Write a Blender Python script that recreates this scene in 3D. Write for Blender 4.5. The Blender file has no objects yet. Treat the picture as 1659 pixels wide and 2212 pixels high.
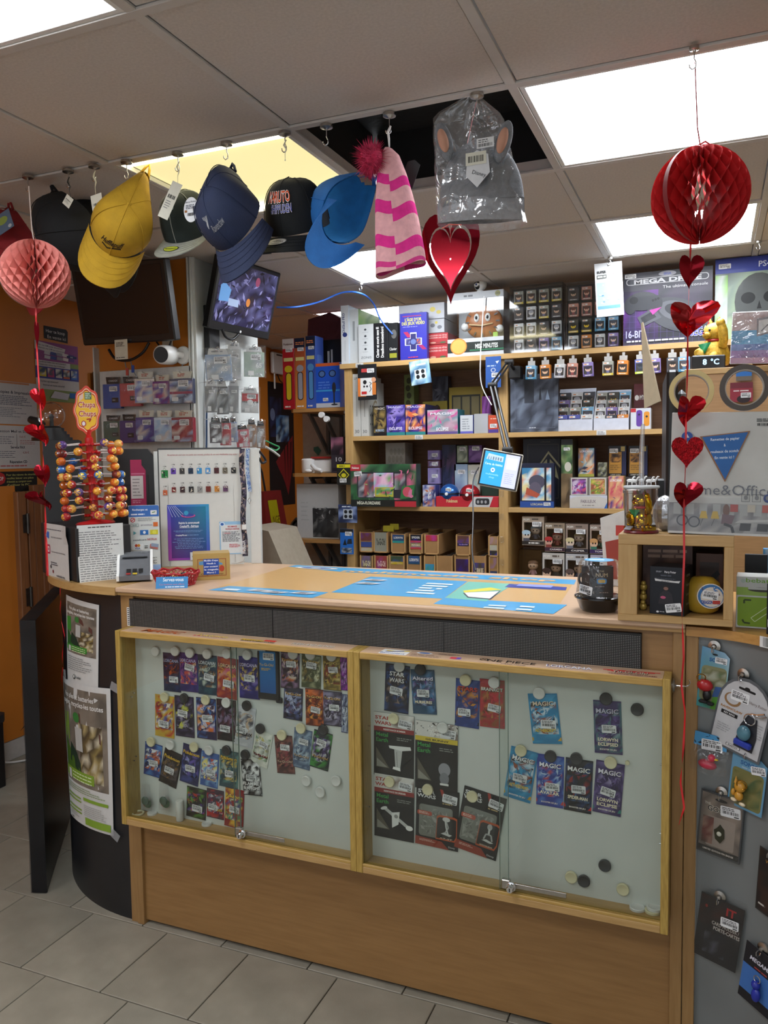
import bpy,math,random
import numpy as np
from mathutils import Vector,Matrix
from math import pi,sin,cos,radians,sqrt
# -- camera
CAM=(0.5063,-1.9682,1.4703)
YAW,PITCH,ROLL,FPX=-0.3946,-0.0671,-0.0136,1722.65
scene=bpy.context.scene
COL=scene.collection
def _axes():
 f=Vector((sin(YAW)*cos(PITCH),cos(YAW)*cos(PITCH),sin(PITCH)))
 r0=Vector((cos(YAW),-sin(YAW),0));u0=r0.cross(f)
 r=cos(ROLL)*r0+sin(ROLL)*u0;u=-sin(ROLL)*r0+cos(ROLL)*u0
 return r,u,f
RT,UP,FW=_axes()
cd=bpy.data.cameras.new('camera');cam=bpy.data.objects.new('camera',cd);COL.objects.link(cam)
m=Matrix((RT,UP,-FW)).transposed().to_4x4();m.translation=Vector(CAM);cam.matrix_world=m
cd.sensor_fit='VERTICAL';cd.sensor_height=24.0;cd.lens=FPX/2212*24.0;cd.clip_start=0.05
scene.camera=cam
def ray(x,y):return FW+((x-829.5)*RT-(y-1106)*UP)/FPX
def at_y(x,y,Y):d=ray(x,y);return Vector(CAM)+d*((Y-CAM[1])/d.y)
def at_z(x,y,Z):d=ray(x,y);return Vector(CAM)+d*((Z-CAM[2])/d.z)
def at_x(x,y,X):d=ray(x,y);return Vector(CAM)+d*((X-CAM[0])/d.x)
# -- world and exposure
w=bpy.data.worlds.new('world');scene.world=w;w.use_nodes=True
w.node_tree.nodes['Background'].inputs[0].default_value=(0.8,0.85,0.9,1)
w.node_tree.nodes['Background'].inputs[1].default_value=0.5
scene.view_settings.view_transform='Standard';scene.view_settings.look='None'
scene.view_settings.gamma=1;scene.view_settings.exposure=1.25
scene.view_settings.use_curve_mapping=False
LAMP=8.0
LAMP_COLD=(0.93,0.97,1.0)
CEIL=2.342
# -- colour and materials
def lin(c):
 if isinstance(c,str):
  c=c.lstrip('#');c=[int(c[i:i+2],16)/255 for i in(0,2,4)]
 return tuple(((v/12.92)if v<=0.04045 else((v+0.055)/1.055)**2.4)for v in c[:3])
MATS={}
def M(name,col='#888888',rough=0.5,metal=0.0,var=0.06,scale=40.0,bump=0.0,bscale=None,stretch=None,spec=0.5,coat=0.0,emit=0.0,trans=0.0,sss=0.0):
 if name in MATS:return MATS[name]
 m=bpy.data.materials.new(name);m.use_nodes=True;nt=m.node_tree;N=nt.nodes;L=nt.links
 b=N['Principled BSDF'];c=lin(col)
 b.inputs['Roughness'].default_value=rough;b.inputs['Metallic'].default_value=metal
 b.inputs['Specular IOR Level'].default_value=spec;b.inputs['Coat Weight'].default_value=coat
 b.inputs['Transmission Weight'].default_value=trans
 tc=N.new('ShaderNodeTexCoord');mp=N.new('ShaderNodeMapping');L.new(tc.outputs['Object'],mp.inputs[0])
 if stretch:mp.inputs['Scale'].default_value=stretch
 n=N.new('ShaderNodeTexNoise');n.inputs['Scale'].default_value=scale;n.inputs['Detail'].default_value=3
 L.new(mp.outputs[0],n.inputs['Vector'])
 r=N.new('ShaderNodeValToRGB');L.new(n.outputs[0],r.inputs[0])
 r.color_ramp.elements[0].position=0.3;r.color_ramp.elements[1].position=0.7
 r.color_ramp.elements[0].color=(*[max(0,v*(1-var))for v in c],1)
 r.color_ramp.elements[1].color=(*[min(1,v*(1+var))for v in c],1)
 L.new(r.outputs[0],b.inputs['Base Color'])
 if emit:
  L.new(r.outputs[0],b.inputs['Emission Color']);b.inputs['Emission Strength'].default_value=emit
 if bump:
  bn=N.new('ShaderNodeTexNoise');bn.inputs['Scale'].default_value=bscale or scale*3;bn.inputs['Detail'].default_value=4
  L.new(mp.outputs[0],bn.inputs['Vector'])
  bu=N.new('ShaderNodeBump');bu.inputs['Strength'].default_value=bump;bu.inputs['Distance'].default_value=0.004
  L.new(bn.outputs[0],bu.inputs['Height']);L.new(bu.outputs[0],b.inputs['Normal'])
 MATS[name]=m;return m
def M_wood(name,c1,c2,rough=0.42,axis='x',sc=9.0):
 if name in MATS:return MATS[name]
 st={'x':(1.2,14,14),'y':(14,1.2,14),'z':(14,14,1.2)}[axis]
 m=M(name,c1,rough,0,0,sc,0.05,30,st)
 nt=m.node_tree
 r=[n for n in nt.nodes if n.type=='VALTORGB'][0]
 r.color_ramp.elements[0].color=(*lin(c2),1);r.color_ramp.elements[1].color=(*lin(c1),1)
 r.color_ramp.elements[0].position=0.25;r.color_ramp.elements[1].position=0.65
 return m
def M_clear(name,tint=(1,1,1),gloss=0.08,rough=0.08,haze=0.0,hazecol=(0.8,0.85,0.9),wr=0.0,wscale=30):
 """thin clear sheet: lets light straight through, mirrors a little, more at grazing angles"""
 if name in MATS:return MATS[name]
 m=bpy.data.materials.new(name);m.use_nodes=True;nt=m.node_tree;N=nt.nodes;L=nt.links
 N.remove(N['Principled BSDF']);out=N['Material Output']
 t=N.new('ShaderNodeBsdfTransparent');t.inputs[0].default_value=(*tint,1)
 g=N.new('ShaderNodeBsdfGlossy');g.inputs['Roughness'].default_value=rough
 lw=N.new('ShaderNodeLayerWeight');lw.inputs[0].default_value=0.12
 mth=N.new('ShaderNodeMath');mth.operation='ADD';mth.inputs[1].default_value=gloss;mth.use_clamp=True
 pw=N.new('ShaderNodeMath');pw.operation='MULTIPLY';pw.inputs[1].default_value=0.6
 L.new(lw.outputs['Fresnel'],pw.inputs[0]);L.new(pw.outputs[0],mth.inputs[0])
 mx=N.new('ShaderNodeMixShader');L.new(mth.outputs[0],mx.inputs[0]);L.new(t.outputs[0],mx.inputs[1]);L.new(g.outputs[0],mx.inputs[2])
 last=mx
 if haze:
  d=N.new('ShaderNodeBsdfDiffuse');d.inputs[0].default_value=(*hazecol,1)
  m2=N.new('ShaderNodeMixShader');m2.inputs[0].default_value=haze
  L.new(mx.outputs[0],m2.inputs[1]);L.new(d.outputs[0],m2.inputs[2]);last=m2
 if wr:
  tc=N.new('ShaderNodeTexCoord');n=N.new('ShaderNodeTexNoise');n.inputs['Scale'].default_value=wscale;n.inputs['Detail'].default_value=2
  n.inputs['Distortion'].default_value=1.5
  L.new(tc.outputs['Object'],n.inputs[0]);bu=N.new('ShaderNodeBump');bu.inputs['Strength'].default_value=wr;bu.inputs['Distance'].default_value=0.01
  L.new(n.outputs[0],bu.inputs['Height']);L.new(bu.outputs[0],g.inputs['Normal'])
 L.new(last.outputs[0],out.inputs[0]);MATS[name]=m;return m
def M_emit(name,col,strength,rough=.3):
 if name in MATS:return MATS[name]
 m=bpy.data.materials.new(name);m.use_nodes=True;b=m.node_tree.nodes['Principled BSDF']
 b.inputs['Base Color'].default_value=(*lin(col),1);b.inputs['Emission Color'].default_value=(*lin(col),1)
 b.inputs['Emission Strength'].default_value=strength;b.inputs['Roughness'].default_value=rough
 MATS[name]=m;return m
def M_print(name,rough=0.4,coat=0.0,var=0.05,emit=0.0,bump=0.0):
 """printed surface: the ink is the mesh's own colour attribute, the paper adds a faint mottling"""
 if name in MATS:return MATS[name]
 m=bpy.data.materials.new(name);m.use_nodes=True;nt=m.node_tree;N=nt.nodes;L=nt.links
 b=N['Principled BSDF'];b.inputs['Roughness'].default_value=rough;b.inputs['Coat Weight'].default_value=coat;b.inputs['Specular IOR Level'].default_value=.3
 a=N.new('ShaderNodeVertexColor');a.layer_name='Col'
 n=N.new('ShaderNodeTexNoise');n.inputs['Scale'].default_value=60;tc=N.new('ShaderNodeTexCoord');L.new(tc.outputs['Object'],n.inputs[0])
 mr=N.new('ShaderNodeMapRange');mr.inputs[3].default_value=1-var;mr.inputs[4].default_value=1+var;L.new(n.outputs[0],mr.inputs[0])
 vm=N.new('ShaderNodeVectorMath');vm.operation='SCALE';L.new(a.outputs[0],vm.inputs[0]);L.new(mr.outputs[0],vm.inputs['Scale'])
 L.new(vm.outputs[0],b.inputs['Base Color'])
 if emit:
  L.new(a.outputs[0],b.inputs['Emission Color']);b.inputs['Emission Strength'].default_value=emit
 if bump:
  bn=N.new('ShaderNodeTexNoise');bn.inputs['Scale'].default_value=45;bn.inputs['Detail'].default_value=3;L.new(tc.outputs['Object'],bn.inputs[0])
  bu=N.new('ShaderNodeBump');bu.inputs['Strength'].default_value=bump;bu.inputs['Distance'].default_value=0.004
  L.new(bn.outputs[0],bu.inputs['Height']);L.new(bu.outputs[0],b.inputs['Normal'])
 MATS[name]=m;return m
# -- objects, things, parts
def link(name,me,parent=None):
 o=bpy.data.objects.new(name,me);COL.objects.link(o)
 if parent:o.parent=parent
 return o
def tag(o,label=None,cat=None,group=None,kind=None):
 if label:o['label']=label
 if cat:o['category']=cat
 if group:o['group']=group
 if kind:o['kind']=kind
 return o
def thing(name,label,cat,loc=(0,0,0),rot=(0,0,0),group=None):
 o=bpy.data.objects.new(name,None);COL.objects.link(o);o.empty_display_size=0.02
 o.location=loc;o.rotation_euler=rot
 return tag(o,label,cat,group)
def copy_tree(o,parent=None):
 c=o.copy();COL.objects.link(c)
 if parent:c.parent=parent
 for ch in o.children:copy_tree(ch,c)
 return c
class MB:
 """collects faces, then links them as ONE mesh"""
 def __init__(s):s.v=[];s.f=[];s.mi=[];s.cur=0
 def add(s,vs,fs):
  o=len(s.v);s.v.extend([tuple(p)for p in vs])
  for f in fs:s.f.append([i+o for i in f]);s.mi.append(s.cur)
  return s
 def box(s,x0,y0,z0,x1,y1,z1,b=0.0):
  if x0>x1:x0,x1=x1,x0
  if y0>y1:y0,y1=y1,y0
  if z0>z1:z0,z1=z1,z0
  if b<=0:
   return s.add([(x0,y0,z0),(x1,y0,z0),(x1,y1,z0),(x0,y1,z0),(x0,y0,z1),(x1,y0,z1),(x1,y1,z1),(x0,y1,z1)],[(0,3,2,1),(4,5,6,7),(0,1,5,4),(1,2,6,5),(2,3,7,6),(3,0,4,7)])
  b=min(b,(x1-x0)*.45,(y1-y0)*.45,(z1-z0)*.45)
  X,Y,Z=(x0,x1),(y0,y1),(z0,z1);vs=[];idx={}
  for i in(0,1):
   for j in(0,1):
    for k in(0,1):
     sx,sy,sz=(b,-b)[i],(b,-b)[j],(b,-b)[k]
     idx[i,j,k,0]=len(vs);vs.append((X[i],Y[j]+sy,Z[k]+sz))
     idx[i,j,k,1]=len(vs);vs.append((X[i]+sx,Y[j],Z[k]+sz))
     idx[i,j,k,2]=len(vs);vs.append((X[i]+sx,Y[j]+sy,Z[k]))
  F=[]
  for i in(0,1):
   q=[idx[i,0,0,0],idx[i,1,0,0],idx[i,1,1,0],idx[i,0,1,0]];F.append(q if i else q[::-1])
   q=[idx[0,i,0,1],idx[1,i,0,1],idx[1,i,1,1],idx[0,i,1,1]];F.append(q[::-1]if i else q)
   q=[idx[0,0,i,2],idx[1,0,i,2],idx[1,1,i,2],idx[0,1,i,2]];F.append(q if i else q[::-1])
  for i in(0,1):
   for j in(0,1):
    q=[idx[i,j,0,0],idx[i,j,0,1],idx[i,j,1,1],idx[i,j,1,0]];F.append(q if(i!=j)else q[::-1])
    q=[idx[i,0,j,0],idx[i,0,j,2],idx[i,1,j,2],idx[i,1,j,0]];F.append(q[::-1]if(i!=j)else q)
    q=[idx[0,i,j,1],idx[0,i,j,2],idx[1,i,j,2],idx[1,i,j,1]];F.append(q if(i!=j)else q[::-1])
    for k in(0,1):
     q=[idx[i,j,k,0],idx[i,j,k,1],idx[i,j,k,2]];F.append(q if(i+j+k)%2 else q[::-1])
  return s.add(vs,F)
 def prism(s,pts,a,bb,axis='y'):
  """polygon (u,v) extruded from a to bb along an axis"""
  mk={'y':lambda u,v,t:(u,t,v),'z':lambda u,v,t:(u,v,t),'x':lambda u,v,t:(t,u,v)}[axis]
  n=len(pts);vs=[mk(u,v,a)for u,v in pts]+[mk(u,v,bb)for u,v in pts]
  fs=[list(range(n)),list(range(n,2*n))[::-1]]
  for i in range(n):fs.append((i,i+n,(i+1)%n+n,(i+1)%n))
  return s.add(vs,fs)
 def tube(s,path,r,n=8,caps=True):
  path=[Vector(p)for p in path];rr=r if isinstance(r,(list,tuple))else[r]*len(path)
  vs=[];fs=[];ref=None
  for i,p in enumerate(path):
   t=(path[min(i+1,len(path)-1)]-path[max(i-1,0)])
   t=t.normalized()if t.length>1e-9 else Vector((0,0,1))
   if ref is None:ref=Vector((0,0,1))if abs(t.z)<.9 else Vector((1,0,0))
   a=ref-t*ref.dot(t)
   if a.length<1e-6:a=Vector((1,0,0)).cross(t)
   a.normalize();b=t.cross(a);ref=a
   for k in range(n):
    an=2*pi*k/n;vs.append(p+rr[i]*(a*cos(an)+b*sin(an)))
  for i in range(len(path)-1):
   for k in range(n):
    fs.append((i*n+k,i*n+(k+1)%n,(i+1)*n+(k+1)%n,(i+1)*n+k))
  if caps:fs.append(list(range(n))[::-1]);fs.append([(len(path)-1)*n+k for k in range(n)])
  return s.add(vs,fs)
 def lathe(s,prof,c=(0,0,0),n=24,sx=1.0,sy=1.0,axis='z',a0=0.0,a1=2*pi):
  full=abs(a1-a0-2*pi)<1e-6;m_=n if full else n+1;vs=[];fs=[]
  for r,z in prof:
   for k in range(m_):
    an=a0+(a1-a0)*k/n;x,y=r*cos(an)*sx,r*sin(an)*sy
    vs.append({'z':(c[0]+x,c[1]+y,c[2]+z),'y':(c[0]+x,c[1]-z,c[2]+y),'x':(c[0]+z,c[1]+x,c[2]+y)}[axis])
  for i in range(len(prof)-1):
   for k in range(n):
    k2=(k+1)%m_
    fs.append((i*m_+k,i*m_+k2,(i+1)*m_+k2,(i+1)*m_+k))
  return s.add(vs,fs)
 def ball(s,c,r,n=16,h=10,sc=(1,1,1)):
  vs=[];fs=[]
  for i in range(h+1):
   th=pi*i/h
   for k in range(n):
    an=2*pi*k/n
    vs.append((c[0]+r*sc[0]*sin(th)*cos(an),c[1]+r*sc[1]*sin(th)*sin(an),c[2]+r*sc[2]*cos(th)))
  for i in range(h):
   for k in range(n):fs.append((i*n+k,(i+1)*n+k,(i+1)*n+(k+1)%n,i*n+(k+1)%n))
  return s.add(vs,fs)
 def grid(s,fn,nu,nv):
  vs=[fn(i/nu,j/nv)for j in range(nv+1)for i in range(nu+1)]
  fs=[(j*(nu+1)+i,j*(nu+1)+i+1,(j+1)*(nu+1)+i+1,(j+1)*(nu+1)+i)for j in range(nv)for i in range(nu)]
  return s.add(vs,fs)
 def sheet(s,fn,nu,nv,t=0.0004,nrm=(0,1,0)):
  """thin sheet with a back at t along nrm"""
  s.grid(fn,nu,nv);n=Vector(nrm)*t
  return s.grid(lambda u,v:Vector(fn(1-u,v))+n,nu,nv)
 def xf(s,mat):
  s.v=[tuple(mat@Vector(p))for p in s.v];return s
 def mesh(s,name,mats=None,smooth=0):
  me=bpy.data.meshes.new(name);me.from_pydata(s.v,[],s.f)
  mats=mats if isinstance(mats,(list,tuple))else[mats]
  for q in mats:me.materials.append(q)
  if len(mats)>1:me.polygons.foreach_set('material_index',s.mi)
  if smooth:
   me.polygons.foreach_set('use_smooth',[True]*len(me.polygons))
   me.set_sharp_from_angle(angle=radians(smooth if smooth>1 else 40))
  return me
 def build(s,name,mats=None,parent=None,smooth=0):
  return link(name,s.mesh(name,mats,smooth),parent)
# -- flat print
_TXT={}
def glyphs(st,bold=0.0,shear=0.0):
 k=(st,bold,shear)
 if k not in _TXT:
  cu=bpy.data.curves.new('lettering','FONT');cu.body=st;cu.resolution_u=2;cu.offset=bold;cu.shear=shear
  o=bpy.data.objects.new('lettering',cu);COL.objects.link(o)
  dg=bpy.context.evaluated_depsgraph_get();me=bpy.data.meshes.new_from_object(o.evaluated_get(dg))
  vs=[(v.co.x,v.co.y)for v in me.vertices];fs=[tuple(p.vertices)for p in me.polygons]
  bpy.data.objects.remove(o);bpy.data.curves.remove(cu);bpy.data.meshes.remove(me)
  if not vs:vs=[(0,0),(.1,0),(0,.1)];fs=[]
  xs=[v[0]for v in vs];ys=[v[1]for v in vs]
  _TXT[k]=(vs,fs,min(xs),max(xs),min(ys),max(ys))
 return _TXT[k]
FRONT=lambda u,v,l:(u,-l,v)
TOPF=lambda u,v,l:(u,v,l)
LEFTF=lambda u,v,l:(-l,-u,v)
RIGHTF=lambda u,v,l:(l,u,v)
class Art:
 """a drawing in metres, u to the right and v up; every stroke lies a hair above the one before"""
 STEP=0.00011
 def __init__(s,seed=0):s.v=[];s.f=[];s.c=[];s.l=0.0004;s.R=random.Random(seed);s.x=None
 def _p(s,p):
  if s.x:
   ox,oy,a,k=s.x;return(ox+k*(p[0]*cos(a)-p[1]*sin(a)),oy+k*(p[0]*sin(a)+p[1]*cos(a)),s.l)
  return(p[0],p[1],s.l)
 def up(s):s.l+=s.STEP
 def at(s,ox=0,oy=0,a=0,k=1):s.x=(ox,oy,a,k);return s
 def poly(s,pts,c,up=True):
  if up:s.up()
  o=len(s.v);s.v.extend(s._p(p)for p in pts);s.f.append(list(range(o,o+len(pts))))
  s.c.append([lin(q)for q in c]if isinstance(c,list)else[lin(c)]*len(pts));return s
 def rect(s,x0,y0,x1,y1,c,up=True):return s.poly([(x0,y0),(x1,y0),(x1,y1),(x0,y1)],c,up)
 def grad(s,x0,y0,x1,y1,cb,ct):return s.rect(x0,y0,x1,y1,[cb,cb,ct,ct])
 def ell(s,cx,cy,rx,ry=None,c='#fff',n=22,rot=0):
  ry=rx if ry is None else ry
  return s.poly([(cx+rx*cos(2*pi*i/n)*cos(rot)-ry*sin(2*pi*i/n)*sin(rot),cy+rx*cos(2*pi*i/n)*sin(rot)+ry*sin(2*pi*i/n)*cos(rot))for i in range(n)],c)
 def rrect(s,x0,y0,x1,y1,r,c):
  P=[]
  for cx,cy,a in((x1-r,y1-r,0),(x0+r,y1-r,90),(x0+r,y0+r,180),(x1-r,y0+r,270)):
   for k in range(4):t=radians(a+30*k);P.append((cx+r*cos(t),cy+r*sin(t)))
  return s.poly(P,c)
 def line(s,pts,w,c):
  s.up()
  for(ax,ay),(bx,by)in zip(pts[:-1],pts[1:]):
   dx,dy=bx-ax,by-ay;n=sqrt(dx*dx+dy*dy)or 1;px,py=-dy/n*w/2,dx/n*w/2
   s.poly([(ax-px,ay-py),(bx-px,by-py),(bx+px,by+py),(ax+px,ay+py)],c,False)
  return s
 def frame(s,x0,y0,x1,y1,w,c):
  s.up()
  for q in((x0,y0,x1,y0+w),(x0,y1-w,x1,y1),(x0,y0+w,x0+w,y1-w),(x1-w,y0+w,x1,y1-w)):s.rect(*q,c,False)
  return s
 def text(s,st,x,y,h,c,al='c',bold=0.0,wid=None,rot=0,shear=0.0,stretch=1.0):
  """capital height h, baseline y"""
  s.up();vs,fs,x0,x1,y0,y1=glyphs(st,bold,shear);k=h/0.72;kx=k*stretch
  if wid:kx=wid/max(1e-6,x1-x0)
  W=(x1-x0)*kx;ox={'c':-W/2,'l':0,'r':-W}[al];o=len(s.v);ca,sa=cos(rot),sin(rot);cc=lin(c)
  for a,b in vs:
   u,v=(a-x0)*kx+ox,b*k;s.v.append(s._p((x+u*ca-v*sa,y+u*sa+v*ca)))
  for f in fs:s.f.append([o+i for i in f]);s.c.append([cc]*len(f))
  return s
 def words(s,x0,y0,x1,y1,n,c,fill=0.55,al='l',rag=0.35):
  """n lines too small to read"""
  s.up();h=(y1-y0)/n
  for i in range(n):
   yb=y1-(i+1)*h+h*(1-fill)/2;W=(x1-x0)*(1-s.R.random()*rag);x=x0 if al=='l' else(x0+x1-W)/2;e=x+W
   while x<e-1e-5:
    ww=min(e-x,h*(0.8+2.2*s.R.random()));s.rect(x,yb,x+ww,yb+h*fill,c,False);x+=ww+h*0.35
  return s
 def bars(s,x0,y0,x1,y1,c='#151515',n=26):
  s.up();x=x0;st=(x1-x0)/n
  while x<x1:
   ww=st*s.R.choice((.5,.5,1,1.4));s.rect(x,y0,min(x1,x+ww),y1,c,False);x+=ww+st*s.R.choice((.5,.7,1))
  return s
 def blotch(s,x0,y0,x1,y1,pal,nx,ny,con=1.0):
  """a blurred picture: a lattice of inks that run into each other"""
  s.up();pal=[lin(p)for p in pal];K=[[s.R.choice(pal)for i in range(nx+1)]for j in range(ny+1)]
  J=[[((x1-x0)/nx*s.R.uniform(-.35,.35)if 0<i<nx else 0,(y1-y0)/ny*s.R.uniform(-.35,.35)if 0<j<ny else 0)for i in range(nx+1)]for j in range(ny+1)]
  o=len(s.v)
  for j in range(ny+1):
   for i in range(nx+1):s.v.append(s._p((x0+(x1-x0)*i/nx+J[j][i][0],y0+(y1-y0)*j/ny+J[j][i][1])))
  for j in range(ny):
   for i in range(nx):
    a=o+j*(nx+1)+i;s.f.append([a,a+1,a+nx+2,a+nx+1]);s.c.append([K[j][i],K[j][i+1],K[j+1][i+1],K[j+1][i]])
  return s
 def shards(s,x0,y0,x1,y1,pal,n,size=.2):
  """slashes, rays and flecks of ink"""
  s.up();D=min(x1-x0,y1-y0)
  for i in range(n):
   cx,cy=s.R.uniform(x0,x1),s.R.uniform(y0,y1);a=s.R.uniform(0,pi);l=D*size*s.R.uniform(.4,1.2);t=l*s.R.uniform(.12,.4)
   P=[(cx+l*cos(a),cy+l*sin(a)),(cx-t*sin(a),cy+t*cos(a)),(cx-l*cos(a)*.8,cy-l*sin(a)*.8),(cx+t*sin(a),cy-t*cos(a))]
   P=[(min(x1,max(x0,p)),min(y1,max(y0,q)))for p,q in P]
   s.l+=.000004;s.poly(P,s.R.choice(pal),False)
  return s
 def sticker(s,cx,cy,w=.034,h=.018,rot=0,red=True):
  """small white price sticker with a bar code"""
  sv=s.x;ox,oy=(s._p((cx,cy))[0],s._p((cx,cy))[1]);s.x=(ox,oy,rot+(sv[2]if sv else 0),sv[3]if sv else 1)
  s.rrect(-w/2,-h/2,w/2,h/2,h*.12,'#d9dadb');s.words(-w*.42,h*.12,w*.42,h*.42,2,'#333333',.5)
  s.bars(-w*.42,-h*.22,w*.42,h*.08);s.rect(w*.18,-h*.42,w*.42,-h*.3,'#333333')
  s.x=sv;return s
 def mesh(s,name,mat,mp=FRONT,loc=None):
  me=bpy.data.meshes.new(name);me.from_pydata([mp(*p)for p in s.v],[],s.f);me.materials.append(mat)
  at=me.color_attributes.new('Col','FLOAT_COLOR','CORNER');flat=[]
  for c in s.c:
   for q in c:flat.extend((*q,1.0))
  at.data.foreach_set('color',flat);return me
 def build(s,name,mat,parent,mp=FRONT,loc=(0,0,0),rot=(0,0,0)):
  o=link(name,s.mesh(name,mat,mp),parent);o.location=loc;o.rotation_euler=rot;return o
PAPER=M_print('printed paper',.55);CARD=M_print('printed card',.42,.05);FOIL=M_print('printed foil',.3,.12,.08,0,.4);MATTE=M_print('matte print',.7)
EMB=M_print('embroidery',.85,0,.15)
def rot_off(x,y,a):return(x*cos(a)-y*sin(a),x*sin(a)+y*cos(a))
# -- shared materials
WOODX=M_wood('light beech board','#b5935f','#a88450',.42,'x');WOODZ=M_wood('light beech post','#b5935f','#a88450',.42,'z')
BEECH=M_wood('beech counter panel','#947044','#86633a',.4,'x',6);BEECHZ=M_wood('beech stile','#98764a','#8a683e',.42,'z')
OAKZ=M_wood('yellow oak post','#b3954c','#967838',.4,'z',22);OAKX=M_wood('yellow oak rail','#b79552','#a07e40',.4,'x',16)
WALNUT=M_wood('dark shelf back','#7d5a40','#6c4a33',.6,'x');DOORW=M_wood('brown door wood','#8a5a34','#74482a',.5,'z')
BLACKP=M('black plastic','#141416',.38,var=.1);BLACKM=M('black matte','#1a1a1c',.6,var=.15);WHITEP=M('white plastic','#e2e3e2',.35,var=.02)
GREYP=M('grey plastic','#7d8084',.45);STEEL=M('brushed steel','#b4b0aa',.3,1,.1);CHROME=M('chrome','#d8d8da',.12,1,.03);DARKST=M('dark steel','#55524e',.4,.9,.15)
WHITE=M('white card','#dcdcda',.6,var=.03);CREAM=M('cream plastic','#d9d3b8',.45,var=.03)
GLASS=M_clear('window glass',(.94,.965,.95),.04,.02);CLEAR=M_clear('clear plastic',(.97,.975,.98),.05,.12,.01,(.8,.85,.9),.35,40);ACRYL=M_clear('clear acrylic',(.97,.98,.98),.06,.05)
POLY=M_clear('polythene bag',(.96,.965,.97),.07,.14,.03,(.85,.88,.9),.9,22)
WRAP=M_clear('wrinkled bag film',(.95,.955,.96),.13,.16,.05,(.85,.88,.9),.9,20)
TAPE=M_clear('clear tape',(.85,.86,.86),.1,.2,.25,(.6,.62,.64),.3)
# -- room shell
def struct(name,mb,mat,parent=None,smooth=0):
 o=mb.build(name,mat,parent,smooth)
 if not parent:o['kind']='structure'
 return o
GROUT=M('tile grout','#5a564e',.9,var=.15)
fl=struct('floor',MB().box(-3.0,-3.6,-.06,2.6,4.6,-.008),GROUT)
TILE=[M('stone floor tile '+k,c,.55,0,.14,9,.12,220)for k,c in(('warm','#8d8779'),('grey','#898477'),('pale','#928c7e'))]
tm=[MB().box(0,0,-.01,.2915,.2965,0,.0015).mesh('floor tile',t)for t in TILE]
R=random.Random(4)
far=MB()
for j in range(-12,16):
 y=-.318+.3*j;off=-1.353-.1*j
 i0=math.floor((-3.0-off)/.295);i1=math.ceil((2.6-off)/.295)
 for i in range(i0,i1):
  x=off+.295*i
  if-2.8<x<.7 and-1.25<y<1.75:
   o=link('tile',R.choice(tm),fl);o.location=(x+.0017,y+.0017,0)
  elif x>-2.98 and x<2.4:far.box(x+.002,y+.002,-.01,x+.293,y+.298,0)
tag(far.build('outer_tiles',TILE[0],fl),kind='stuff')
ORANGE=M('orange wall paint','#bd7224',.55,var=.05,scale=6,bump=.04,bscale=120)
struct('wall_left',MB().box(-2.80,-3.5,0,-2.72,4.5,CEIL),ORANGE)
struct('wall_back',MB().box(-2.80,4.4,0,2.6,4.5,CEIL),ORANGE)
struct('wall_right',MB().box(2.3,-3.5,0,2.4,4.5,CEIL),M('pale wall paint','#cfc6b6',.7))
wf=MB().box(-2.8,-3.55,0,2.6,-3.45,.45).box(-2.8,-3.55,2.25,2.6,-3.45,CEIL)  # unseen shopfront wall, its openings added to let in sky light as frontal fill
for x in(-2.8,-.7,.9,2.2):wf.box(x,-3.55,.45,x+.12,-3.45,2.25)
struct('wall_front',wf,MATS['pale wall paint'])
bb=struct('baseboard_left',MB().box(-2.72,-3.4,.0,-2.705,1.10,.098,.002),M('white skirting','#b9b8b4',.5))
struct('wall_partition',MB().box(-2.12,.94,0,-1.60,1.45,CEIL),ORANGE)
PAN=M('white wall panel','#c4c8c6',.45,var=.03)
struct('wall_white_panel',MB().box(-1.60,.94,0,-1.575,1.45,CEIL,.001),PAN)
ALU=M('white aluminium profile','#cfd2cf',.35,.1,.03)
tr=MB()
for x in(-1.602,-1.588):tr.box(x,.922,.3,x+.010,.945,CEIL,.002)
tr.box(-1.605,.934,.3,-1.568,.945,CEIL,.001)
struct('trim_1',tr,ALU)
struct('trim_2',MB().box(-2.122,.915,.6,-2.106,.945,1.99,.002).box(-2.112,.905,.6,-2.106,.92,1.99,.001),ALU)
struct('wall_bracket_panel',MB().box(-1.86,2.42,0,-1.30,2.44,1.80,.002),M('pale grey board','#a9a79f',.6))
dl=at_x(2,1340,-2.72)
d1=struct('door_1',MB().box(-2.719,.25,.1,-2.70,.98,1.36,.003),ORANGE)
jm=MB();a=at_x(62,1100,-2.70);b_=at_x(101,1100,-2.70)
jm.box(-2.72,.965,.62,-2.672,1.02,1.33,.004).box(-2.72,1.035,.64,-2.68,1.075,1.33,.004)
jo=struct('door_jamb',jm,DOORW,d1)
for z in(1.17,.80):
 hg=MB().tube([(-2.668,1.02,z-.05),(-2.668,1.02,z+.05)],.009,10).box(-2.674,.992,z-.045,-2.668,1.02,z+.045)
 hg.build('hinge',DARKST,jo,40)
dw=MB().box(-2.72,1.08,.60,-2.685,1.62,1.36,.003)
d2=struct('door_2',dw,DOORW)
for z0,z1 in((.66,1.10),(1.14,1.33)):
 for y0,y1 in((1.12,1.33),(1.37,1.58)):
  MB().box(-2.690,y0,z0,-2.680,y1,z1,.006).box(-2.684,y0+.03,z0+.03,-2.676,y1-.03,z1-.03,.004).build('panel',DOORW,d2)
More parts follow.
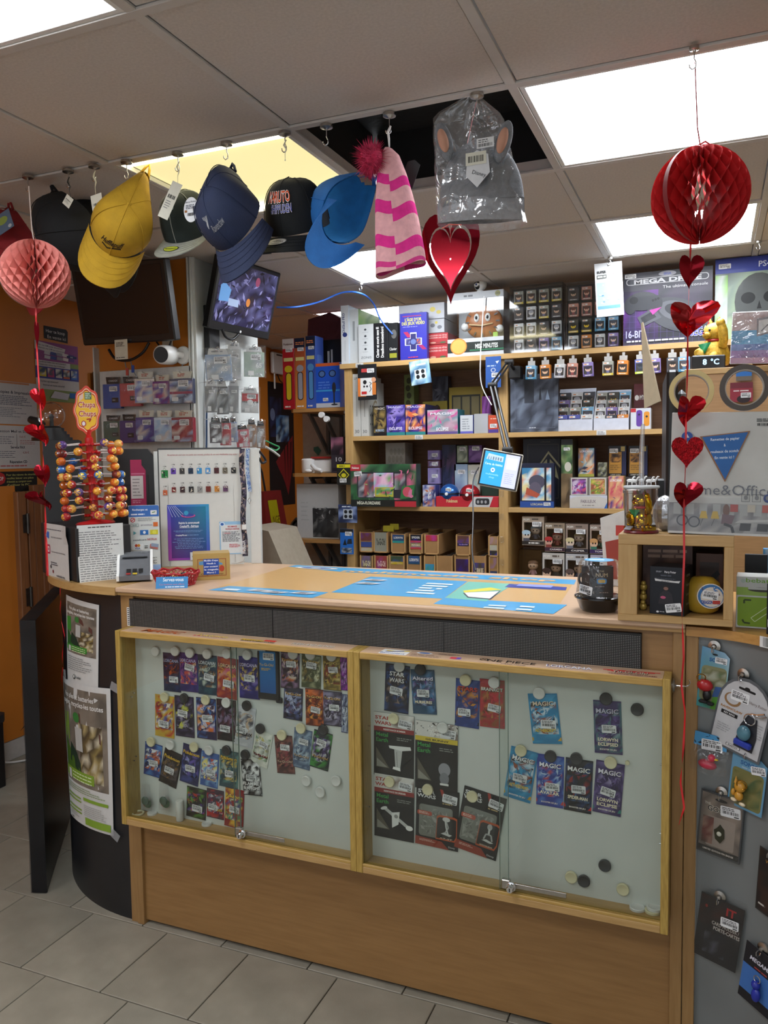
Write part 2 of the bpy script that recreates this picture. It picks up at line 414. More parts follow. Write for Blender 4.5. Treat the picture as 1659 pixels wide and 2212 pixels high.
# -- ceiling: mineral tiles in a T-bar grid
TILEC=M('mineral ceiling tile','#c4bdb6',.85,0,.07,150,.1,400)
GRIDM=M('ceiling grid bar','#c3bfba',.5,var=.03)
GX,GY,GS=-.5485,-.0605,.6
ce=struct('ceiling',MB().box(-2.9,-3.5,CEIL+.30,2.4,4.5,CEIL+.34),BLACKM)
ctile=MB().box(.014,.014,0,.586,.586,.014,.002).mesh('ceiling tile',TILEC)
LIGHTS={(1,0),(1,2),(-1,2),(-2,4),(-1,0),(-1,-2),(1,-4),(-3,-4)}
HOLE={(0,0)}
for i in range(-4,6):
 for j in range(-6,9):
  x,y=GX+GS*i,GY+GS*j
  if x<-3.2 or x>2.3 or(i,j)in LIGHTS or(i,j)in HOLE:continue
  o=link('ceiling_tile',ctile,ce);o.location=(x,y,CEIL+.001)
for i in range(-4,6):
 x=GX+GS*i
 MB().box(x-.012,-3.5,CEIL-.004,x+.012,4.4,CEIL+.003,.001).box(x-.002,-3.5,CEIL,x+.002,4.4,CEIL+.035).build('ceiling_rail',GRIDM,ce)
for j in range(-6,9):
 y=GY+GS*j
 MB().box(-2.9,y-.012,CEIL-.0045,2.4,y+.012,CEIL+.0025,.001).box(-2.9,y-.002,CEIL,2.4,y+.002,CEIL+.035).build('ceiling_rail',GRIDM,ce)
vx,vy=GX,GY
hv=MB().box(vx-.1,vy-.1,CEIL+.20,vx+.7,vy+.7,CEIL+.21)
for k,(x0,y0,x1,y1)in enumerate(((vx-.02,vy,vx-.012,vy+.6),(vx+.612,vy,vx+.62,vy+.6),(vx,vy+.612,vx+.6,vy+.62),(vx,vy-.02,vx+.6,vy-.012))):
 hv.box(x0,y0,CEIL+.004,x1,y1,CEIL+.2)
hv.build('ceiling_void',M('black cloth lining','#121214',.8,var=.3,scale=8,bump=.5,bscale=25),ce)
# -- ceiling lamps
PANEL=M_emit('lit diffuser','#f4f9ff',LAMP);YPAN=M_emit('yellowed diffuser','#c9bd8a',.62,.5);STRIP=M_emit('lit tube strip','#fff6d0',4.0)
def lamp(i,j,label,warm=False):
 x,y=GX+GS*i,GY+GS*j
 t=thing('ceiling_light',label,'ceiling light',(x,y,CEIL),group='square ceiling light panels')
 f=MB()
 for q in((.013,.013,.587,.026),(.013,.574,.587,.587),(.013,.026,.026,.574),(.574,.026,.587,.574)):
  f.box(q[0],q[1],-.002,q[2],q[3],.012,.001)
 f.build('lamp_frame',WHITEP,t)
 if warm:
  MB().box(.026,.026,.014,.574,.574,.018).build('diffuser',YPAN,t)
  for a,b in((.028,.060),(.540,.572)):
   MB().box(.028,a,.004,.572,b,.013,.001).build('light_strip',STRIP,t)
 else:MB().box(.026,.026,.003,.574,.574,.012).build('diffuser',PANEL,t)
 return t
lamp(1,0,'large bright square ceiling panel nearest the red paper ball')
lamp(1,2,'bright ceiling panel behind the red paper ball, above the game boxes')
lamp(-1,2,'bright ceiling panel behind the striped pink hat')
lamp(-2,4,'farthest bright ceiling panel, above the tall boxes on the bracket shelf')
lamp(-1,0,'yellowed square ceiling panel above the hanging caps',True)
lamp(-1,-2,'bright ceiling panel cut by the top left corner of the picture')
lamp(1,-4,'ceiling panel behind the viewer');lamp(-3,-4,'ceiling panel behind the viewer near the left wall')  # two unseen panels, added behind the viewer as fill light
# -- the counter
HC=1.083;XS,XE=-1.206,.446
ct=thing('shop_counter','long beech shop counter with rounded black left end','counter',(0,0,0))
MB().box(-1.155,0,.012,.419,.02,1.055,.001).build('front_panel',BEECH,ct)
MB().box(XS,-.008,0,-1.180,.03,1.058,.001).build('stile',BEECHZ,ct)
MB().box(-1.179,-.012,0,-1.154,.03,1.058,.001).build('stile',BEECHZ,ct)
MB().box(.419,-.012,0,.446,.03,1.058,.001).build('stile',BEECHZ,ct)
MB().box(XS,.55,0,XE,.57,1.05).build('back_panel',BEECH,ct)
LAM=M('pinkish beech laminate','#c2a386',.35,0,.04,30,.02,200,(1,12,12))
MB().box(XS,-.022,1.058,XE,.60,1.068,.001).build('worktop_base',WOODX,ct)
MB().box(XS,-.032,1.068,XE,.61,HC,.003).build('worktop',LAM,ct)
def endcurve(r,n=28):
 cx,cy=XS,.62;rx,ry=r,r*1.0
 return[(cx-rx*sin(t*pi/2/n),cy-(cy+.03-(.56-0)*0)*0-ry*cos(t*pi/2/n))for t in range(n+1)]
def arc(rx,ry,cy,n=30):return[(XS-rx*sin(pi/2*k/n),cy-ry*cos(pi/2*k/n))for k in range(n+1)]
P=arc(.66,.652,.62);MB().prism([(XS,.61)]+P[::-1][:0]+[(XS,-.032)]+P[1:]+[(XS-.66,.62)],1.058,HC,'z').build('rounded_worktop',WOODX,ct)
cw=MB();A=arc(.56,.605,.60,36)
cw.grid(lambda u,v:(*arc(.60,.60,.60,36)[round(u*36)],1.058*v),36,1)
BLK=M('black curved laminate','#1d1e21',.42,var=.12,scale=12)
cw.build('curved_panel',BLK,ct,60)
mt=Art(3);zt=HC
def mp(px,py):q=at_z(px,py,HC);return(q.x,q.y)
def quad(*pp,c):mt.poly([mp(*p)for p in pp],c)
BLUE='#4c9fd0';TAN='#cba56f'
quad((450,1275),(625,1223),(1240,1257),(1195,1327),c=TAN)
quad((622,1224),(640,1221),(1245,1253),(1240,1263),(740,1236),c=BLUE)
quad((450,1275),(495,1266),(710,1280),(675,1292),c=BLUE)
quad((715,1280),(800,1246),(1010,1256),(958,1294),c=BLUE)
quad((936,1305),(960,1292),(1225,1307),(1195,1327),c=BLUE)
quad((975,1296),(1000,1281),(1090,1266),(1050,1300),c='#7fc1a8')if False else None
quad((962,1292),(1012,1257),(1110,1262),(1050,1300),c='#77bfae')
quad((1100,1262),(1225,1269),(1222,1276),(1090,1269),c='#3d4a9c')
quad((1000,1282),(1082,1277),(1060,1296),(1010,1292),c='#3a3f48')
quad((1003,1281),(1078,1278),(1058,1294),(1012,1290),c='#e8e9e6')
quad((1000,1277),(1060,1270),(1085,1275),(1003,1281),c='#e6d84a')
a0,a1=mp(700,1228),mp(1215,1258);ang=0.0
a0=mp(760,1232);a1=mp(1200,1257)
mt.at(a0[0]-.02,(a0[1]+a1[1])/2-.020)
mt.text('multimedia shop',0,-.004,.040,'#e0b57c','l',.03,wid=a1[0]-a0[0]+.02);mt.at()
q=mp(683,1228);mt.ell(q[0],q[1],.085,.025,'#e6e6e2');mt.ell(q[0],q[1],.06,.016,'#2f5da0');mt.ell(q[0],q[1],.02,.006,'#e6e6e2')
for l,t,r,b,n,c in((870,1262,985,1283,5,'#dcecf5'),(470,1273,530,1277,1,'#dcecf5'),(1040,1309,1100,1316,2,'#dcecf5'),(1105,1311,1165,1320,2,'#dcecf5'),(1110,1264,1200,1270,1,'#8e9ae0')):
 p0,p1=mp(l,b),mp(r,t);mt.words(p0[0],p0[1],p1[0],p1[1],n,c,.5,'c')
for px,py in((560,1277),(595,1281),(655,1283),(795,1262),(810,1255)):
 q=mp(px,py);mt.poly([(q[0]-.04,q[1]-.012),(q[0]+.02,q[1]-.016),(q[0]+.04,q[1]+.012),(q[0]-.02,q[1]+.016)],'#e6e9ec');mt.poly([(q[0]-.025,q[1]-.008),(q[0]+.012,q[1]-.010),(q[0]+.025,q[1]+.007),(q[0]-.012,q[1]+.010)],'#6b7078')
mt.build('printed_mat',M_print('mat print',.3,.2),ct,TOPF,(0,0,HC))
lx0,lx1,lz0,lz1=-1.168,.349,.955,1.048
led=MB().box(lx0,-.014,lz0,lx1,-.0005,lz1,.001).build('led_board',M('led board black','#0e0f10',.55,var=.2,scale=300))
tag(led,'long black dot-matrix display board under the counter edge','led display');dots=MB();pit=.0041
for j in range(int((lz1-lz0-.004)/pit)):
 for i in range(int((lx1-lx0-.004)/pit)):
  x,z=lx0+.003+i*pit,lz0+.003+j*pit;dots.add([(x,-.0148,z),(x+.0013,-.0148,z),(x+.0013,-.0148,z+.0013),(x,-.0148,z+.0013)],[(0,1,2,3)])
tag(dots.build('led_dots',M('led dot','#b0b0ac',.4),led),kind='stuff')
for k in range(1,6):
 x=lx0+.256*k;MB().box(x-.0006,-.0152,lz0,x+.0006,-.0138,lz1).build('seam',BLACKM,led)
bc=Art(5);bc.rect(-1.178,.962,-1.166,1.02,'#d8d8d6');bc.up()
for k in range(9):bc.rect(-1.176,.966+k*.006,-1.169,.969+k*.006,'#222222',False)
tag(bc.build('barcode_strip',PAPER,None,FRONT,(0,-.0125,0)),'narrow white barcode strip left of the dot-matrix board','barcode label')
# -- glazed display cases on the counter front
CZ0,CZ1,CD=.362,.962,.086
FELT=M('case back panel','#c3c6c0',.6,var=.04,scale=8);TAPELAM=LAM
def case(x0,x1,split,name_label,holes):
 c=thing('display_case',name_label,'display case',(0,0,0),group='display cases on the counter front')
 t=.0175
 MB().box(x0+t,-CD,CZ1-t,x1-t,-.014,CZ1,.0012).build('top_board',OAKX,c)
 MB().box(x0+t,-CD+.004,CZ1,x1-t,-.014,CZ1+.0006).build('top_laminate',LAM,c)
 MB().box(x0,-CD-.001,CZ0,x0+t,-.014,CZ1+.001,.0012).build('side_board',OAKZ,c)
 MB().box(x1-t,-CD-.001,CZ0,x1,-.014,CZ1+.001,.0012).build('side_board',OAKZ,c)
 MB().box(x0+t,-CD,CZ0,x1-t,-.014,CZ0+t,.0012).build('bottom_board',WOODX,c)
 MB().box(x0+t,-CD,CZ0+t,x1-t,-CD+.006,CZ0+t+.008,.001).box(x0+t,-CD+.012,CZ0+t,x1-t,-CD+.014,CZ0+t+.006).box(x0+t,-CD+.020,CZ0+t,x1-t,-CD+.022,CZ0+t+.006).build('glass_track',OAKX,c)
 MB().box(x0+t,-.018,CZ0+t,x1-t,-.0145,CZ1-t).build('back_panel',FELT,c)
 MB().box(x0+t,-CD+.0075,CZ0+t+.001,split+.012,-CD+.0115,CZ1-t-.002).build('glass_door',GLASS,c)
 MB().box(split-.012,-CD+.015,CZ0+t+.001,x1-t,-CD+.019,CZ1-t-.002).build('glass_door',GLASS,c)
 ed=M('glass edge','#5f7268',.2)
 MB().box(split+.0115,-CD+.0073,CZ0+t+.001,split+.0125,-CD+.0117,CZ1-t-.002).build('glass_edge',ed,c)
 MB().box(split-.0125,-CD+.0148,CZ0+t+.001,split-.0115,-CD+.0192,CZ1-t-.002).build('glass_edge',ed,c)
 lk=MB().lathe([(.0,.0),(.010,0),(.012,-.003),(.012,-.007),(.009,-.008),(.009,-.021),(.0075,-.023),(0,-.023)],(0,0,0),20,axis='y')
 lk.v=[(v[0],-v[1],v[2])for v in lk.v]
 lo=lk.build('lock',CHROME,c,35);lo.location=(split+.020,-CD+.007,CZ0+.042)
 MB().box(-.0012,-.0236,-.004,.0012,-.0229,.004).build('keyhole',BLACKM,lo)
 br=MB().box(.008,.001,-.006,.135,.003,.006,.002)
 for k in range(28):br.box(.012+k*.0035,.0012,.005,.0135+k*.0035,.0028,.0075)
 br.build('toothed_bar',STEEL,lo)
 MB().box(-.026,-.001,-.012,-.004,.012,.012,.002).build('lock_clip',STEEL,lo)
 for x,z in holes:
  p=MB().lathe([(0,0),(.0022,0),(.0022,.006),(0,.006)],(0,0,0),8,axis='x');o=p.build('shelf_pin',CHROME,c,40)
  o.location=(x0+t if x>0 else x1-t-.006,-.018-abs(x),z)
 return c
case1=case(-1.163,-.3715,-.752,'left glazed display case full of small card packs',[(.03,.75),(.02,.76),(.03,.55),(.02,.56),(-.03,.6)])
case2=case(-.371,.4185,.030,'right glazed display case with blister cards and nearly empty right half',[(.03,.74),(.02,.75),(.03,.53),(-.03,.75),(-.02,.58),(-.03,.56)])
def stk(f,sd,case_):
 a=Art(sd);a.l=.0001;f(a);a.build('sticker',PAPER,case_,TOPF,(0,0,CZ1+.0008))
def tq(px,py):q=at_z(px,py,CZ1);return q.x,q.y
def ontop(art,px0,px1,py,st,h,c,bold=.0,c2=None,shear=0):
 a,b=tq(px0,py),tq(px1,py);wd=b[0]-a[0];y=-.064
 if c2:art.text(st,a[0]+.001,y-.0012,h,c2,'l',bold+.03,wid=wd,shear=shear)
 art.text(st,a[0],y,h,c,'l',bold,wid=wd,shear=shear)
def _s1(A_):
 ontop(A_,288,400,1368,'MAGIC',.030,'#c9652e',.01,'#5a2a1a',.3)
stk(_s1,41,case1)
def _s2(A_):
 A_.rect(tq(420,1372)[0],-.066,tq(490,1375)[0],-.055,'#c44b4b');ontop(A_,418,500,1375,'Pokémon',.024,'#e8c93a',.02,'#2b4fa0')
stk(_s2,42,case1)
def _s3(A_):
 ontop(A_,525,585,1380,'DRAGON BALL',.014,'#e8c52e',.02,'#6a2a18');A_.rect(tq(570,1385)[0],-.060,tq(600,1385)[0],-.045,'#c8352a');A_.text('SUPER CARD GAME',tq(560,1385)[0],-.074,.009,'#222222','c',.02)
stk(_s3,43,case1)
def _s4(A_):
 ontop(A_,628,735,1392,'FLESH AND BLOOD',.018,'#e6e2da',.01,'#1d1d1f')
stk(_s4,44,case1)
def _s5(A_):
 a=tq(815,1412);b=tq(868,1410);A_.rect(a[0],-.078,b[0]+.02,-.03,'#e9e9e6');A_.line([(a[0]+.012,-.045),(a[0]+.04,-.05),(a[0]+.075,-.036)],.008,'#e5c52c');A_.line([(a[0]+.012,-.055),(a[0]+.04,-.05),(a[0]+.06,-.042)],.006,'#27488f');A_.text('Bancontact',(a[0]+b[0])/2+.008,-.072,.011,'#27488f','c',.02)
stk(_s5,45,case2)
def _s6(A_):
 q=tq(920,1410);A_.ell(q[0],-.040,.022,.009,'#e6e6e8');A_.ell(q[0],-.040,.015,.006,'#3b62a8');A_.words(q[0]-.03,-.078,q[0]+.06,-.052,3,'#8d7668',.4);A_.rect(tq(975,1420)[0],-.072,tq(990,1420)[0],-.055,'#c9384a');A_.rect(tq(990,1420)[0],-.072,tq(1000,1420)[0],-.055,'#6c4fb0');A_.words(tq(950,1412)[0],-.045,tq(1010,1412)[0],-.030,2,'#8d7668',.4)
stk(_s6,46,case2)
def _s7(A_):
 q=tq(1040,1425);A_.ell(q[0]+.006,-.050,.011,.011,'#1d1a18');A_.ell(q[0]+.006,-.050,.008,.008,'#cda884');A_.line([(q[0],-.056),(q[0]+.012,-.044)],.003,'#1d1a18');A_.line([(q[0],-.044),(q[0]+.012,-.056)],.003,'#1d1a18')
 ontop(A_,1050,1162,1430,'NE PIECE',.020,'#1d1a18',.005);A_.text('CARD GAME',tq(1105,1440)[0],-.080,.008,'#6a5546')
stk(_s7,47,case2)
def _s8(A_):
 ontop(A_,1172,1282,1445,'LORCANA',.022,'#e9e6ea',.02,'#2f2a70',-.2);A_.text('Disney',tq(1238,1438)[0],-.036,.010,'#2b2a6b')
stk(_s8,48,case2)
def _s9(A_):
 for k in range(4):A_.line([(tq(1300,1452)[0]+.01*k,-.045-.005*k),(tq(1425,1462)[0]-.012*k,-.04-.006*k)],.006,'#cf3a35')
 ontop(A_,1320,1400,1455,'Yu-Gi-Oh!',.019,'#d8c9b2',.02,'#1d1a18');A_.text('TRADING CARD GAME',tq(1365,1462)[0],-.080,.008,'#7a2c28','c',.01,wid=.11)
stk(_s9,49,case2)
hk=thing('magnetic_hook','steel magnet hook on the right side of the display cases','hook',(.4188,-.03,.935));hk.rotation_euler=(0,0,0)
MB().lathe([(0,0),(.0165,0),(.017,.003),(.015,.006),(.005,.007),(.003,.010),(0,.010)],(0,0,0),20,axis='x').build('magnet',STEEL,hk,35)
MB().tube([(.008,0,0),(.03,0,0),(.036,0,.003),(.039,0,.010),(.037,0,.016)],.0017,8).build('hook',CHROME,hk,40)
# -- card packs and magnets
def spot(cx,cy,w,h,Y):
 """centre, width and height on the plane y=Y of something seen w by h pixels large"""
 p=at_y(cx,cy,Y);a=at_y(cx+1,cy,Y);b=at_y(cx,cy+1,Y)
 return p,w*abs(a.x-p.x),h*abs(b.z-p.z)
MAGM={'white':M('white magnet','#cfcfca',.45,var=.02),'cream':M('cream magnet','#cfc7a2',.45,var=.03),'black':M('black magnet','#26272a',.5)}
_mg={}
def magnet(px,py,c,label,Y=-.022,flat=False,r=.0150,z=None):
 if(c,r)not in _mg:
  k=r/.015
  _mg[c,r]=MB().lathe([(0,-.0062),(.0115*k,-.0062),(.0122*k,-.0066),(.0138*k,-.0066),(.015*k,-.0055),(.015*k,0),(0,0)],(0,0,0),22,axis='y').mesh('magnet',MAGM[c],35)
  for v in _mg[c,r].vertices:v.co.y=-v.co.y
 o=link('round_magnet',_mg[c,r]);tag(o,label,'magnet','round magnets in the display cases')
 if flat:q=at_z(px,py,z or CZ0+.018);o.location=(q.x,min(q.y,-.03),z or CZ0+.018);o.rotation_euler=(-pi/2,0,0)
 else:o.location=at_y(px,py,Y)
 return o
def puff(W,H,b):
 def f(u,v):
  x=max(0,1-(2*u/W)**2);y=max(0,1-(2*v/H)**4);return-b*(x**.6)*y
 return f
_pk=[0]
def pack(px,py,w,h,rot,desc,pal,title='',tc='#f0e6d0',band=None,st=(.1,-.05),mag=None,magc='white',Y=-.0195,name='card_pack',cat='card pack',group='small card packs',bulge=.004,fin=None,n=(6,9),border=None,place='in left case'):
 p,W,H=spot(px,py,w,h,Y);_pk[0]+=1;sd=_pk[0]*7+1
 f=puff(W,H,bulge);bm=MB()
 bm.grid(lambda u,v:((u-.5)*W,f((u-.5)*W,(v-.5)*H),(v-.5)*H),8,12)
 bm.grid(lambda u,v:((.5-u)*W,.0006,(v-.5)*H),8,12)
 z=int(bm.cur)
 o=bm.build(name,M('foil '+pal[0],pal[0],.3,.2),None,60)
 tag(o,desc+' '+place,cat,group);o.location=p;o.rotation_euler=(0,radians(rot),0)
 a=Art(sd);MP=lambda u,v,l:(u,f(max(-W/2,min(W/2,u)),max(-H/2,min(H/2,v)))-l,v)
 a.blotch(-W/2,-H/2,W/2,H/2,[pal[0],pal[0],pal[1]if len(pal)>1 else pal[0]],5,9)
 a.blotch(-W*.44,-H*.30,W*.44,H*.34,pal+[pal[0],pal[-1]],*n)
 a.shards(-W*.42,-H*.30,W*.42,H*.34,(pal[1:]+[pal[0]]*3)if len(pal)>1 else pal,30,.26)
 if border:a.frame(-W/2,-H/2,W/2,H/2,W*.05,border)
 if band:a.rect(-W/2,-H*.44,W/2,-H*.37,band)
 a.rect(-W/2,H*.475,W/2,H*.5,pal[0]);a.rect(-W/2,-H*.5,W/2,-H*.475,pal[0])
 if title:
  ls=title.split('|');y=H*.27 if fin!='low' else-H*.20
  for k,t in enumerate(ls):
   hh=min(H*.085,W*.9/max(3,len(t))*1.15)
   a.text(t,0.0012,y-.001,hh,'#14121a','c',.05,wid=min(W*.86,hh*len(t)*.95));a.text(t,0,y,hh,tc,'c',.02,wid=min(W*.86,hh*len(t)*.95));y-=hh*1.5
 a.build('front_print',FOIL,o,MP)
 if st:
  s=Art(sd+1);s.l=.004;s.sticker(0,0,W*.52,W*.30);ob=s.build('price_sticker',PAPER,o,lambda u,v,l:(u,-l+.0025-bulge,v))
  ob.location=(st[0]*W,-.0002,st[1]*H);ob.rotation_euler=(0,radians(random.Random(sd).uniform(-4,10)),0)
 if mag:magnet(mag[0],mag[1],magc,f'{magc} round magnet holding the '+' '.join(desc.replace(',','').split()[:11]),Y=Y-bulge-.001)
 return o
def K1(v):return(240+.3255*v[0],1340+.3255*v[1])
NAVY,DK='#1b2140','#17161d'
L=[(404,345,112,254,0,'navy pack with an orange figure, first in the top row',[NAVY,'#25305e','#b8562c','#6a2c22','#101426'],'LORCANA','#9fb0d8',(428,203),'white',(.15,-.17)),(516,345,122,256,0,'purple pack with a red and cream burst, second in the top row',['#2f2560','#3d3478','#c24a30','#e0b48a','#7a3a7e'],'LORCANA','#b9b4e6',(525,215),'white',(.1,.14)),(641,362,127,262,0,'dark teal pack with a pale figure, third in the top row',['#22384c','#2d5260','#b9c2b2','#8a6a4a','#1d2030'],'LORCANA','#c8d3d8',(640,222),'white',(.12,-.05)),(772,384,136,270,3,'red and amber pack, fourth in the top row',['#8a2f38','#b5542e','#d9a14a','#c98a80','#c95a74'],'LORCANA','#e6c9a0',(770,220),'white',(.1,-.12)),(917,381,133,276,0,'violet pack with a dark orb, fifth in the top row',['#2c2a66','#403c8c','#191a3c','#7f6fae','#c2a84c'],'LORCANA','#c2bde6',(905,228),'white',(.06,0)),(1188,335,122,240,2,'dark pack with a silver scene, left of the top right trio',['#2a222a','#8a6f8e','#c9b9a8','#b4643a','#3c3040'],'Yu-Gi-Oh!','#d6a24a',(1210,222),'white',(.1,.2)),(1328,340,128,220,2,'green-grey pack, middle of the top right trio',['#4a5038','#9a9c78','#cfd0ae','#3a3a30','#7a6a40'],'Yu-Gi-Oh!','#d8b052',(1325,225),'white',(.05,.2)),(1467,352,118,225,0,'gold pack, right of the top right trio',['#6a5a30','#b39a4a','#d8c27e','#3a2e20','#7a2c28'],'Yu-Gi-Oh!','#e2c25c',(1465,235),'white',(.1,.12)),(1545,352,46,225,0,'magenta pack half hidden by the case post in the top row',['#5a1f72','#a43fb4','#331a44','#c9a0dc'],'','',None,'',None),(1208,552,124,214,3,'dark blue and silver pack, left of the second right row',['#1c1a2c','#4c5684','#a9b0c8','#5a3448','#8a94b8'],'Yu-Gi-Oh!','#c8a05a',None,'',None),(1350,578,118,244,0,'orange and red pack, second right row',['#5a241a','#c4622a','#8a3a22','#e09a48','#2c1a18'],'Yu-Gi-Oh!','#e4b060',None,'',(.1,-.05)),(1471,586,126,228,0,'grey and violet pack, second right row',['#3a3446','#8a84a0','#b8b4c6','#5a4a6a','#2a2634'],'Yu-Gi-Oh!','#d0a870',None,'',(.12,.05)),(1551,618,42,255,2,'silver and blue pack half hidden by the case post',['#4c5270','#a4aec4','#2a2c40','#c8d0dc'],'','',None,'',None),(356,636,126,276,2,'yellow-edged pack with a red and blue crowd, left of the second row',['#c4a03a','#b8402e','#4a5aa0','#d8d0c0','#7a2a34'],'','',(358,508),'cream',(0,-.18)),(488,638,124,268,0,'dark violet pack with a pale swirl, second row',['#241f36','#4c4268','#9a94a8','#c2c44e','#171422'],'','',(488,515),'black',(-.05,.08)),(633,652,130,270,0,'blue and orange pack with two fiery figures, second row',['#2a2448','#3f6cae','#d06a30','#e4b070','#c9c4d8'],'','',(630,527),'cream',(.1,.02)),(767,662,128,272,0,'black and maroon pack, second row',[DK,'#3a1c28','#54283a','#241a2c','#7a6a88'],'','',(767,545),'white',(-.05,-.2)),(888,703,124,270,8,'silver pack reading FABULEUX, second row',['#b8bac0','#d4d6d8','#7a7c84','#c0a890','#4a4a52'],'FABULEUX','#1c1c22',(902,565),'black',(-.12,-.1),'low'),(1000,852,112,240,13,'white pack with a green diamond, below the silver pack',['#c4c8bc','#dcdcd0','#5a8a5a','#b8a84a','#8a8a80'],'Yu-Gi-Oh!','#8a2a2a',(992,717),'black',(.1,.15),'low'),(1152,890,118,250,-4,'brown and wine red pack, left of the lower right trio',['#4a2a2c','#7a4a44','#9a6a58','#2c1a1e','#8a3a44'],'Yu-Gi-Oh!','#d0a890',(1135,760),'cream',(.1,.2),'low'),(1267,852,118,262,6,'grey-blue pack, middle of the lower right trio',['#4a5c78','#8aa0b4','#b4c0c8','#3a4458','#6a7a8c'],'Yu-Gi-Oh!','#c8b090',(1262,715),'cream',(.1,.2),'low'),(1394,862,122,252,9,'black and green pack, right of the lower right trio',['#1c1a2a','#3f8a3c','#3a2c54','#6a5a8c','#b8bcc0'],'Yu-Gi-Oh!','#c8a050',(1410,725),'black',(0,.22),'low'),(278,925,112,218,6,'blue and orange pack with a white flash, left of the third row',['#2a3a78','#4a7ab8','#d8dce0','#c86a3a','#1c2040'],'','',(268,805),'cream',(.1,-.08)),(395,980,118,236,15,'black pack with gold title, third row',[DK,'#2a241c','#8a6a3a','#3a2c28','#50484c'],'Pokémon','#e2b93a',(395,825),'white',(0,-.05)),(528,958,122,258,9,'dark indigo pack with a blue creature, third row',['#262a54','#3c4a8c','#6a5ab0','#8a92c0','#171a30'],'Pokémon','#e2b93a',(553,840),'cream',(.05,-.08)),(654,990,116,228,5,'pale blue pack reading EVOLUTIONS, third row',['#3a5a98','#7aa4d0','#c9d6e0','#b8503c','#e0d070'],'EVOLUTIONS','#e8e8f0',(652,860),'white',(.12,-.05),'low'),(782,988,122,244,3,'teal and grey pack, third row',['#2a4a54','#5a8a88','#9aa8a0','#344048','#c2a84c'],'Pokémon','#e2b93a',(768,862),'black',(.1,-.1)),(932,1042,124,236,-4,'black and white pack reading FLAMME BLANCHE, third row',['#1c1c20','#d8d8d8','#8a8a8e','#303034','#eeeeee'],'FLAMME|BLANCHE','#f0f0f0',(893,890),'black',(.02,0),'low'),(566,1212,128,200,4,'green and violet pack standing on the case floor',['#2a2a24','#5a8a3a','#5a3a8a','#b83a2c','#1c1a22'],'','',None,'',(.1,-.15)),(692,1218,112,190,2,'red and grey pack reading ETINCELLES on the case floor',['#3a2a3a','#b02c2c','#7a8090','#c9ccd0','#5a2a54'],'ETINCELLES','#e8c840',None,'',(-.1,-.1),'low'),(818,1246,124,260,4,'brightly coloured pack leaning beside the lock',['#8a2a2a','#e0b23a','#3a8a5a','#e8dcc0','#c0483c','#3a3a78'],'Pokémon','#f0c83a',None,'',(.05,-.02)),]
for r in L:
 x,y=K1(r[:2]);pack(x,y,r[2]*.3255,r[3]*.3255,r[4],r[5],r[6],r[7],r[8]or '#eee',st=r[11],mag=K1(r[9])if r[9]else None,magc=r[10]or 'white',fin=r[12]if len(r)>12 else None)
p,W,H=spot(*K1((1052,362)),138*.3255,318*.3255,-.0195)
o=tag(MB().box(-W/2,-.010,-H/2,W/2,0,H/2,.0015).build('card_wallet',BLACKM),'black card wallet with a blue band, right of the violet pack in the top row','card wallet');o.location=p
a=Art(71);a.grad(-W*.38,-H*.36,W*.38,H*.5,'#18508c','#2a78b4');a.text('Yu-Gi-Oh!',-.004,H*.2,.008,'#e2b93a');a.words(-W*.3,H*.1,W*.2,H*.16,2,'#c9a23a');a.build('front_print',CARD,o,lambda u,v,l:(u,-.0101-l,v))
s=Art(72);s.sticker(0,0,.036,.02);s.build('price_sticker',PAPER,o,lambda u,v,l:(u+.004,-.0112-l,v+H*.40))
MB().box(W*.3,-.006,-H*.56,W*.62,0,-H*.44,.003).build('wallet_flap',BLACKM,o)
magnet(*K1((1000,195)),'white','white round magnet half hidden above the black card wallet')
magnet(*K1((297,205)),'white','lone white round magnet at the top left corner of the left display case')
magnet(*K1((1298,1063)),'white','left one of three loose white magnets low on the left case back')
magnet(*K1((1495,1063)),'white','right one of three loose white magnets low on the left case back')
magnet(*K1((1390,1138)),'white','lowest of three loose white magnets on the left case back')
magnet(*K1((655,1342)),'white','white round magnet lying on the left case floor before the packs',flat=True)
magnet(*K1((282,1280)),'white','white round magnet lying beside the bagged tokens',flat=True)
rg=tag(MB().lathe([(.016,0),(.019,.001),(.019,.005),(.0165,.006),(.014,.004),(.014,.0015),(.016,0)],(0,0,0),24).build('plastic_ring',MAGM['cream'],None,40),'cream plastic ring lying in the left corner of the case floor','plastic ring')
q=at_z(*K1((170,1285)),CZ0+.018);rg.location=(q.x+.004,-.045,CZ0+.018)
for cx,lab in((232,'left one of two clear bags with green and red tokens in the display case corner'),(352,'right one of two clear bags with green and red tokens in the display case corner')):
 p=at_y(*K1((cx,1195)),-.034);b=thing('token_bag',lab,'bag',(p.x,p.y,p.z),group='bagged tokens in the left display case')
 for k,(dx,dz,c)in enumerate(((0,0,'#1f4a34'),(.004,-.010,'#2a5a3c'),(-.006,-.012,'#a03a2c'))):
  MB().lathe([(0,-.002),(.013,-.002),(.014,0),(.013,.002),(0,.002)],(0,0,0),18,axis='y').build('token',M('token '+c,c,.4),b,40).location=(dx,k*.006-.004,dz)
 MB().grid(lambda u,v:((u-.5)*.044*(1-.25*v),-.012*sin(pi*u)*sin(pi*min(1,v*1.3))if v<.77 else-.002*sin(9*u),-.032+.085*v),10,10).grid(lambda u,v:((u-.5)*.044*(1-.25*v),.008*sin(pi*u)*sin(pi*min(1,v*1.3))if v<.77 else.002,-.032+.085*v),10,10).build('bag_film',POLY,b,70)
p=at_y(*K1((462,1245)),-.03)
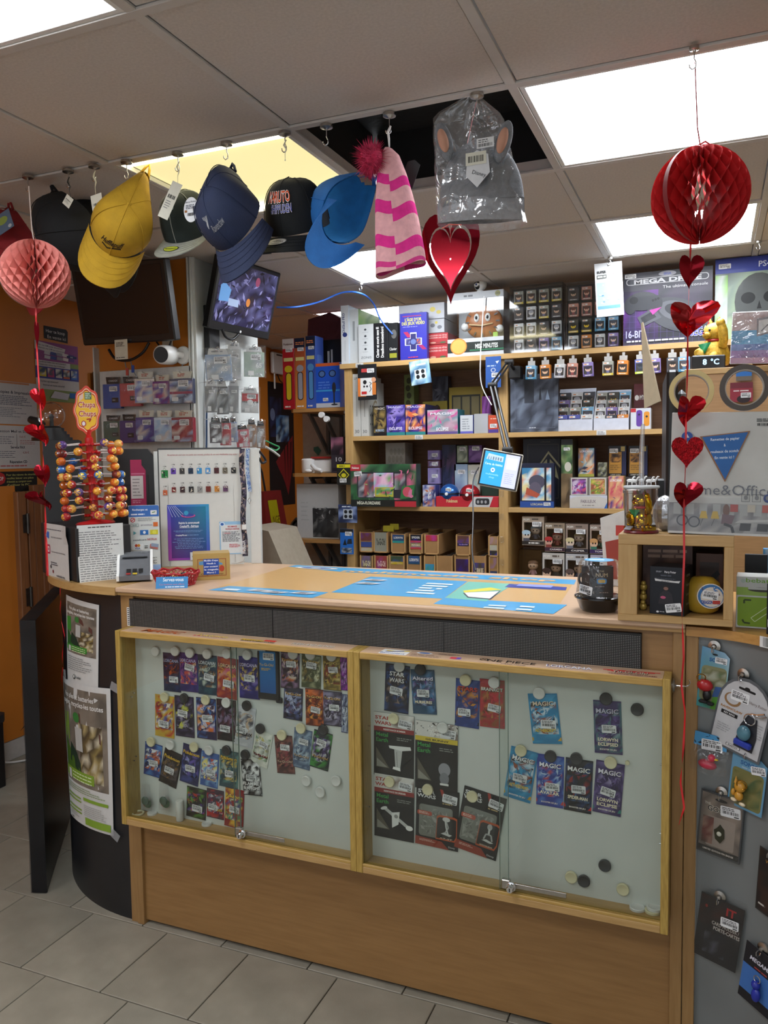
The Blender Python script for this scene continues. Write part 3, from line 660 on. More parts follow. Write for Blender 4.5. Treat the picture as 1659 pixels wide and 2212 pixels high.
tag(MB().lathe([(0,0),(.011,0),(.0115,.001),(.0115,.06),(.010,.062),(0,.062)],(p.x,-.035,CZ0+.0185),18).build('paper_roll',M('white paper roll','#cdccc4',.6),None,40),'white paper roll standing behind the packs on the case floor','paper roll')
def K2(v):return(760+.2351*v[0],1380+.2351*v[1])
def K3(v):return(1060+.2849*v[0],1400+.2849*v[1])
L2=[(K2((415,457)),222*.2351,440*.2351,3,'dark blue and grey pack top left',['#1c2034','#2f4a7c','#3a3a40','#8a7468','#26262c'],'STAR|WARS','#e0e0e0',K2((440,250)),'white',(.0,-.04),None),(K2((660,487)),218*.2351,405*.2351,-3,'teal and violet pack reading MURMURES',['#2c4c66','#4a78a4','#6a4a8c','#8a9ac0','#2a2c4c'],'Altered','#d8d8e8',K2((632,280)),'black',(.0,-.02),'#2a3a5a'),(K2((1062,593)),222*.2351,440*.2351,2,'blue pack with an orange square',['#2c3e78','#39549a','#c9862c','#8a3a24','#22305a'],'STARS','#c8402e',K2((1047,378)),'cream',(-.1,-.18),'#1c2034'),(K2((1290,595)),228*.2351,440*.2351,0,'red and brown pack reading BRAINROT',['#a03038','#8a5a3a','#a8703f','#5a3a2a','#c23440'],'BRAINROT','#e6e2da',K2((1310,400)),'white',(.1,-.08),'#c23440'),(K3((410,535)),222*.2849,378*.2849,-6,'blue pack with gold title in the upper row',['#2a7ca8','#3c98c4','#3a2c28','#8a4a34','#bcd0dc'],'MAGIC','#d8c8b0',K3((368,340)),'white',(.12,-.1),'#c09a34'),(K3((888,600)),212*.2849,400*.2849,-2,'violet and teal pack in the upper row',['#3a2a5c','#4a6a74','#7a9498','#2c2444','#5a4a84'],'MAGIC','#b8b4c8',K3((875,382)),'black',(.05,-.02),'#2f6a70'),(K3((228,958)),206*.2849,392*.2849,9,'blue pack with gold title, first in the lower row',['#2a7ca8','#3c98c4','#3a2c28','#8a4a34','#bcd0dc'],'MAGIC','#e0e0e0',K3((230,775)),'cream',(.0,-.06),'#c09a34'),(K3((450,1006)),206*.2849,388*.2849,1,'deep blue pack reading AVATAR, second in the lower row',['#2a3a8c','#4a70b8','#a8c0d8','#b8402e','#2c3c84'],'MAGIC','#e8e8f0',K3((455,818)),'black',(.1,-.1),'#b03a3a'),(K3((665,1042)),208*.2849,400*.2849,2,'black and navy pack, third in the lower row',['#17181f','#24345c','#2f5078','#8a2a2c','#1c1c26'],'MAGIC','#e8e8e8',K3((650,835)),'black',(.02,-.06),'#b83030'),(K3((893,1062)),216*.2849,398*.2849,4,'violet pack reading LORWYN, fourth in the lower row',['#3a2c5c','#6a5a90','#8a80a8','#2a2244','#4a3c70'],'MAGIC','#e0dce8',K3((910,865)),'cream',(.0,-.06),'#2f7a74'),]
SUB={0:'',1:'MURMURES',4:'AETHERDRIFT',5:'LORWYN|ECLIPSED',6:'AETHERDRIFT',7:'AVATAR',8:'SPIDER-MAN',9:'LORWYN|ECLIPSE'}
for i,(k,w_,h_,rt,d,pal,ti,tc,mg,mc,st,bd)in enumerate(L2):
 o=pack(k[0],k[1],w_,h_,rt,d,pal,ti,tc,bd,st,mg,mc,place='in right case')
 if SUB.get(i):
  _,W,H=spot(k[0],k[1],w_,h_,-.0195);a=Art(900+i);a.l=.0058;y=-H*.25
  for t in SUB[i].split('|'):a.text(t,0,y,H*.062,'#e6dcc0' if i not in(4,6)else '#d8b83a','c',.03,wid=W*.72);y-=H*.09
  if bd and i>4:a.l=.0045;a.text('BOOSTER DE JEU',0,-H*.425,H*.028,'#e8e0d8','c',.02,wid=W*.6)
  a.build('title_print',FOIL,o)
def blister(kx,ky,w,h,rt,desc,style,t1,mg,mc):
 k=K2((kx,ky));p,W,H=spot(k[0],k[1],w*.2351,h*.2351,-.0195)
 o=tag(MB().box(-W/2,-.0015,-H/2,W/2,0,H/2,.0005).build('blister_card',BLACKM),desc,'blister card','flat model kits in the right display case');o.location=p;o.rotation_euler=(0,radians(rt),0)
 a=Art(int(kx));a.rect(-W/2,-H/2,W/2,H/2,'#1f2022')
 if style<3:
  a.rect(-W/2,H*.26,W/2,H/2,'#cfccc6');a.blotch(-W*.05,H*.27,W/2,H/2,['#cfccc6','#b8b4ac','#8a7a72','#d8d4ce'],4,3)
  a.rect(-W/2,H*.21,W/2,H*.28,'#8a3030' if style<2 else '#c9b23a')
  if style<2:a.text('STAR',-W*.27,H*.395,H*.052,'#a83a2c','c',.03,wid=W*.4);a.text('WARS',-W*.27,H*.315,H*.052,'#a83a2c','c',.03,wid=W*.42)
  else:
   a.shards(-W/2,H*.3,W/2,H/2,['#222222','#eeeeee','#555555'],60,.14);a.text('LOONEY',-W*.02,H*.37,H*.04,'#e6e2da','c',.05,wid=W*.34);a.text('TUNES',-W*.02,H*.31,H*.04,'#e6e2da','c',.05,wid=W*.28)
  a.text(t1,W*.02,H*.23,H*.026,'#e8e0d8' if style<2 else '#222222','c',.02,wid=W*.55)
  a.text('Metal',-W*.29,H*.13,H*.062,'#3f9a4a','c',.015,wid=W*.3);a.text('Earth',-W*.29,H*.045,H*.062,'#3f9a4a','c',.015,wid=W*.3)
  a.words(W*.08,H*.09,W*.45,H*.15,2,'#8a8e88',.4);a.poly([(-W*.44,-H*.36),(-W*.1,-H*.36),(-W*.44,-H*.05)],'#5a564a');a.poly([(-W*.42,-H*.35),(-W*.14,-H*.35),(-W*.42,-H*.22)],'#8c8a80')
  g=['#b8b8b4','#d8d8d4','#8a8a86','#e4e4e0']
  if style==0:
   a.poly([(-W*.12,H*.0),(W*.42,H*.02),(W*.44,-H*.03),(W*.2,-H*.06),(-W*.1,-H*.04)],g[1]);a.poly([(W*.02,-H*.05),(W*.22,-H*.06),(W*.17,-H*.34),(W*.05,-H*.34)],g[0]);a.poly([(-W*.02,-H*.36),(W*.18,-H*.38),(W*.17,-H*.33),(-W*.0,-H*.32)],g[3]);a.line([(W*.08,-H*.08),(W*.10,-H*.32)],.002,g[2])
  elif style==1:
   a.line([(-W*.25,-H*.02),(W*.38,-H*.28)],.009,g[0]);a.ell(-W*.25,-H*.03,W*.09,H*.025,g[1],14,.4);a.ell(W*.39,-H*.28,W*.09,H*.04,g[3],14);a.poly([(-W*.05,-H*.08),(W*.15,-H*.05),(W*.12,-H*.25),(-W*.04,-H*.32)],g[1]);a.ell(W*.06,-H*.13,W*.05,H*.03,g[2])
  else:
   a.ell(W*.2,-H*.17,W*.14,H*.10,'#8f9096');a.ell(W*.2,-H*.3,W*.11,H*.09,'#77787e');a.rect(W*.1,-H*.40,W*.3,-H*.37,g[1])
 else:
  a.text('STAR',-W*.26,H*.39,H*.06,'#d8d8d8','c',.03,wid=W*.4);a.text('WARS',-W*.26,H*.315,H*.06,'#d8d8d8','c',.03,wid=W*.44);a.poly([(W*.05,H*.5),(W*.12,H*.5),(W*.22,H*.3),(W*.15,H*.3)],'#9a3a30')
  a.words(W*.12,H*.25,W*.46,H*.32,2,'#b09a6a',.5);a.rrect(-W*.42,-H*.34,W*.36,H*.2,W*.06,'#77786f');a.shards(-W*.38,-H*.3,W*.3,H*.15,['#8c8d84','#63645c','#9a9b92'],70,.16)
  a.poly([(-W/2,-H/2),(W*.3,-H/2),(W*.12,-H*.38),(-W/2,-H*.36)],'#8a3a2c');a.words(-W*.4,-H*.43,-W*.0,-H*.39,2,'#d8b8a8',.4)
  a.rrect(-W*.46,H*.02,-W*.12,H*.09,W*.03,'#b04a34');a.words(-W*.42,H*.035,-W*.15,H*.08,2,'#e8d8c8',.45)
  P=[(-W*.02,-H*.35),(W*.42,-H*.35),(W*.47,-H*.27),(W*.47,H*.05),(W*.40,H*.07),(W*.06,H*.07),(0,H*.04)];a.poly(P,'#b8552f');a.poly([(x_*.93+W*.015,y_*.86-.004)for x_,y_ in P],'#1a1a1c')
  g=['#b0b0ac','#d0d0cc','#8a8a86']
  if style==3:a.ell(W*.22,H*.01,W*.09,H*.04,g[1],12);a.line([(W*.22,-H*.02),(W*.27,-H*.12),(W*.2,-H*.22)],.004,g[0]);a.line([(W*.2,-H*.02),(W*.22,-H*.12),(W*.27,-H*.24)],.004,g[1]);a.poly([(W*.1,-H*.24),(W*.3,-H*.27),(W*.36,-H*.24),(W*.18,-H*.21)],g[1])
  else:a.ell(W*.24,-H*.01,W*.06,H*.05,g[0],12);a.line([(W*.24,-H*.04),(W*.24,-H*.14)],.005,g[1]);a.line([(W*.14,-H*.22),(W*.18,-H*.13),(W*.30,-H*.13),(W*.34,-H*.22)],.004,g[0]);a.poly([(W*.1,-H*.24),(W*.3,-H*.26),(W*.38,-H*.24),(W*.2,-H*.21)],g[1])
  a.text(t1,W*.22,-H*.325,H*.02,'#e8d0b8','c',.02,wid=W*.3);a.text('Disney',W*.36,-H*.46,H*.03,'#d0d0d0','c')
 a.build('front_print',CARD,o,lambda u,v,l:(u,-.0015-l,v))
 if style>2:MB().grid(lambda u,v:((u-.5)*W*.76-W*.02,-.005*(min(1,6*u*(1-u)))*(min(1,6*v*(1-v)))-.0035,-H*.34+H*.54*v),8,8).build('clear_blister',CLEAR,o,60)
 s=Art(int(kx)+1);s.sticker(0,0,W*.34,W*.19,radians(-6));s.build('price_sticker',PAPER,o,lambda u,v,l:(u+W*.29,-.0037-l,v+H*.36))
 magnet(*K2(mg),mc,f'{mc} round magnet holding the '+' '.join(desc.split(' in the')[0].split()[:11]),Y=-.0225)
blister(387,982,366,585,1,'black model kit card reading RESISTANCE BOMBER',0,'RESISTANCE BOMBER',(387,730),'cream')
blister(777,1082,388,625,1,'black model kit card with a yellow band',2,'GS BUNNY',(838,815),'white')
blister(390,1548,362,580,1,'black model kit card reading RESISTANCE SKI SPEEDER',1,'RESISTANCE SKI SPEEDER',(348,1310),'cream')
blister(785,1645,392,540,2,'dark model kit card with an orange frame, lower middle',3,'AT-ST',(700,1382),'cream')
blister(1180,1690,390,590,10,'tilted dark model kit card reading DESTROYER DROID',4,'DESTROYER DROID',(1108,1445),'cream')
for x,y,c,l in((1112,463,'black','lone black round magnet at the top right of the right display case'),(612,1733,'cream','cream round magnet touching a black one low on the right case back'),(708,1762,'black','black round magnet touching a cream one low on the right case back'),(866,1645,'black','lone black round magnet above the cream and black pair'),(1003,1825,'cream','lone cream round magnet low right on the case back')):magnet(*K3((x,y)),c,l)
magnet(*K3((1037,866)),'cream','tiny cream dot magnet right of the violet pack',r=.0052)
for x,y,z,c,l in((1117,1940,.380,'white','white round magnet lying on the right case floor left of the pile'),(1228,1990,.380,'cream','cream round magnet at the bottom of the pile on the case floor'),(1247,1947,.3866,'white','white round magnet on top of the pile on the case floor')):
 q=at_z(*K3((x,y)),CZ0+.018);o=magnet(*K3((x,y)),c,l,flat=True,r=.0182);o.location.z=z
 if z>.384:o.location.x,o.location.y=bx+.004,by+.004
 else:bx,by=o.location.x,o.location.y
# -- right-hand counter that curves towards the viewer
RC=thing('curved_counter','second beech counter with curved grey metal front, right of the main counter','counter',(0,0,0))
def rarc(r,a0=0,a1=75,n=24):return[(.447+r*sin(radians(a0+(a1-a0)*k/n)),-.264+r*cos(radians(a0+(a1-a0)*k/n)))for k in range(n+1)]
I,O=rarc(.25),rarc(.80)
MB().prism(I+O[::-1],1.050,1.072,'z').build('worktop',M_wood('beech worktop','#b98a4c','#a97a3e',.4,'x'),RC,30)
gm=M('grey metal panel','#7b7f80',.42,.35,.06,6,.03,80)
MB().grid(lambda u,v:(*rarc(.268,6,75,40)[round(u*40)],1.05*v),40,1).build('metal_panel',gm,RC,60)
MB().box(.4475,-.008,0,.474,.03,1.05,.001).build('stile',BEECHZ,RC)
s=Art(31);s.rect(-.012,-.012,.012,.012,'#d4d4d2');s.bars(-.004,-.010,.011,.010);a_=at_y(1652,1390,-.075)
s.build('price_label',PAPER,RC,FRONT,(a_.x,a_.y,1.061),(0,0,radians(-38)))
def on_panel(px,py,off=.012):
 d=ray(px,py);o=Vector(CAM);r=.268-off;cx,cy=.447,-.264
 A=d.x**2+d.y**2;B=2*((o.x-cx)*d.x+(o.y-cy)*d.y);Cc=(o.x-cx)**2+(o.y-cy)**2-r*r
 t=(-B+sqrt(max(0,B*B-4*A*Cc)))/(2*A);p=o+d*t;return p,math.atan2(p.x-cx,p.y-cy)
def mhook(name,label,loc,rz=0,parent=None,s=1.0):
 t=thing(name,label,'hook',loc,(0,0,rz),'magnet hooks')
 MB().lathe([(0,0),(.0125,0),(.0135,-.002),(.0135,-.006),(.006,-.008),(.004,-.012),(0,-.012)],(0,0,0),18,axis='y').build('magnet',STEEL,t,35).rotation_euler=(0,0,pi)
 MB().tube([(0,-.010,0),(0,-.022,0),(0,-.026,-.003),(0,-.026,-.010),(0,-.021,-.014),(0,-.015,-.013),(0,-.012,-.008)],.0013,7).build('hook',CHROME,t,40)
 return t
def hangcard(px,py,w,h,rot,name,label,cat,draw,off=.012,body='#202022',shape='rect',hookdx=0,hook=True,mat=CARD,tilt=0):
 """card on a magnet hook against the curved panel: px, py centre; w, h in metres"""
 p,a=on_panel(px,py,off);rz=-a
 o=None;mb=MB()
 if shape=='arch':
  P=[(-w/2,-h/2),(w/2,-h/2),(w/2,h*.12)]+[(w/2*cos(t*pi/10),h*.12+h*.38*sin(t*pi/10))for t in range(1,10)]+[(-w/2,h*.12)]
  mb.prism(P,-.001,.0)
 elif shape=='cut':mb.prism([(-w/2,-h/2),(w/2,-h/2),(w/2,h*.38),(w*.3,h*.46),(-w/2,h/2)],-.001,0)
 else:mb.box(-w/2,-.001,-h/2,w/2,0,h/2,.0004)
 o=tag(mb.build(name,M('card '+body,body,.5)),label,cat,'carded trinkets on the grey panel');o.location=p;o.rotation_euler=(0,radians(rot),rz)
 a_=Art(int(px));draw(a_,w,h);a_.build('front_print',mat,o,lambda u,v,l:(u,-.001-l,v))
 if hook:
  mhook('magnet_hook','steel magnet hook of the '+' '.join(label.split(' on the')[0].split()[:9]),p+Vector((hookdx*cos(rz)+sin(rz)*-.010,off*.6,h/2+.004)),rz)
 return o
def part_on(o,mb,name,mat,loc,rot=(0,0,0),smooth=40):
 q=mb.build(name,mat,o,smooth);q.location=loc;q.rotation_euler=rot;return q
def ring(r,t,n=24):return MB().tube([(r*cos(2*pi*k/n),0,r*sin(2*pi*k/n))for k in range(n+1)],t,7,False)
def lay(o,w,h,st=True,y=-.0025,x=0,z=0,sw=.030,rot=0):
 s=Art(int(abs(o.location.x)*997+h*1000));s.l=0;s.sticker(0,0,sw,sw*.55,radians(rot));return s.build('price_sticker',PAPER,o,FRONT,(x,y,z))
RED=M('red enamel','#a51f24',.3,var=.05);GOLD=M('gold metal','#b58a35',.2,1,.1)
def d1(a,w,h):
 a.poly([(-w/2,-h/2),(w/2,-h/2),(w/2,h*.38),(w*.3,h*.46),(-w/2,h/2)],['#3f8a8c','#5a8a3a','#9ab4c8','#7fa0b8','#5a88a8']);a.rrect(-w*.44,-h*.38,w*.45,h*.20,w*.15,'#7a7a58');a.blotch(-w*.38,-h*.2,w*.42,h*.15,['#8a8a6a','#6a6a4a','#9a9c88','#5a6a4a'],4,5);a.poly([(w*.0,-h*.5),(w*.5,-h*.5),(w*.5,-h*.25),(w*.05,-h*.3)],'#4f8a30');a.poly([(w*.02,-h*.3),(w*.5,-h*.25),(w*.5,-h*.1),(w*.1,-h*.12)],'#3a5a90');a.text('SO',-w*.08,h*.28,h*.06,'#2a5a90','c',.04);a.ell(-w*.02,h*.40,w*.10,h*.016,'#202022')
o=hangcard(1541,1466,.062,.142,5,'figure_card','sky blue card with a red and black figurine on a gold ring','key ring',d1,body='#6a90a8',shape='cut')
part_on(o,MB().ball((0,0,0),.0165,16,10,(1.1,.7,.85)),'figurine_body',RED,(-.014,-.012,-.016))
part_on(o,MB().ball((0,0,0),.010,12,8,(1,.8,1.3)).box(-.016,-.008,-.020,.004,.006,-.013,.003).box(.002,-.008,-.022,.018,.006,-.015,.003),'figurine_legs',BLACKP,(-.008,-.010,-.038))
part_on(o,ring(.0095,.0013),'key_ring',GOLD,(-.022,-.020,.002),(.3,0,.4));lay(o,0,0,x=.013,z=.045,sw=.026)
def d2(a,w,h):
 P=[(-w*.46,-h*.47),(w*.46,-h*.47),(w*.46,h*.12)]+[(w*.46*cos(t*pi/10),h*.12+h*.34*sin(t*pi/10))for t in range(1,10)]+[(-w*.46,h*.12)]
 a.poly(P,'#b6b6b8');a.rrect(-w*.16,h*.335,w*.16,h*.365,w*.02,'#1a1a1c');a.ell(0,h*.37,w*.05,h*.02,'#1a1a1c');a.ell(-w*.22,h*.16,w*.16,h*.09,'#8a6a48');a.ell(-w*.22,h*.17,w*.12,h*.07,'#b6b6b8');a.text('Harry Potter',w*.25,h*.20,h*.04,'#6a5a50','c',0,wid=w*.32);a.text('RAVENCLAW',-w*.2,h*.02,h*.03,'#a07038','c',.03,wid=w*.42);a.rect(-w*.38,-h*.06,-w*.06,-h*.01,'#1c1c1e');a.text('KEY RING',-w*.22,-h*.047,h*.024,'#d0d0d0','c',.02)
 a.words(-w*.4,-h*.3,-w*.1,-h*.18,4,'#9a9a9c',.4);a.rrect(-w*.16,-h*.445,w*.12,-h*.405,w*.02,'#2a2a2c');a.rrect(-w*.15,-h*.442,w*.11,-h*.408,w*.02,'#c4c4c4');a.text('PLASTOY',-w*.02,-h*.437,h*.022,'#1c1c1e','c',.03);a.words(w*.3,-h*.2,w*.44,0,6,'#9a9a9c',.4)
 a.poly([(-w*.02,-h*.4),(w*.34,-h*.4),(w*.36,-h*.2),(w*.30,h*.04),(w*.12,h*.06),(w*.02,-h*.1)],'#2c2e34')
o=hangcard(1602,1547,.122,.178,12,'figure_card','big white arched blister card with a blue-grey figurine on a silver ring','key ring',d2,.022,'#55585c','arch',.0)
part_on(o,MB().ball((0,0,0),.0155,16,10,(1,.6,1.15)),'figurine_body',M('blue grey enamel','#4a7484',.25,var=.2),(.018,-.012,-.030))
part_on(o,MB().box(-.020,-.006,-.007,.020,.006,.007,.003),'figurine_base',M('royal blue enamel','#23389a',.3),(.020,-.010,-.056))
part_on(o,ring(.0125,.0014),'key_ring',CHROME,(.022,-.008,.004));part_on(o,MB().tube([(0,0,0),(.014,-.002,.004),(.028,-.002,.012),(.034,-.002,.008),(.026,-.002,.002),(.012,-.002,.0)],.0022,7),'lobster_clasp',CHROME,(.022,-.007,.018));lay(o,0,0,x=-.012,z=.042,sw=.042,rot=4)
def d3(a,w,h):
 a.poly([(-w/2,h*.5),(-w/2,h*.18),(w/2,h*.18),(w/2,h*.5)],'#4a90c0');a.shards(-w/2,h*.2,w/2,h*.5,['#20242c'],14,.22)
p,a_=on_panel(1532,1628,.018);o=thing('duck_bag','small clear bag with a pink duck under a blue spotted card','toy',p,(0,radians(6),-a_),'carded trinkets on the grey panel')
MB().box(-.036,-.0006,.014,.036,.0006,.046).build('header_card',M('card blue','#4a90c0',.5),o)
q=Art(33);d3(q,.072,.09);q.build('header_print',CARD,o,lambda u,v,l:(u,-.0006-l,v));lay(o,0,0,x=.004,z=.022,sw=.046,rot=5)
PINK=M('pink rubber','#c0304a',.35);MB().ball((0,-.006,-.024),.0165,18,10,(1.25,.7,.7)).ball((.008,-.008,-.006),.0095,14,8).build('duck',PINK,o,60);MB().ball((.017,-.010,-.006),.005,10,6,(1.3,.9,.5)).build('beak',M('yellow rubber','#d8b02a',.4),o,60)
MB().grid(lambda u,v:((u-.5)*.08+.002*sin(9*v),-.016*sin(pi*u)*min(1,3*(1-v))-.001,-.044+.06*v),8,8).build('bag_film',POLY,o,70)
def d4(a,w,h):
 a.poly([(-w/2,-h/2),(w/2,-h/2),(w/2,h*.38),(w*.3,h*.46),(-w/2,h/2)],'#5f8ca8');a.rrect(-w*.45,-h*.46,w*.45,h*.2,w*.1,'#6e6c42');a.blotch(-w*.4,-h*.42,w*.4,h*.14,['#6e6c42','#5a5c34','#7a7248','#4a5a3c'],4,5);a.text('SONIC',w*.0,h*.28,h*.07,'#2f5a8a','c',.04,wid=w*.5);a.words(-w*.2,h*.21,w*.3,h*.26,1,'#8aa0b0');a.ell(0,h*.41,w*.09,h*.014,'#202022')
o=hangcard(1615,1690,.082,.132,6,'figure_card','blue card with a golden figurine on a gold ring','key ring',d4,body='#5f8ca8',shape='cut')
AMB=M('amber enamel','#c08a30',.3)
part_on(o,MB().ball((0,0,.012),.013,16,10,(1,.8,1)).ball((0,0,-.010),.010,14,8,(1,.8,1.1)).tube([(-.010,0,.018),(-.011,0,.032)],[.005,.001],8).ball((-.014,.0,-.006),.006,10,6,(.8,.8,1.4)),'figurine',AMB,(-.010,-.012,-.024),(0,0,0),60)
part_on(o,MB().ball((-.010,0,0),.006,10,6,(1.3,.8,.7)).ball((.011,0,-.003),.006,10,6,(1.3,.8,.7)),'figurine_shoes',M('cream enamel','#d8c8a8',.35),(-.010,-.014,-.046),(0,0,0),60)
part_on(o,ring(.011,.0013),'key_ring',GOLD,(-.002,-.020,-.002),(.2,0,.2));lay(o,0,0,x=.022,z=.036,sw=.034,rot=14)
def d5(a,w,h):
 a.blotch(-w*.46,-h*.47,w*.46,h*.47,['#7a6e64','#6a5f56','#8a7c70','#5f564e'],5,7);a.rrect(-w*.3,-h*.36,w*.34,h*.12,w*.04,'#8f8378');a.rect(-w*.46,-h*.47,w*.46,-h*.38,'#2f2f2c');a.text('LIMITED EDITION PIN BADGE',0,-h*.44,h*.026,'#d0cac0','c',.02,wid=w*.7)
 a.text('THE',-w*.32,h*.29,h*.035,'#b8b2a4','c',.03);a.text('GOONIES',w*.05,h*.20,h*.085,'#c8c2b4','c',.07,wid=w*.72);a.text('GOONIES',w*.05,h*.20,h*.085,'#1f1d1a','c',.02,wid=w*.72);a.ell(-w*.02,h*.40,w*.14,h*.025,'#161616');a.blotch(-w*.40,-h*.33,-w*.15,h*.1,['#6a3a34','#7a5a50','#4a3a34','#8a6a5a'],3,6)
o=hangcard(1556,1784,.098,.150,4,'pin_badge_card','grey-brown blister card with a skull pin badge','pin badge',d5,body='#34373a')
part_on(o,MB().prism([(-.008,-.014),(.004,-.022),(.012,-.008),(.010,.012),(.0,.022),(-.006,.012),(-.012,.006)],-.003,0),'badge',M('dark bronze','#3a3a2c',.4,.5,.2),(0,-.002,-.018))
part_on(o,MB().ball((0,0,0),.0055,12,8,(1,.3,1)),'badge_skull',M('bone enamel','#b8b8a8',.4),(0,-.005,-.018));lay(o,0,0,x=.020,z=.040,sw=.044,rot=5);part_on(o,MB().sheet(lambda u,v:((u-.5)*.098,-.004,-.075+.15*v),2,2),'clear_blister',M_clear('thin sleeve',(.97,.97,.97),.03,.15),(0,0,0))
def d6(a,w,h):a.blotch(-w*.46,-h*.47,w*.46,h*.47,['#2a2624','#382a26','#3a2c22','#242224'],4,6);a.text('V',-w*.22,h*.30,h*.05,'#a07a3a','c',.02);a.words(-w*.4,-h*.40,-w*.05,-h*.35,1,'#b8b4ac')
hangcard(1668,1915,.080,.150,4,'pin_badge_card','dark blister card cut by the right edge of the picture','pin badge',d6,body='#2a2826')
def d7(a,w,h):
 a.rect(-w/2,-h/2,w/2,h/2,'#232224');a.blotch(-w*.48,h*.02,w*.48,h*.48,['#231f20','#2c2120','#3a201c','#1f1e20'],4,4);a.blotch(-w*.3,-h*.4,w*.2,-h*.05,['#242326','#2a2a30','#4a4a54','#242326'],4,4);a.text('IT',w*.22,h*.30,h*.12,'#a32a2c','c',.03);a.text('CARD HOLDER /',w*.14,h*.08,h*.055,'#b9b4ac','c',.01,wid=w*.62);a.text('PORTE-CARTES',w*.18,h*.005,h*.055,'#b9b4ac','c',.02,wid=w*.6);a.ell(-w*.34,h*.32,w*.03,h*.025,'#8a2c24')
o=hangcard(1552,2012,.098,.158,7,'card_holder','black card holder in a clear sleeve with red title','card holder',d7,body='#202022')
part_on(o,MB().sheet(lambda u,v:((u-.5)*.106,-.0035,-.082+.178*v),2,2),'clear_sleeve',M_clear('thin sleeve',(.97,.97,.97),.03,.15),(0,0,0));lay(o,0,0,y=-.0045,x=.022,z=.032,sw=.040,rot=5)
def d8(a,w,h):a.rect(-w/2,-h/2,w/2,h/2,'#222226');a.rect(-w/2,-h*.34,w/2,h*.12,'#3f6cae');a.text('MEGAMAN',0,h*.24,h*.07,'#c8c8d4','c',.03,wid=w*.7,shear=.2);a.words(-w*.2,h*.14,w*.3,h*.18,1,'#a04040')
o=hangcard(1643,2120,.096,.142,9,'figure_card','black and blue card with a dark blue figurine, lowest on the panel','key ring',d8,body='#222226')
part_on(o,MB().ball((0,0,.012),.010,14,8).ball((.004,0,-.012),.012,14,8,(.9,.7,1.4)),'figurine',M('cobalt enamel','#26329a',.25),(-.002,-.012,-.018));part_on(o,ring(.008,.0012),'key_ring',CHROME,(0,-.014,.010))
# -- black flap gate, posters on the curved end, oddments on the floor
g0=Vector((-1.640,.0,0));gd=Vector((-.60,.80,0)).normalized();gn=Vector((gd.y,-gd.x,0))*-1
gt=thing('counter_gate','black hinged counter flap wrapped in shiny tape, standing open','gate',g0)
gp=[(0,0),(.050,.016)];L_=.74;th=Vector((.050,.018,0))
foot=[Vector((0,0,0)),th,th+gd*L_,gd*L_]
MB().prism([(p.x,p.y)for p in foot],.003,.945,'z').build('gate_panel',BLKG if 'BLKG' in globals()else M('black gate laminate','#1b1c1e',.35,var=.2,scale=10),gt)
R=random.Random(8);tp=MB()
tp.grid(lambda u,v:(-.002+.054*u+.0015*sin(40*v+6*u),-.0025+.017*u-.0012*sin(31*v+3*u),.001+.945*v),5,40)
tp.grid(lambda u,v:tuple(Vector((0,0,.9465+.0012*sin(30*v)))+th*u+gd*(L_*v)),5,24)
tp.build('wrap_tape',M_clear('black wrap film',(.6,.6,.62),.03,.25,.3,(.03,.03,.032),.3,12),gt,60)
def on_end(px,py,r=.6025):
 d=ray(px,py);o=Vector(CAM);cx,cy=XS,.60
 A=d.x**2+d.y**2;B=2*((o.x-cx)*d.x+(o.y-cy)*d.y);Cc=(o.x-cx)**2+(o.y-cy)**2-r*r
 t=(-B-sqrt(max(0,B*B-4*A*Cc)))/(2*A);p=o+d*t;return math.atan2(cx-p.x,cy-p.y),p.z
def poster(name,label,tl,tr,br,bl,draw,w,h,r=.602,cat='poster'):
 (a0,z0),(a1,z1),(a2,z2),(a3,z3)=on_end(*tl),on_end(*tr),on_end(*br),on_end(*bl)
 def mp(u,v,l):
  s_,t_=u/w+.5,v/h+.5;a=(a0+(a1-a0)*s_)*t_+(a3+(a2-a3)*s_)*(1-t_);z=(z0+(z1-z0)*s_)*t_+(z3+(z2-z3)*s_)*(1-t_);q=r+l*1.5
  return(XS-q*sin(a),.60-q*cos(a),z)
 a=Art(11);n=14
 for i in range(n):
  for j in range(4):a.rect(-w/2+w*i/n,-h/2+h*j/4,-w/2+w*(i+1)/n,-h/2+h*(j+1)/4,'#c9cac8',False)
 a.up();draw(a,w,h);return tag(a.build(name,PAPER,None,mp),label,cat,'recycling posters on the black counter end')
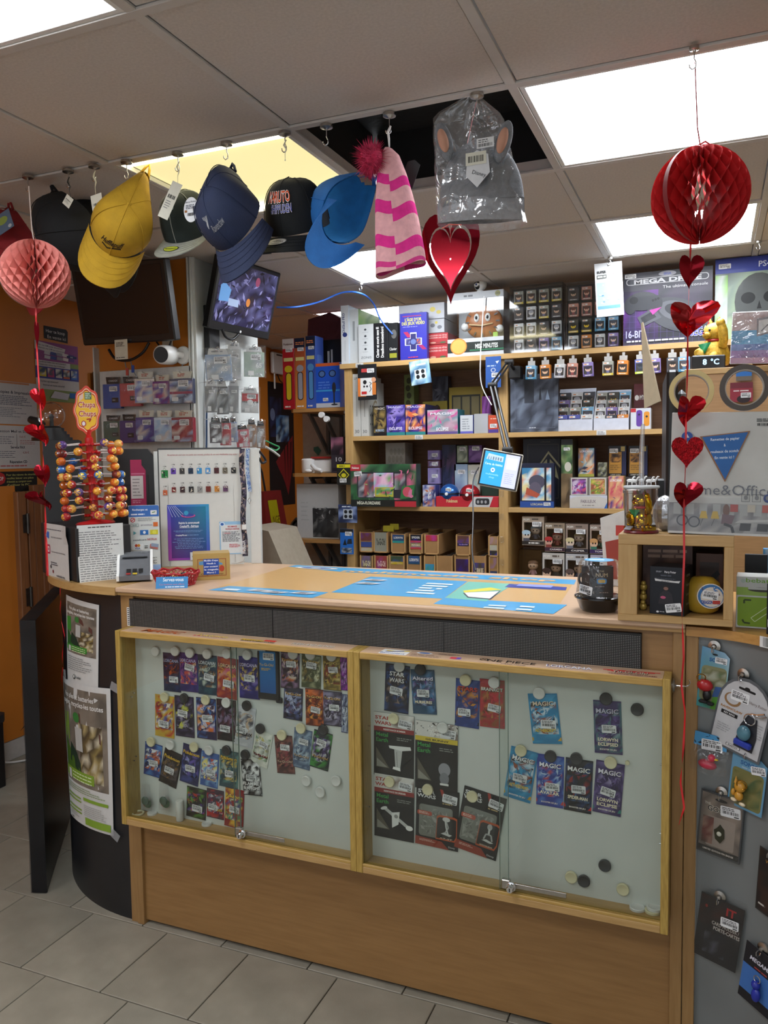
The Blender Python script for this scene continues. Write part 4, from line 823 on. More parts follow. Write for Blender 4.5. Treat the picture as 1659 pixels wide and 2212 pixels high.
def battery(c1,c2,low):
 def f(a,w,h):
  T,B=(h*.46,-h*.22)if low else(h*.44,-h*.14)
  a.blotch(-w*.45,B,w*.45,T,['#6e665c','#7a7064','#5c564e','#837a6e'],10,10);a.blotch(-w*.02,B+.02,w*.38,T-.10,['#b0a070','#8a7a4a','#6a5a38','#c8c0a8','#4a4030'],6,8)
  n=8
  for i in range(n):a.poly([(-w*.45+w*.55*i/n,B+.01),(-w*.45+w*.55*(i+1)/n,B+.01),(-w*.45+w*.55*(i+1)/n,B+(T-B)*(.46-.40*(i+1)/n)),(-w*.45+w*.55*i/n,B+(T-B)*(.46-.40*i/n))],c1,False)
  a.up();a.poly([(-w*.45,B+(T-B)*.45),(-w*.28,B+(T-B)*.42),(-w*.28,B+(T-B)*.72),(-w*.45,B+(T-B)*.70)],c2);a.poly([(-w*.30,B+(T-B)*.22),(-w*.12,B+(T-B)*.16),(.02,B+(T-B)*.10),(-w*.1,B+(T-B)*.34),(-w*.25,B+(T-B)*.42)],'#26382a')
  a.ell(-w*.06,B+(T-B)*.70,w*.075,h*.035,'#3c7a3a');a.poly([(0,B+(T-B)*.76),(w*.36,B+(T-B)*.58),(w*.36,B+(T-B)*.48),(.0,B+(T-B)*.66)],'#5a3a34');a.rect(-w*.1,B+(T-B)*.36,w*.05,B+(T-B)*.6,'#b4b4b0')
  for i in range(6):a.poly([(-w*.45+w*.68*i/6,B+.012),(-w*.45+w*.68*(i+1)/6,B+.012),(-w*.45+w*.68*(i+1)/6,B+h*.10),(-w*.45+w*.68*i/6,B+h*.10)],c2,False)
  a.up();a.rrect(-w*.37,B+h*.02,-w*.28,B+h*.085,.003,'#c8c8c4');a.words(-w*.24,B+h*.02,w*.2,B+h*.09,3,'#cfe0b0',.35)
  a.text('Vos piles et batteries',-w*.03,T-h*.075,h*.036,'#e4e4e0','c',.015,wid=w*.62);a.text('usagées, recyclez-les toutes',.0,T-h*.125,h*.036,'#e4e4e0','c',.015,wid=w*.82)
  if low:
   a.words(-w*.42,B-h*.055,w*.42,B-h*.01,3,'#8a9a70',.4)
   for k,(x0,x1,y)in enumerate(((-.44,-.06,-.32),(-.44,-.06,-.345),(-.44,-.06,-.40),(-.44,-.06,-.425),(.0,.44,-.315))):
    for i in range(3):xa,xb=w*(x0+(x1-x0)*i/3),w*(x0+(x1-x0)*(i+1)/3);a.rect(xa,h*y,xb,h*(y+(.010 if k<4 else.022)),'#7f9f35',False)
   a.up();a.words(-w*.42,-h*.46,-w*.08,-h*.43,2,'#aaaaa6',.4);a.words(0,-h*.42,w*.42,-h*.34,6,'#a4a4a0',.35)
   for i in range(3):a.rect(w*(.02+.15*i),-h*.48,w*(.02+.15*(i+1)),-h*.43,'#7f9f35',False)
   a.up();a.text('bebat',-w*.33,-h*.485,h*.018,'#3a3f3a','c',.01)
  else:
   a.words(-w*.4,B-h*.20,w*.40,B-h*.03,7,'#7a7c7a',.3);a.text('bebat',0,-h*.42,h*.03,'#2c3230','c',.015);a.ell(-w*.15,-h*.408,.009,.009,'#2c3230');a.ell(-w*.148,-h*.405,.006,.006,'#c9cac8')
 return f
poster('battery_poster','white battery recycling poster, the upper smaller one with dark green band',(143,1284),(214,1307),(212,1490),(146,1470),battery('#2f5f2c','#3f8a34',False),.21,.33,.602)
poster('battery_poster','large battery recycling poster with lime green bands, the lower one',(138,1458),(240,1487),(247,1805),(155,1757),battery('#4a6a26','#7f9f35',True),.297,.42,.605)
for k,(px,py,rt)in enumerate(((248,1485,20),(249,1805,30),(140,1455,-10),(143,1745,5))):
 a,z=on_end(px,py,.609);q=MB().box(-.018,-.0004,-.014,.018,0,.014).build('adhesive_tape',TAPE);q.location=(XS-.6095*sin(a),.60-.6095*cos(a),z);q.rotation_euler=(0,radians(rt),-a)
 tag(q,'piece of clear tape at the '+('upper right','lower right','upper left','lower left')[k]+' corner of the large recycling poster','tape')
b=thing('waste_bin','tall black bin cut by the left edge of the picture','bin',(-2.575,.50,0))
MB().prism([(-.13,.12),(-.11,.16),(.085,.16),(.105,.14),(.105,-.12),(.09,-.14),(-.13,-.14)],.003,.30,'z').build('bin_body',BLACKP,b,30)
MB().prism([(-.135,.125),(-.11,.165),(.09,.165),(.112,.14),(.112,-.125),(.09,-.147),(-.135,-.147)],.30,.335,'z').build('bin_lid',BLACKM,b,30)
def cable(name,label,pts,r,mat,sub=6,cat='cable',parent=None):
 P=[Vector(p)for p in pts];out=[]
 for i in range(len(P)-1):
  p0,p1,p2,p3=P[max(0,i-1)],P[i],P[i+1],P[min(len(P)-1,i+2)]
  for k in range(sub):
   t=k/sub;out.append(.5*((2*p1)+(p2-p0)*t+(2*p0-5*p1+4*p2-p3)*t*t+(3*p1-p0-3*p2+p3)*t**3))
 out.append(P[-1]);o=MB().tube(out,r,8).build(name,mat,parent,60)
 return tag(o,label,cat)if label else o
cable('floor_cable','white cable lying along the skirting on the floor tiles',[(-2.68,.75,.05),(-2.66,.84,.012),(-2.60,.93,.006),(-2.52,1.0,.006),(-2.45,1.1,.006)],.005,WHITEP)
cable('wall_cable','black cable running low along the orange wall',[(-2.712,.80,.10),(-2.705,.92,.12),(-2.702,1.02,.17),(-2.705,1.2,.22)],.004,BLACKP)
# -- things hanging from the ceiling
def chook(px,py,label,big=True,drop=.022):
 """magnet with a steel hook under the ceiling grid"""
 p=at_z(px,py,CEIL-.006);t=thing('ceiling_hook',label,'hook',p,group='magnet hooks under the ceiling')
 r=.016 if big else.010
 MB().lathe([(0,0),(r,0),(r*1.03,-.002),(r*1.03,-.007),(r*.5,-.009),(.004,-.012),(0,-.012)],(0,0,0),20).build('magnet',STEEL,t,35)
 MB().tube([(0,0,-.010),(0,0,-.010-drop),(.004,0,-.018-drop),(.003,0,-.028-drop),(-.004,0,-.031-drop),(-.009,0,-.026-drop),(-.010,0,-.020-drop)],.0015,8).build('hook',CHROME,t,50)
 return p
def szat(px,py,Y):
 p,a,b=spot(px,py,1,1,Y);return b
# ---- caps
CAPH=.125
def dome(ph,t,a=.083,b=.100,h=CAPH,lift=.0):
 """ph azimuth (front = -90 deg), t 0..1 from rim to button"""
 k=cos(t*pi/2)**.62;fr=max(0,-sin(ph));z=h*(sin(t*pi/2)**.95)*(1+.05*fr)
 return Vector((cos(ph)*(a+lift)*k,sin(ph)*(b+lift)*k,z+lift*sin(t*pi/2)))
def hangdef(q,k):
 """cloth of a cap that hangs by its back strap: drawn to a peak behind, flatter on top"""
 if not k:return q
 t=min(1,max(0,(q.y+.02)/.12));s_=t*t*(3-2*t)
 return Vector((q.x*(1-.62*k*s_)*(1-.06*k),q.y*(1+.42*k*s_),q.z*(1-.22*k)*(1-.35*k*s_)+.030*k*s_+.005*k*sin(38*q.x+9*q.y)*min(1,q.z/.06)))
def visor_pt(u,v,L=.075,flat=False,lift=0.0):
 ph=-pi/2+u*radians(66);base=dome(ph,0);ext=L*(1-abs(u)**2.6)
 d=Vector((sin(u*.9)*.35,-1,0)).normalized();c=.006 if flat else.030
 return base+d*(ext*v)+Vector((0,0,-.004*v-c*(u*u)*(.4+.6*v)-(.004 if flat else.016)*v*v+lift))
def basis(F,U,roll=0):
 F=Vector(F).normalized();U=Vector(U);U=(U-F*U.dot(F)).normalized();X=(-F).cross(U)
 return Matrix((X,-F,U)).transposed()
def cap(name,label,px,py,Y,F,U,col,vcol=None,scale=1.0,flat=False,strap=True,draw=None,vdraw=None,inner=None,anchor=(0,-.02,.05),L=.085,hang=0.0):
 p=at_y(px,py,Y);Rm=basis(F,U);t=thing(name,label,'cap',group='caps hanging from the ceiling')
 M4=Rm.to_4x4();M4.translation=p-(Rm@Vector(anchor))*scale;t.matrix_world=M4@Matrix.Diagonal((scale,scale,scale,1))
 cm=M('cap cloth '+col,col,.85,0,.10,30,.25,350);vm=M('cap cloth '+(vcol or col),vcol or col,.85,0,.10,30,.25,350)
 n=48
 D=lambda*a,**k:hangdef(dome(*a,**k),hang)
 def gap(ph):return strap and abs(((ph-pi/2+pi)%(2*pi))-pi)<radians(24)
 cr=MB();vs=[];m_=14
 pleat=lambda ph:.0022*sin(3*ph+1.0)
 for j in range(m_+1):
  for i in range(n):
   ph=2*pi*i/n;tt=j/m_;q=D(ph,tt,lift=pleat(ph)*sin(pi*tt));vs.append(q)
 fs=[]
 for j in range(m_):
  for i in range(n):
   ph=2*pi*(i+.5)/n
   if j<5 and gap(ph)and abs(((ph-pi/2+pi)%(2*pi))-pi)<radians(26)*sqrt(max(0,1-(j/5)**2)):continue
   fs.append((j*n+i,j*n+(i+1)%n,(j+1)*n+(i+1)%n,(j+1)*n+i))
 cr.add(vs,fs);ob=cr.build('crown',cm,t,70)
 ins=MB();ins.add([v*.982 for v in vs],[f[::-1]for f in fs]);ins.build('lining',M('cap lining '+(inner or col),inner or col,.9,0,.1),t,70)
 sm=MB()
 for k in range(6):sm.tube([D(pi/6+k*pi/3+.02,j/10,lift=.0012)for j in range(11)],.0011,5)
 sm.build('seams',vm,t,60)
 MB().ball(D(0,1,lift=.002),.0065,12,6,(1,1,.55)).build('button',cm,t,60)
 vb=MB();vb.grid(lambda u,v:visor_pt(2*u-1,v,L,flat),20,8).grid(lambda u,v:visor_pt(1-2*u,v,L,flat,-.0028),20,8)
 vb.grid(lambda u,v:visor_pt(2*u-1,1,L,flat,-.0028*v),20,1);vb.build('visor',vm,t,50)
 st=MB()
 for k in range(1,5):st.tube([visor_pt(-.96+1.92*i/20,k/5.2,L,flat,.0006)for i in range(21)],.0006,4)
 st.build('visor_stitching',vm,t)
 bd=MB();bd.grid(lambda u,v:D(radians(-240)+u*radians(300),.0,lift=-.004)+Vector((0,0,.024*v)),24,1).build('sweatband',M('cap band '+(inner or col),inner or col,.9),t,60)
 if strap:MB().grid(lambda u,v:D(radians(64)+u*radians(52),0,lift=.0015)+Vector((0,0,.003+.016*v)),8,1).build('back_strap',cm,t,60)
 if hang:
  e=hangdef(dome(pi/2,0),hang);MB().tube([e+Vector((-.012,-.004,.004)),e+Vector((-.006,.020,.006)),e+Vector((0,.034,.006)),e+Vector((.006,.020,.006)),e+Vector((.012,-.004,.004))],.0035,7).build('strap_loop',cm,t,60)
 if draw:
  a=Art(int(px));draw(a);a.build('embroidery',EMB,t,lambda u,v,l:tuple(D(-pi/2+u/.095,v/CAPH,lift=.0022+l)))
 if vdraw:
  a=Art(int(px)+1);vdraw(a);a.build('visor_sticker',CARD,t,lambda u,v,l:tuple(visor_pt(u/.09,v/L,L,flat,.0012+l)))
 return t
def hangtag(o,label_mat,w,h,loc,rot,draw,name='hang_tag'):
 """a swing ticket standing in world space, parented to the cap"""
 bpy.context.view_layer.update();Mi=o.matrix_world.inverted()
 e=MB().box(-w/2,-.0004,-h,w/2,.0004,0).build(name,label_mat,o);Mw=Matrix.Translation(loc)@rot.to_4x4();e.matrix_parent_inverse=Mi;e.matrix_local=Mi@Mw;e.matrix_parent_inverse=Matrix()
 e.matrix_local=Mi@Mw
 a=Art(int(w*9999));draw(a);a.l=a.l;q=a.build('ticket_print',PAPER,e,lambda u,v,l:(u,-.0004-l,v));return e
def ry(deg,rz=0):return Matrix.Rotation(radians(rz),3,'Z')@Matrix.Rotation(radians(deg),3,'Y')
YC=-.075
def mono(st,x,v,h,c,w=None,b=.02,sh=0):return lambda a:a.text(st,x,v,h,c,'c',b,wid=w,shear=sh)
for px,py,lab in((147,367,'second'),(203,357,'third'),(273,347,'fourth'),(384,330,'fifth'),(489,308,'sixth'),(615,286,'seventh'),(705,270,'eighth'),(841,245,'ninth'),(1030,203,'tenth')):
 chook(px,py,lab+' magnet hook from the left in the row under the ceiling',drop=.02 if px not in(203,489)else.014)
chook(60,380,'first magnet hook from the left, holding the pink paper ball',drop=.014)
chook(1500,100,'magnet hook on the bright ceiling panel frame above the red paper ball',False,.016)
chook(1318,556,'small hook above the hanging white game card',False,.004);chook(1640,520,'small hook near the right edge above the blue console box',False,.006);chook(780,612,'small hook carrying the blue cable near the pink hat',False,.004)
cap('baseball_hat','dark red cap hanging at the far left edge of the picture',8,548,YC+.10,(.2,-.1,-.95),(-.2,-.95,-.1),'#8c1a20',anchor=(0,-.02,.06),hang=.6,scale=1.15)
cap('baseball_hat','plain black cap hanging leftmost of the two black caps',138,512,YC+.05,(.50,-.05,-.86),(-.50,-.82,-.1),'#101114',anchor=(0,-.01,.05),scale=1.25,hang=.5)
cap('baseball_hat','plain black cap with white tag, between black and yellow caps',196,505,YC+.26,(.30,-.1,-.9),(-.2,-.93,-.2),'#121317',anchor=(0,-.02,.06),scale=1.15,hang=.5)
cap('baseball_hat','mustard yellow cap hanging by its strap',272,462,YC-.03,(-.16,-.42,-.90),(.74,-.62,.26),'#b58e1c',anchor=(0,.0,.05),scale=1.10,hang=.85,draw=lambda a:(a.text('Hufflepuff',0.0,.034,.014,'#2a2016','c',.02,wid=.075,shear=.3),a.line([(-.03,.028),(-.01,.022),(.03,.030)],.004,'#2a2016')))
cap('snapback_hat','dark green-black cap with flat grey visor and yellow sticker',396,478,YC+.10,(.02,-.80,-.60),(.08,-.50,.86),'#16201d','#8f9189',scale=.90,flat=True,strap=False,anchor=(0,-.02,.04),draw=lambda a:a.text('THE CHILD',-.012,.066,.014,'#8a9a94','c',.01,wid=.075),vdraw=lambda a:(a.ell(0.0,.040,.024,.016,'#2b3a18'),a.ell(0,.040,.021,.014,'#a9b234'),a.text('SNAPBACK',0,.037,.006,'#2a3014','c',.02,wid=.034)))
cap('baseball_hat','navy blue cap with grey embroidery, its visor pointing down right',478,440,YC-.10,(.22,-.52,-.82),(-.28,-.76,.58),'#18233f',anchor=(0,.0,.05),scale=1.10,hang=.85,draw=lambda a:(a.text('Ravenclaw',.012,.040,.014,'#8a8c90','c',.0,wid=.05,shear=.3),[a.line([(-.022,.05),(-.030+.006*k,.074)],.0022,'#9a9c9e')for k in range(5)]))
cap('baseball_hat','black cap with orange lettering, facing the viewer',620,460,YC+.04,(.0,-.93,-.45),(.04,-.34,.94),'#111314',scale=1.02,anchor=(0,-.05,.05),draw=lambda a:(a.text('NARUTO',0,.052,.022,'#e8e0d8','c',.06,wid=.086,shear=.05),a.text('NARUTO',0,.052,.022,'#d8552a','c',.02,wid=.086,shear=.05),a.text('SHIPPUDEN',.008,.034,.014,'#e8e0e8','c',.05,wid=.072,shear=.2),a.text('SHIPPUDEN',.008,.034,.014,'#3a4a9c','c',.01,wid=.072,shear=.2)),vdraw=lambda a:(a.ell(-.0,.040,.024,.019,'#4a4c50'),a.ell(0,.040,.022,.017,'#b8b4b0'),a.rect(-.020,.040,.020,.048,'#d8d8d6'),a.bars(-.017,.040,.017,.044)))
cap('baseball_hat','bright blue cap seen from below with its back strap open',730,452,YC+.10,(-.52,-.42,-.74),(-.80,.42,.42),'#1a62a6',scale=1.0,inner='#2a80bc',anchor=(0,-.01,.04),hang=.45,draw=lambda a:a.text('STITCH',.02,.05,.020,'#12305a','c',.02,wid=.07))
p=at_y(722,465,YC-.02)
# ---- swing tickets as things of their own, each on its plastic loop
def ticket(px,py,w,h,rot,rz,label,draw,Y,hook='white',hp=None,col='#d9d6c6'):
 p=at_y(px,py,Y);t=thing('swing_ticket',label,'price tag',p,group='swing tickets on the hanging caps')
 e=MB().box(-w/2,-.0005,-h,w/2,.0003,0).build('ticket',M('ticket '+col,col,.6),t);e.rotation_euler=(0,radians(rot),radians(rz))
 a=Art(int(px));draw(a,w,h);a.build('ticket_print',PAPER,e,lambda u,v,l:(u,-.0005-l,v))
 if hp:
  q=at_y(hp[0],hp[1],Y)-p;c={'white':CREAM,'black':BLACKP}[hook]
  MB().tube([(0,0,-.004),q*.35,q*.55+Vector((.004,0,0)),q*.8+Vector((-.003,0,0)),q+Vector((0,0,-.004)),q+Vector((.005,0,.003))],[.0006,.0009,.0022,.0025,.0018,.0015],7).build('plastic_loop',c,t,50)
def td(a,w,h):a.bars(-w*.35,-h*.45,w*.35,-h*.35,n=14);a.words(-w*.35,-h*.75,w*.3,-h*.5,4,'#777777',.3)
ticket(207,420,.040,.070,-8,0,'pale ticket with bar code over the second black cap',td,-.12,hp=(203,372))
ticket(152,425,.030,.030,40,0,'small pale ticket on the first black cap',td,-.13,'black',(147,385))
ticket(384,395,.030,.105,26,20,'long cream ticket turned edgewise above the grey visor cap',td,-.085,hp=(384,352))
ticket(1,462,.075,.06,-20,0,'blue-grey ticket on the red cap at the left edge',lambda a,w,h:(a.rect(-w/2,-h,w/2,0,'#5a6a80'),a.ell(w*.3,-h*.85,w*.1,w*.07,'#b0b4b8'),a.ell(0,-h*.4,w*.3,h*.2,'#8a9a4a')),-.06,col='#5a6a80')
p=at_y(413,453,-.165);t=tag(MB().lathe([(0,-.0006),(.026,-.0006),(.026,.0006),(0,.0006)],(0,0,0),26,sx=.9,sy=1.25,axis='y').build('round_ticket',M('round ticket','#c9cacb',.5),None),'oval white printed ticket on the navy cap','price tag','swing tickets on the hanging caps');t.location=p
a=Art(61);a.words(-.016,.002,.016,.014,3,'#555560');a.rect(-.020,-.006,-.012,.0,'#8a5a2a');a.bars(-.012,-.016,.012,-.008);a.poly([(.006,.006),(.014,.008),(.016,-.012),(.008,-.014)],'#30303a');a.text('Harry Potter',0,.018,.005,'#444450','c');a.build('ticket_print',PAPER,t,lambda u,v,l:(u,-.0008-l,v))
ticket(616,345,.004,.002,0,0,'clear plastic loop above the black cap with orange lettering',lambda a,w,h:None,YC,hp=(615,305))
# ---- striped pink bobble hat
hp=at_y(862,455,YC);ht=thing('bobble_hat','pink striped knitted hat with a fluffy fuchsia pompom','hat',hp)
top,bot=at_y(836,318,YC),at_y(866,585,YC)
def hat(u,v):
 """u around 0..1, v 0 bottom..1 top"""
 L_,Rr=at_y_cache(v);c=(L_+Rr)/2;r=(Rr-L_)/2;an=2*pi*u
 return Vector((c.x+r.x*cos(an),c.y-.030*sin(an)*(1-.5*v)-.0,c.z+r.z*cos(an)+.004*sin(6*pi*u)*(1-v)))-hp
_hl=[(812,600,920,566),(812,560,917,540),(811,500,906,480),(811,440,893,425),(815,385,878,375),(822,340,862,335),(832,322,848,322)]
_hc=[(at_y(a,b,YC),at_y(c,d,YC))for a,b,c,d in _hl]
def at_y_cache(v):
 x=v*(len(_hc)-1);i=min(len(_hc)-2,int(x));f=x-i
 return _hc[i][0].lerp(_hc[i+1][0],f),_hc[i][1].lerp(_hc[i+1][1],f)
ha=Art(62);n=40
knit=[(0,.045,'#d9a3a6'),(.045,.10,'#c93b80'),(.10,.215,'#d9a3a6'),(.215,.285,'#d32f86'),(.285,.42,'#d9a3a6'),(.42,.50,'#d32f86'),(.50,.61,'#d9a3a6'),(.61,.68,'#d32f86'),(.68,1.0,'#d9a3a6')]
for a0,a1,c in knit:
 m_=max(1,round((a1-a0)*24))
 for j in range(m_):
  for i in range(n):
   u0,u1=i/n,(i+1)/n;sh=lambda u:.018*(1 if(u*2)%1<.5 else-1)*0
   v0,v1=a0+(a1-a0)*j/m_,a0+(a1-a0)*(j+1)/m_;side=.0 if u0>=.25 and u0<.75 else-.05
   g_=lambda u,v:min(1,max(0,v+((.014*sin(6*pi*u)+side)if 0.02<v<.97 else 0)))
   ha.poly([(u0,g_(u0,v0)),(u1,g_(u1,v0)),(u1,g_(u1,v1)),(u0,g_(u0,v1))],c,False)
KN=M_print('knit wool',.95,0,.22,0,0.9)
ha.build('knitted_body',KN,ht,lambda u,v,l:tuple(hat(u,v)))
pm=at_y(802,342,YC-.02)-hp;R=random.Random(5);fur=MB()
for k in range(900):
 d=Vector((R.gauss(0,1),R.gauss(0,1),R.gauss(0,1))).normalized();r=.045*R.uniform(.75,1.25);b0=pm+d*.020;e=pm+d*r+Vector((R.uniform(-.006,.006),0,R.uniform(-.010,.002)));s_=d.orthogonal().normalized()*.0016
 fur.add([b0-s_,b0+s_,e],[(0,1,2)])
fur.ball(pm,.030,16,10);tag(fur.build('pompom',M('fuchsia fur','#b82c52',.9,var=.3,scale=60),ht),kind='stuff')
MB().tube([(at_y(841,318,YC)-hp),(at_y(840,300,YC)-hp),(at_y(838,285,YC)-hp),(at_y(844,272,YC)-hp)],[.002,.003,.0035,.0025],8).build('plastic_loop',WHITEP,ht,50)
tk=MB().prism([(-.018,-.035),(.018,-.035),(.018,.03),(.0,.038),(-.018,.03)],.03,.0306).build('swing_ticket',BLACKM,ht);tk.location=at_y(876,370,YC)-hp;tk.rotation_euler=(0,radians(22),0)
# ---- grey beanie in a clear bag
bp=at_y(1036,350,-.13);bt=thing('bagged_beanie','grey beanie with ears in a clear plastic bag','beanie',bp)
sc=szat(1036,350,-.13);GK=M('grey knit','#94969a',.95,0,.16,90,.5,260);GC=M('grey crown knit','#75787c',.95,0,.16,90,.5,260)
def bx(px,py,dy=0):q=at_y(px,py,-.13)-bp;q.y+=dy;return q
cf=MB();cL,cR=bx(947,482),bx(1133,474)
cf.grid(lambda u,v:Vector((0,-.030*sin(pi*u)-.006*sin(pi*v),.052*v-.004*sin(pi*u)))+cL.lerp(cR,u),24,6).grid(lambda u,v:Vector((0,.022*sin(pi*u),.052*v))+cR.lerp(cL,u),24,6)
cf.build('cuff',GK,bt,70)
def crown(u,v):
 th=pi*u;wd=.100*(1-v**2.3)**.5 if v<1 else 0
 c=bx(1040,440).lerp(bx(1030,305),v);return Vector((c.x-wd*cos(th),c.y-.030*sin(th)*(1-v*.4),c.z))
MB().grid(crown,24,14).grid(lambda u,v:crown(1-u,v)+Vector((0,.05*sin(pi*u)*(1-v*.4),0)),24,14).build('beanie_crown',GC,bt,70)
for s_ in(-1,1):
 c=bx(968 if s_<0 else 1094,316,-.030)
 for nm,m_,k,dy in(('ear',GC,1,0),('inner_ear',M('peach felt','#b88a74',.9),.62,-.007)):
  q=MB().ball((0,0,0),.046,18,12,(.42*k,.20,1.0*k)).build(nm,m_,bt,70);q.location=c+Vector((0,dy,0));q.rotation_euler=(0,radians(16*s_),0)
tg=MB().prism([(-.026,-.020),(.0,-.048),(.030,-.018),(.026,.022),(.0,.034),(-.022,.022)],-.001,0).build('hang_tag',M('tag card','#c4c6c8',.6),bt);tg.location=bx(1042,372,-.045)
a=Art(64);a.text('Disney',0.004,-.022,.009,'#3a3c40','c',.0,rot=-.35);a.rect(-.026,.002,.022,.030,'#c9c8b8');a.bars(-.020,.008,.016,.022);a.rect(0,.036,.040,.058,'#cfd0d0');a.bars(.003,.039,.036,.046);a.words(.004,.047,.036,.056,2,'#444444',.4);a.build('tag_print',PAPER,tg,lambda u,v,l:(u,-.0012-l,v))
def bagf(s_):
 def f(u,v):
  l=bx(945,488).lerp(bx(935,235),v)if v<.93 else bx(936,250).lerp(bx(1000,216),(v-.93)/.07);r=bx(1139,484).lerp(bx(1085,238),v)if v<.93 else bx(1088,250).lerp(bx(1045,216),(v-.93)/.07)
  q=l.lerp(r,u);bul=sin(pi*u)**.6*(.048*(1-v*.75));wr=.006*sin(17*u+9*v)*sin(pi*u)*v+.004*sin(31*u-14*v)*sin(pi*u)+.003*sin(23*v)
  q.y+=s_*(bul+.004)+wr;q.z+=.004*sin(7*u)*(v<.05);return q
 return f
MB().grid(bagf(-1),36,36).grid(bagf(1),18,18).build('clear_bag',WRAP,bt,70)
# ---- foil hearts
FOILR=M('red foil','#8c1020',.16,.85,.08,5);FOILB=M('bright red foil','#c01a26',.14,.8,.08,5);FOILG=M('glitter red foil','#a0121c',.35,.8,.5,160,.9,300);RIB=M('red ribbon','#c8242a',.4);RIBW=M('pale ribbon','#c9b8b0',.5)
def hpts(w,h,n=28):
 P=[]
 for i in range(n):
  t=2*pi*i/n;x=16*sin(t)**3;z=13*cos(t)-5*cos(2*t)-2*cos(3*t)-cos(4*t);P.append((x/32*w,(z+2.5)/29.5*h))
 return P
def heart(name,px,py,w,h,rz,mat,parent,Y,o0,fold=.0,rx=0):
 """flat foil heart, w by h metres, turned rz degrees about the string"""
 P=hpts(w,h);c=at_y(px,py,Y)-o0;m_=MB()
 f=lambda x,z:(x,-fold*abs(x)*2-.06*fold*sin(z*80),z)
 n=len(P);vs=[f(0,0)]+[f(*p)for p in P]+[f(p[0]*.5,p[1]*.5)for p in P]
 fs=[(0,n+1+i,n+1+(i+1)%n)for i in range(n)]+[(n+1+i,1+i,1+(i+1)%n,n+1+(i+1)%n)for i in range(n)]
 m_.add(vs,fs);m_.add([(v[0],v[1]+.0007,v[2])for v in vs],[q[::-1]for q in fs])
 o=m_.build(name,mat,parent,30);o.location=c;o.rotation_euler=(radians(rx),0,radians(rz));return o
Yb=-.06
hc_=at_y(973,560,-.055);H=thing('foil_heart','large dark red foil heart with cut-out rings behind the bagged beanie','heart decoration',hc_)
k=szat(973,560,-.055);w_,h_=132*k,205*k
def ringh(s0,s1,parent,rz,y=0,nm='heart_ring',mat=FOILR):
 A=hpts(w_*s0,h_*s0,40);B=hpts(w_*s1,h_*s1,40);n=40
 vs=[(p[0],y,p[1])for p in A]+[(p[0],y,p[1]+h_*.00)for p in B];fs=[(i,(i+1)%n,n+(i+1)%n,n+i)for i in range(n)]
 m_=MB().add(vs,fs).add([(a,b+.0008,c)for a,b,c in vs],[f[::-1]for f in fs]);o=m_.build(nm,mat,parent,30);o.rotation_euler=(0,0,radians(rz));return o
ringh(1.0,.72,H,4);ringh(.66,.02,H,14,0,'inner_heart')
MB().tube([(0,0,h_*.20),(.002,0,h_*.42),at_y(1030,215,-.055)-hc_],.0006,6).build('string',RIB,H,50)
MB().tube([(-.02,-.004,h_*.33),(0,-.006,h_*.36),(.03,-.004,h_*.34)],.0015,6).build('ribbon_bow',M('orange ribbon','#d84a2a',.4),H,50)
# ---- honeycomb paper balls
def honey(name,label,px,py,d_px,Y,col,leaves=34,hookpt=None,rim='#8a8480',strc=RIB,cells=7):
 c=at_y(px,py,Y);r=szat(px,py,Y)*d_px/2;t=thing(name,label,'paper lantern',c)
 pm=M('tissue paper '+col,col,.75,0,.06,8,.1,60)
 mb=MB();nt=40;dl=pi/leaves*.96
 for k in range(leaves):
  a0=2*pi*k/leaves+.12;sg=1 if k%2 else-1
  def f(u,v,a0=a0,sg=sg):
   th=.04+u*(pi-.08);x=(u*cells*2)%2;tri=1-2*abs(x-1);a=a0+sg*tri*dl*.98*min(1,sin(th)*1.6)*(.35+.65*v);rr=r*(.60+.40*v)
   return Vector((rr*sin(th)*cos(a),rr*sin(th)*sin(a),r*cos(th)*(.60+.40*v)))
  mb.grid(f,nt,3)
 o=mb.build('tissue_leaves',pm,t,30);tag(o,kind='stuff')
 rm=MB().grid(lambda u,v:Vector((r*1.012*sin(pi*u)*cos(-2.35+.12*v),r*1.012*sin(pi*u)*sin(-2.35+.12*v),r*1.012*cos(pi*u))),30,1);rm.build('cardboard_rim',M('rim '+rim,rim,.6),t,60)
 if hookpt:
  q=at_y(*hookpt,Y)-c;MB().tube([(0,0,r*.99),q*.5,q],.0016,6).build('string',strc,t,50)
 return t,c,r
t,c,r=honey('paper_ball','round red honeycomb paper ball hanging at the right',1512,422,207,Yb,'#c8181e',42,(1501,128),'#7a1a20',M('dark red ribbon','#9a2a34',.5))
MB().tube([(-.01,-.012,r*.98),(.010,-.03,r*1.0),(.020,-.03,r*.92),(.008,-.035,r*.86),(-.004,-.03,r*.93),(-.02,-.02,r*.90)],.0022,6).build('ribbon_bow',RIB,t,50)
t2,c2,r2=honey('paper_ball','salmon pink honeycomb paper ball with a grey rim at the left',76,592,148,-.21,'#e58c82',40,(62,402),'#8e8a88',RIBW)
def garland(label,hearts,string,Y,wob=1.0,rib=RIB):
 o0=at_y(*string[0],Y);g=thing('heart_garland',label,'garland',o0)
 R=random.Random(len(label));P=[at_y(a,b,Y)-o0 for a,b in string]
 mb=MB();
 def tw(u,v):
  x=u*(len(P)-1);i=min(len(P)-2,int(x));q=P[i].lerp(P[i+1],x-i);an=9*u*wob+1.2*sin(23*u);return q+Vector((cos(an),sin(an),0))*.0045*(v-.5)
 mb.grid(tw,160,1).build('ribbon',rib,g,60)
 for px,py,w,h,rz,m_,fo in hearts:
  k=szat(px,py,Y);heart('foil_heart',px,py,w*k,h*k,rz,m_,g,Y-.004,o0,fo)
 return g
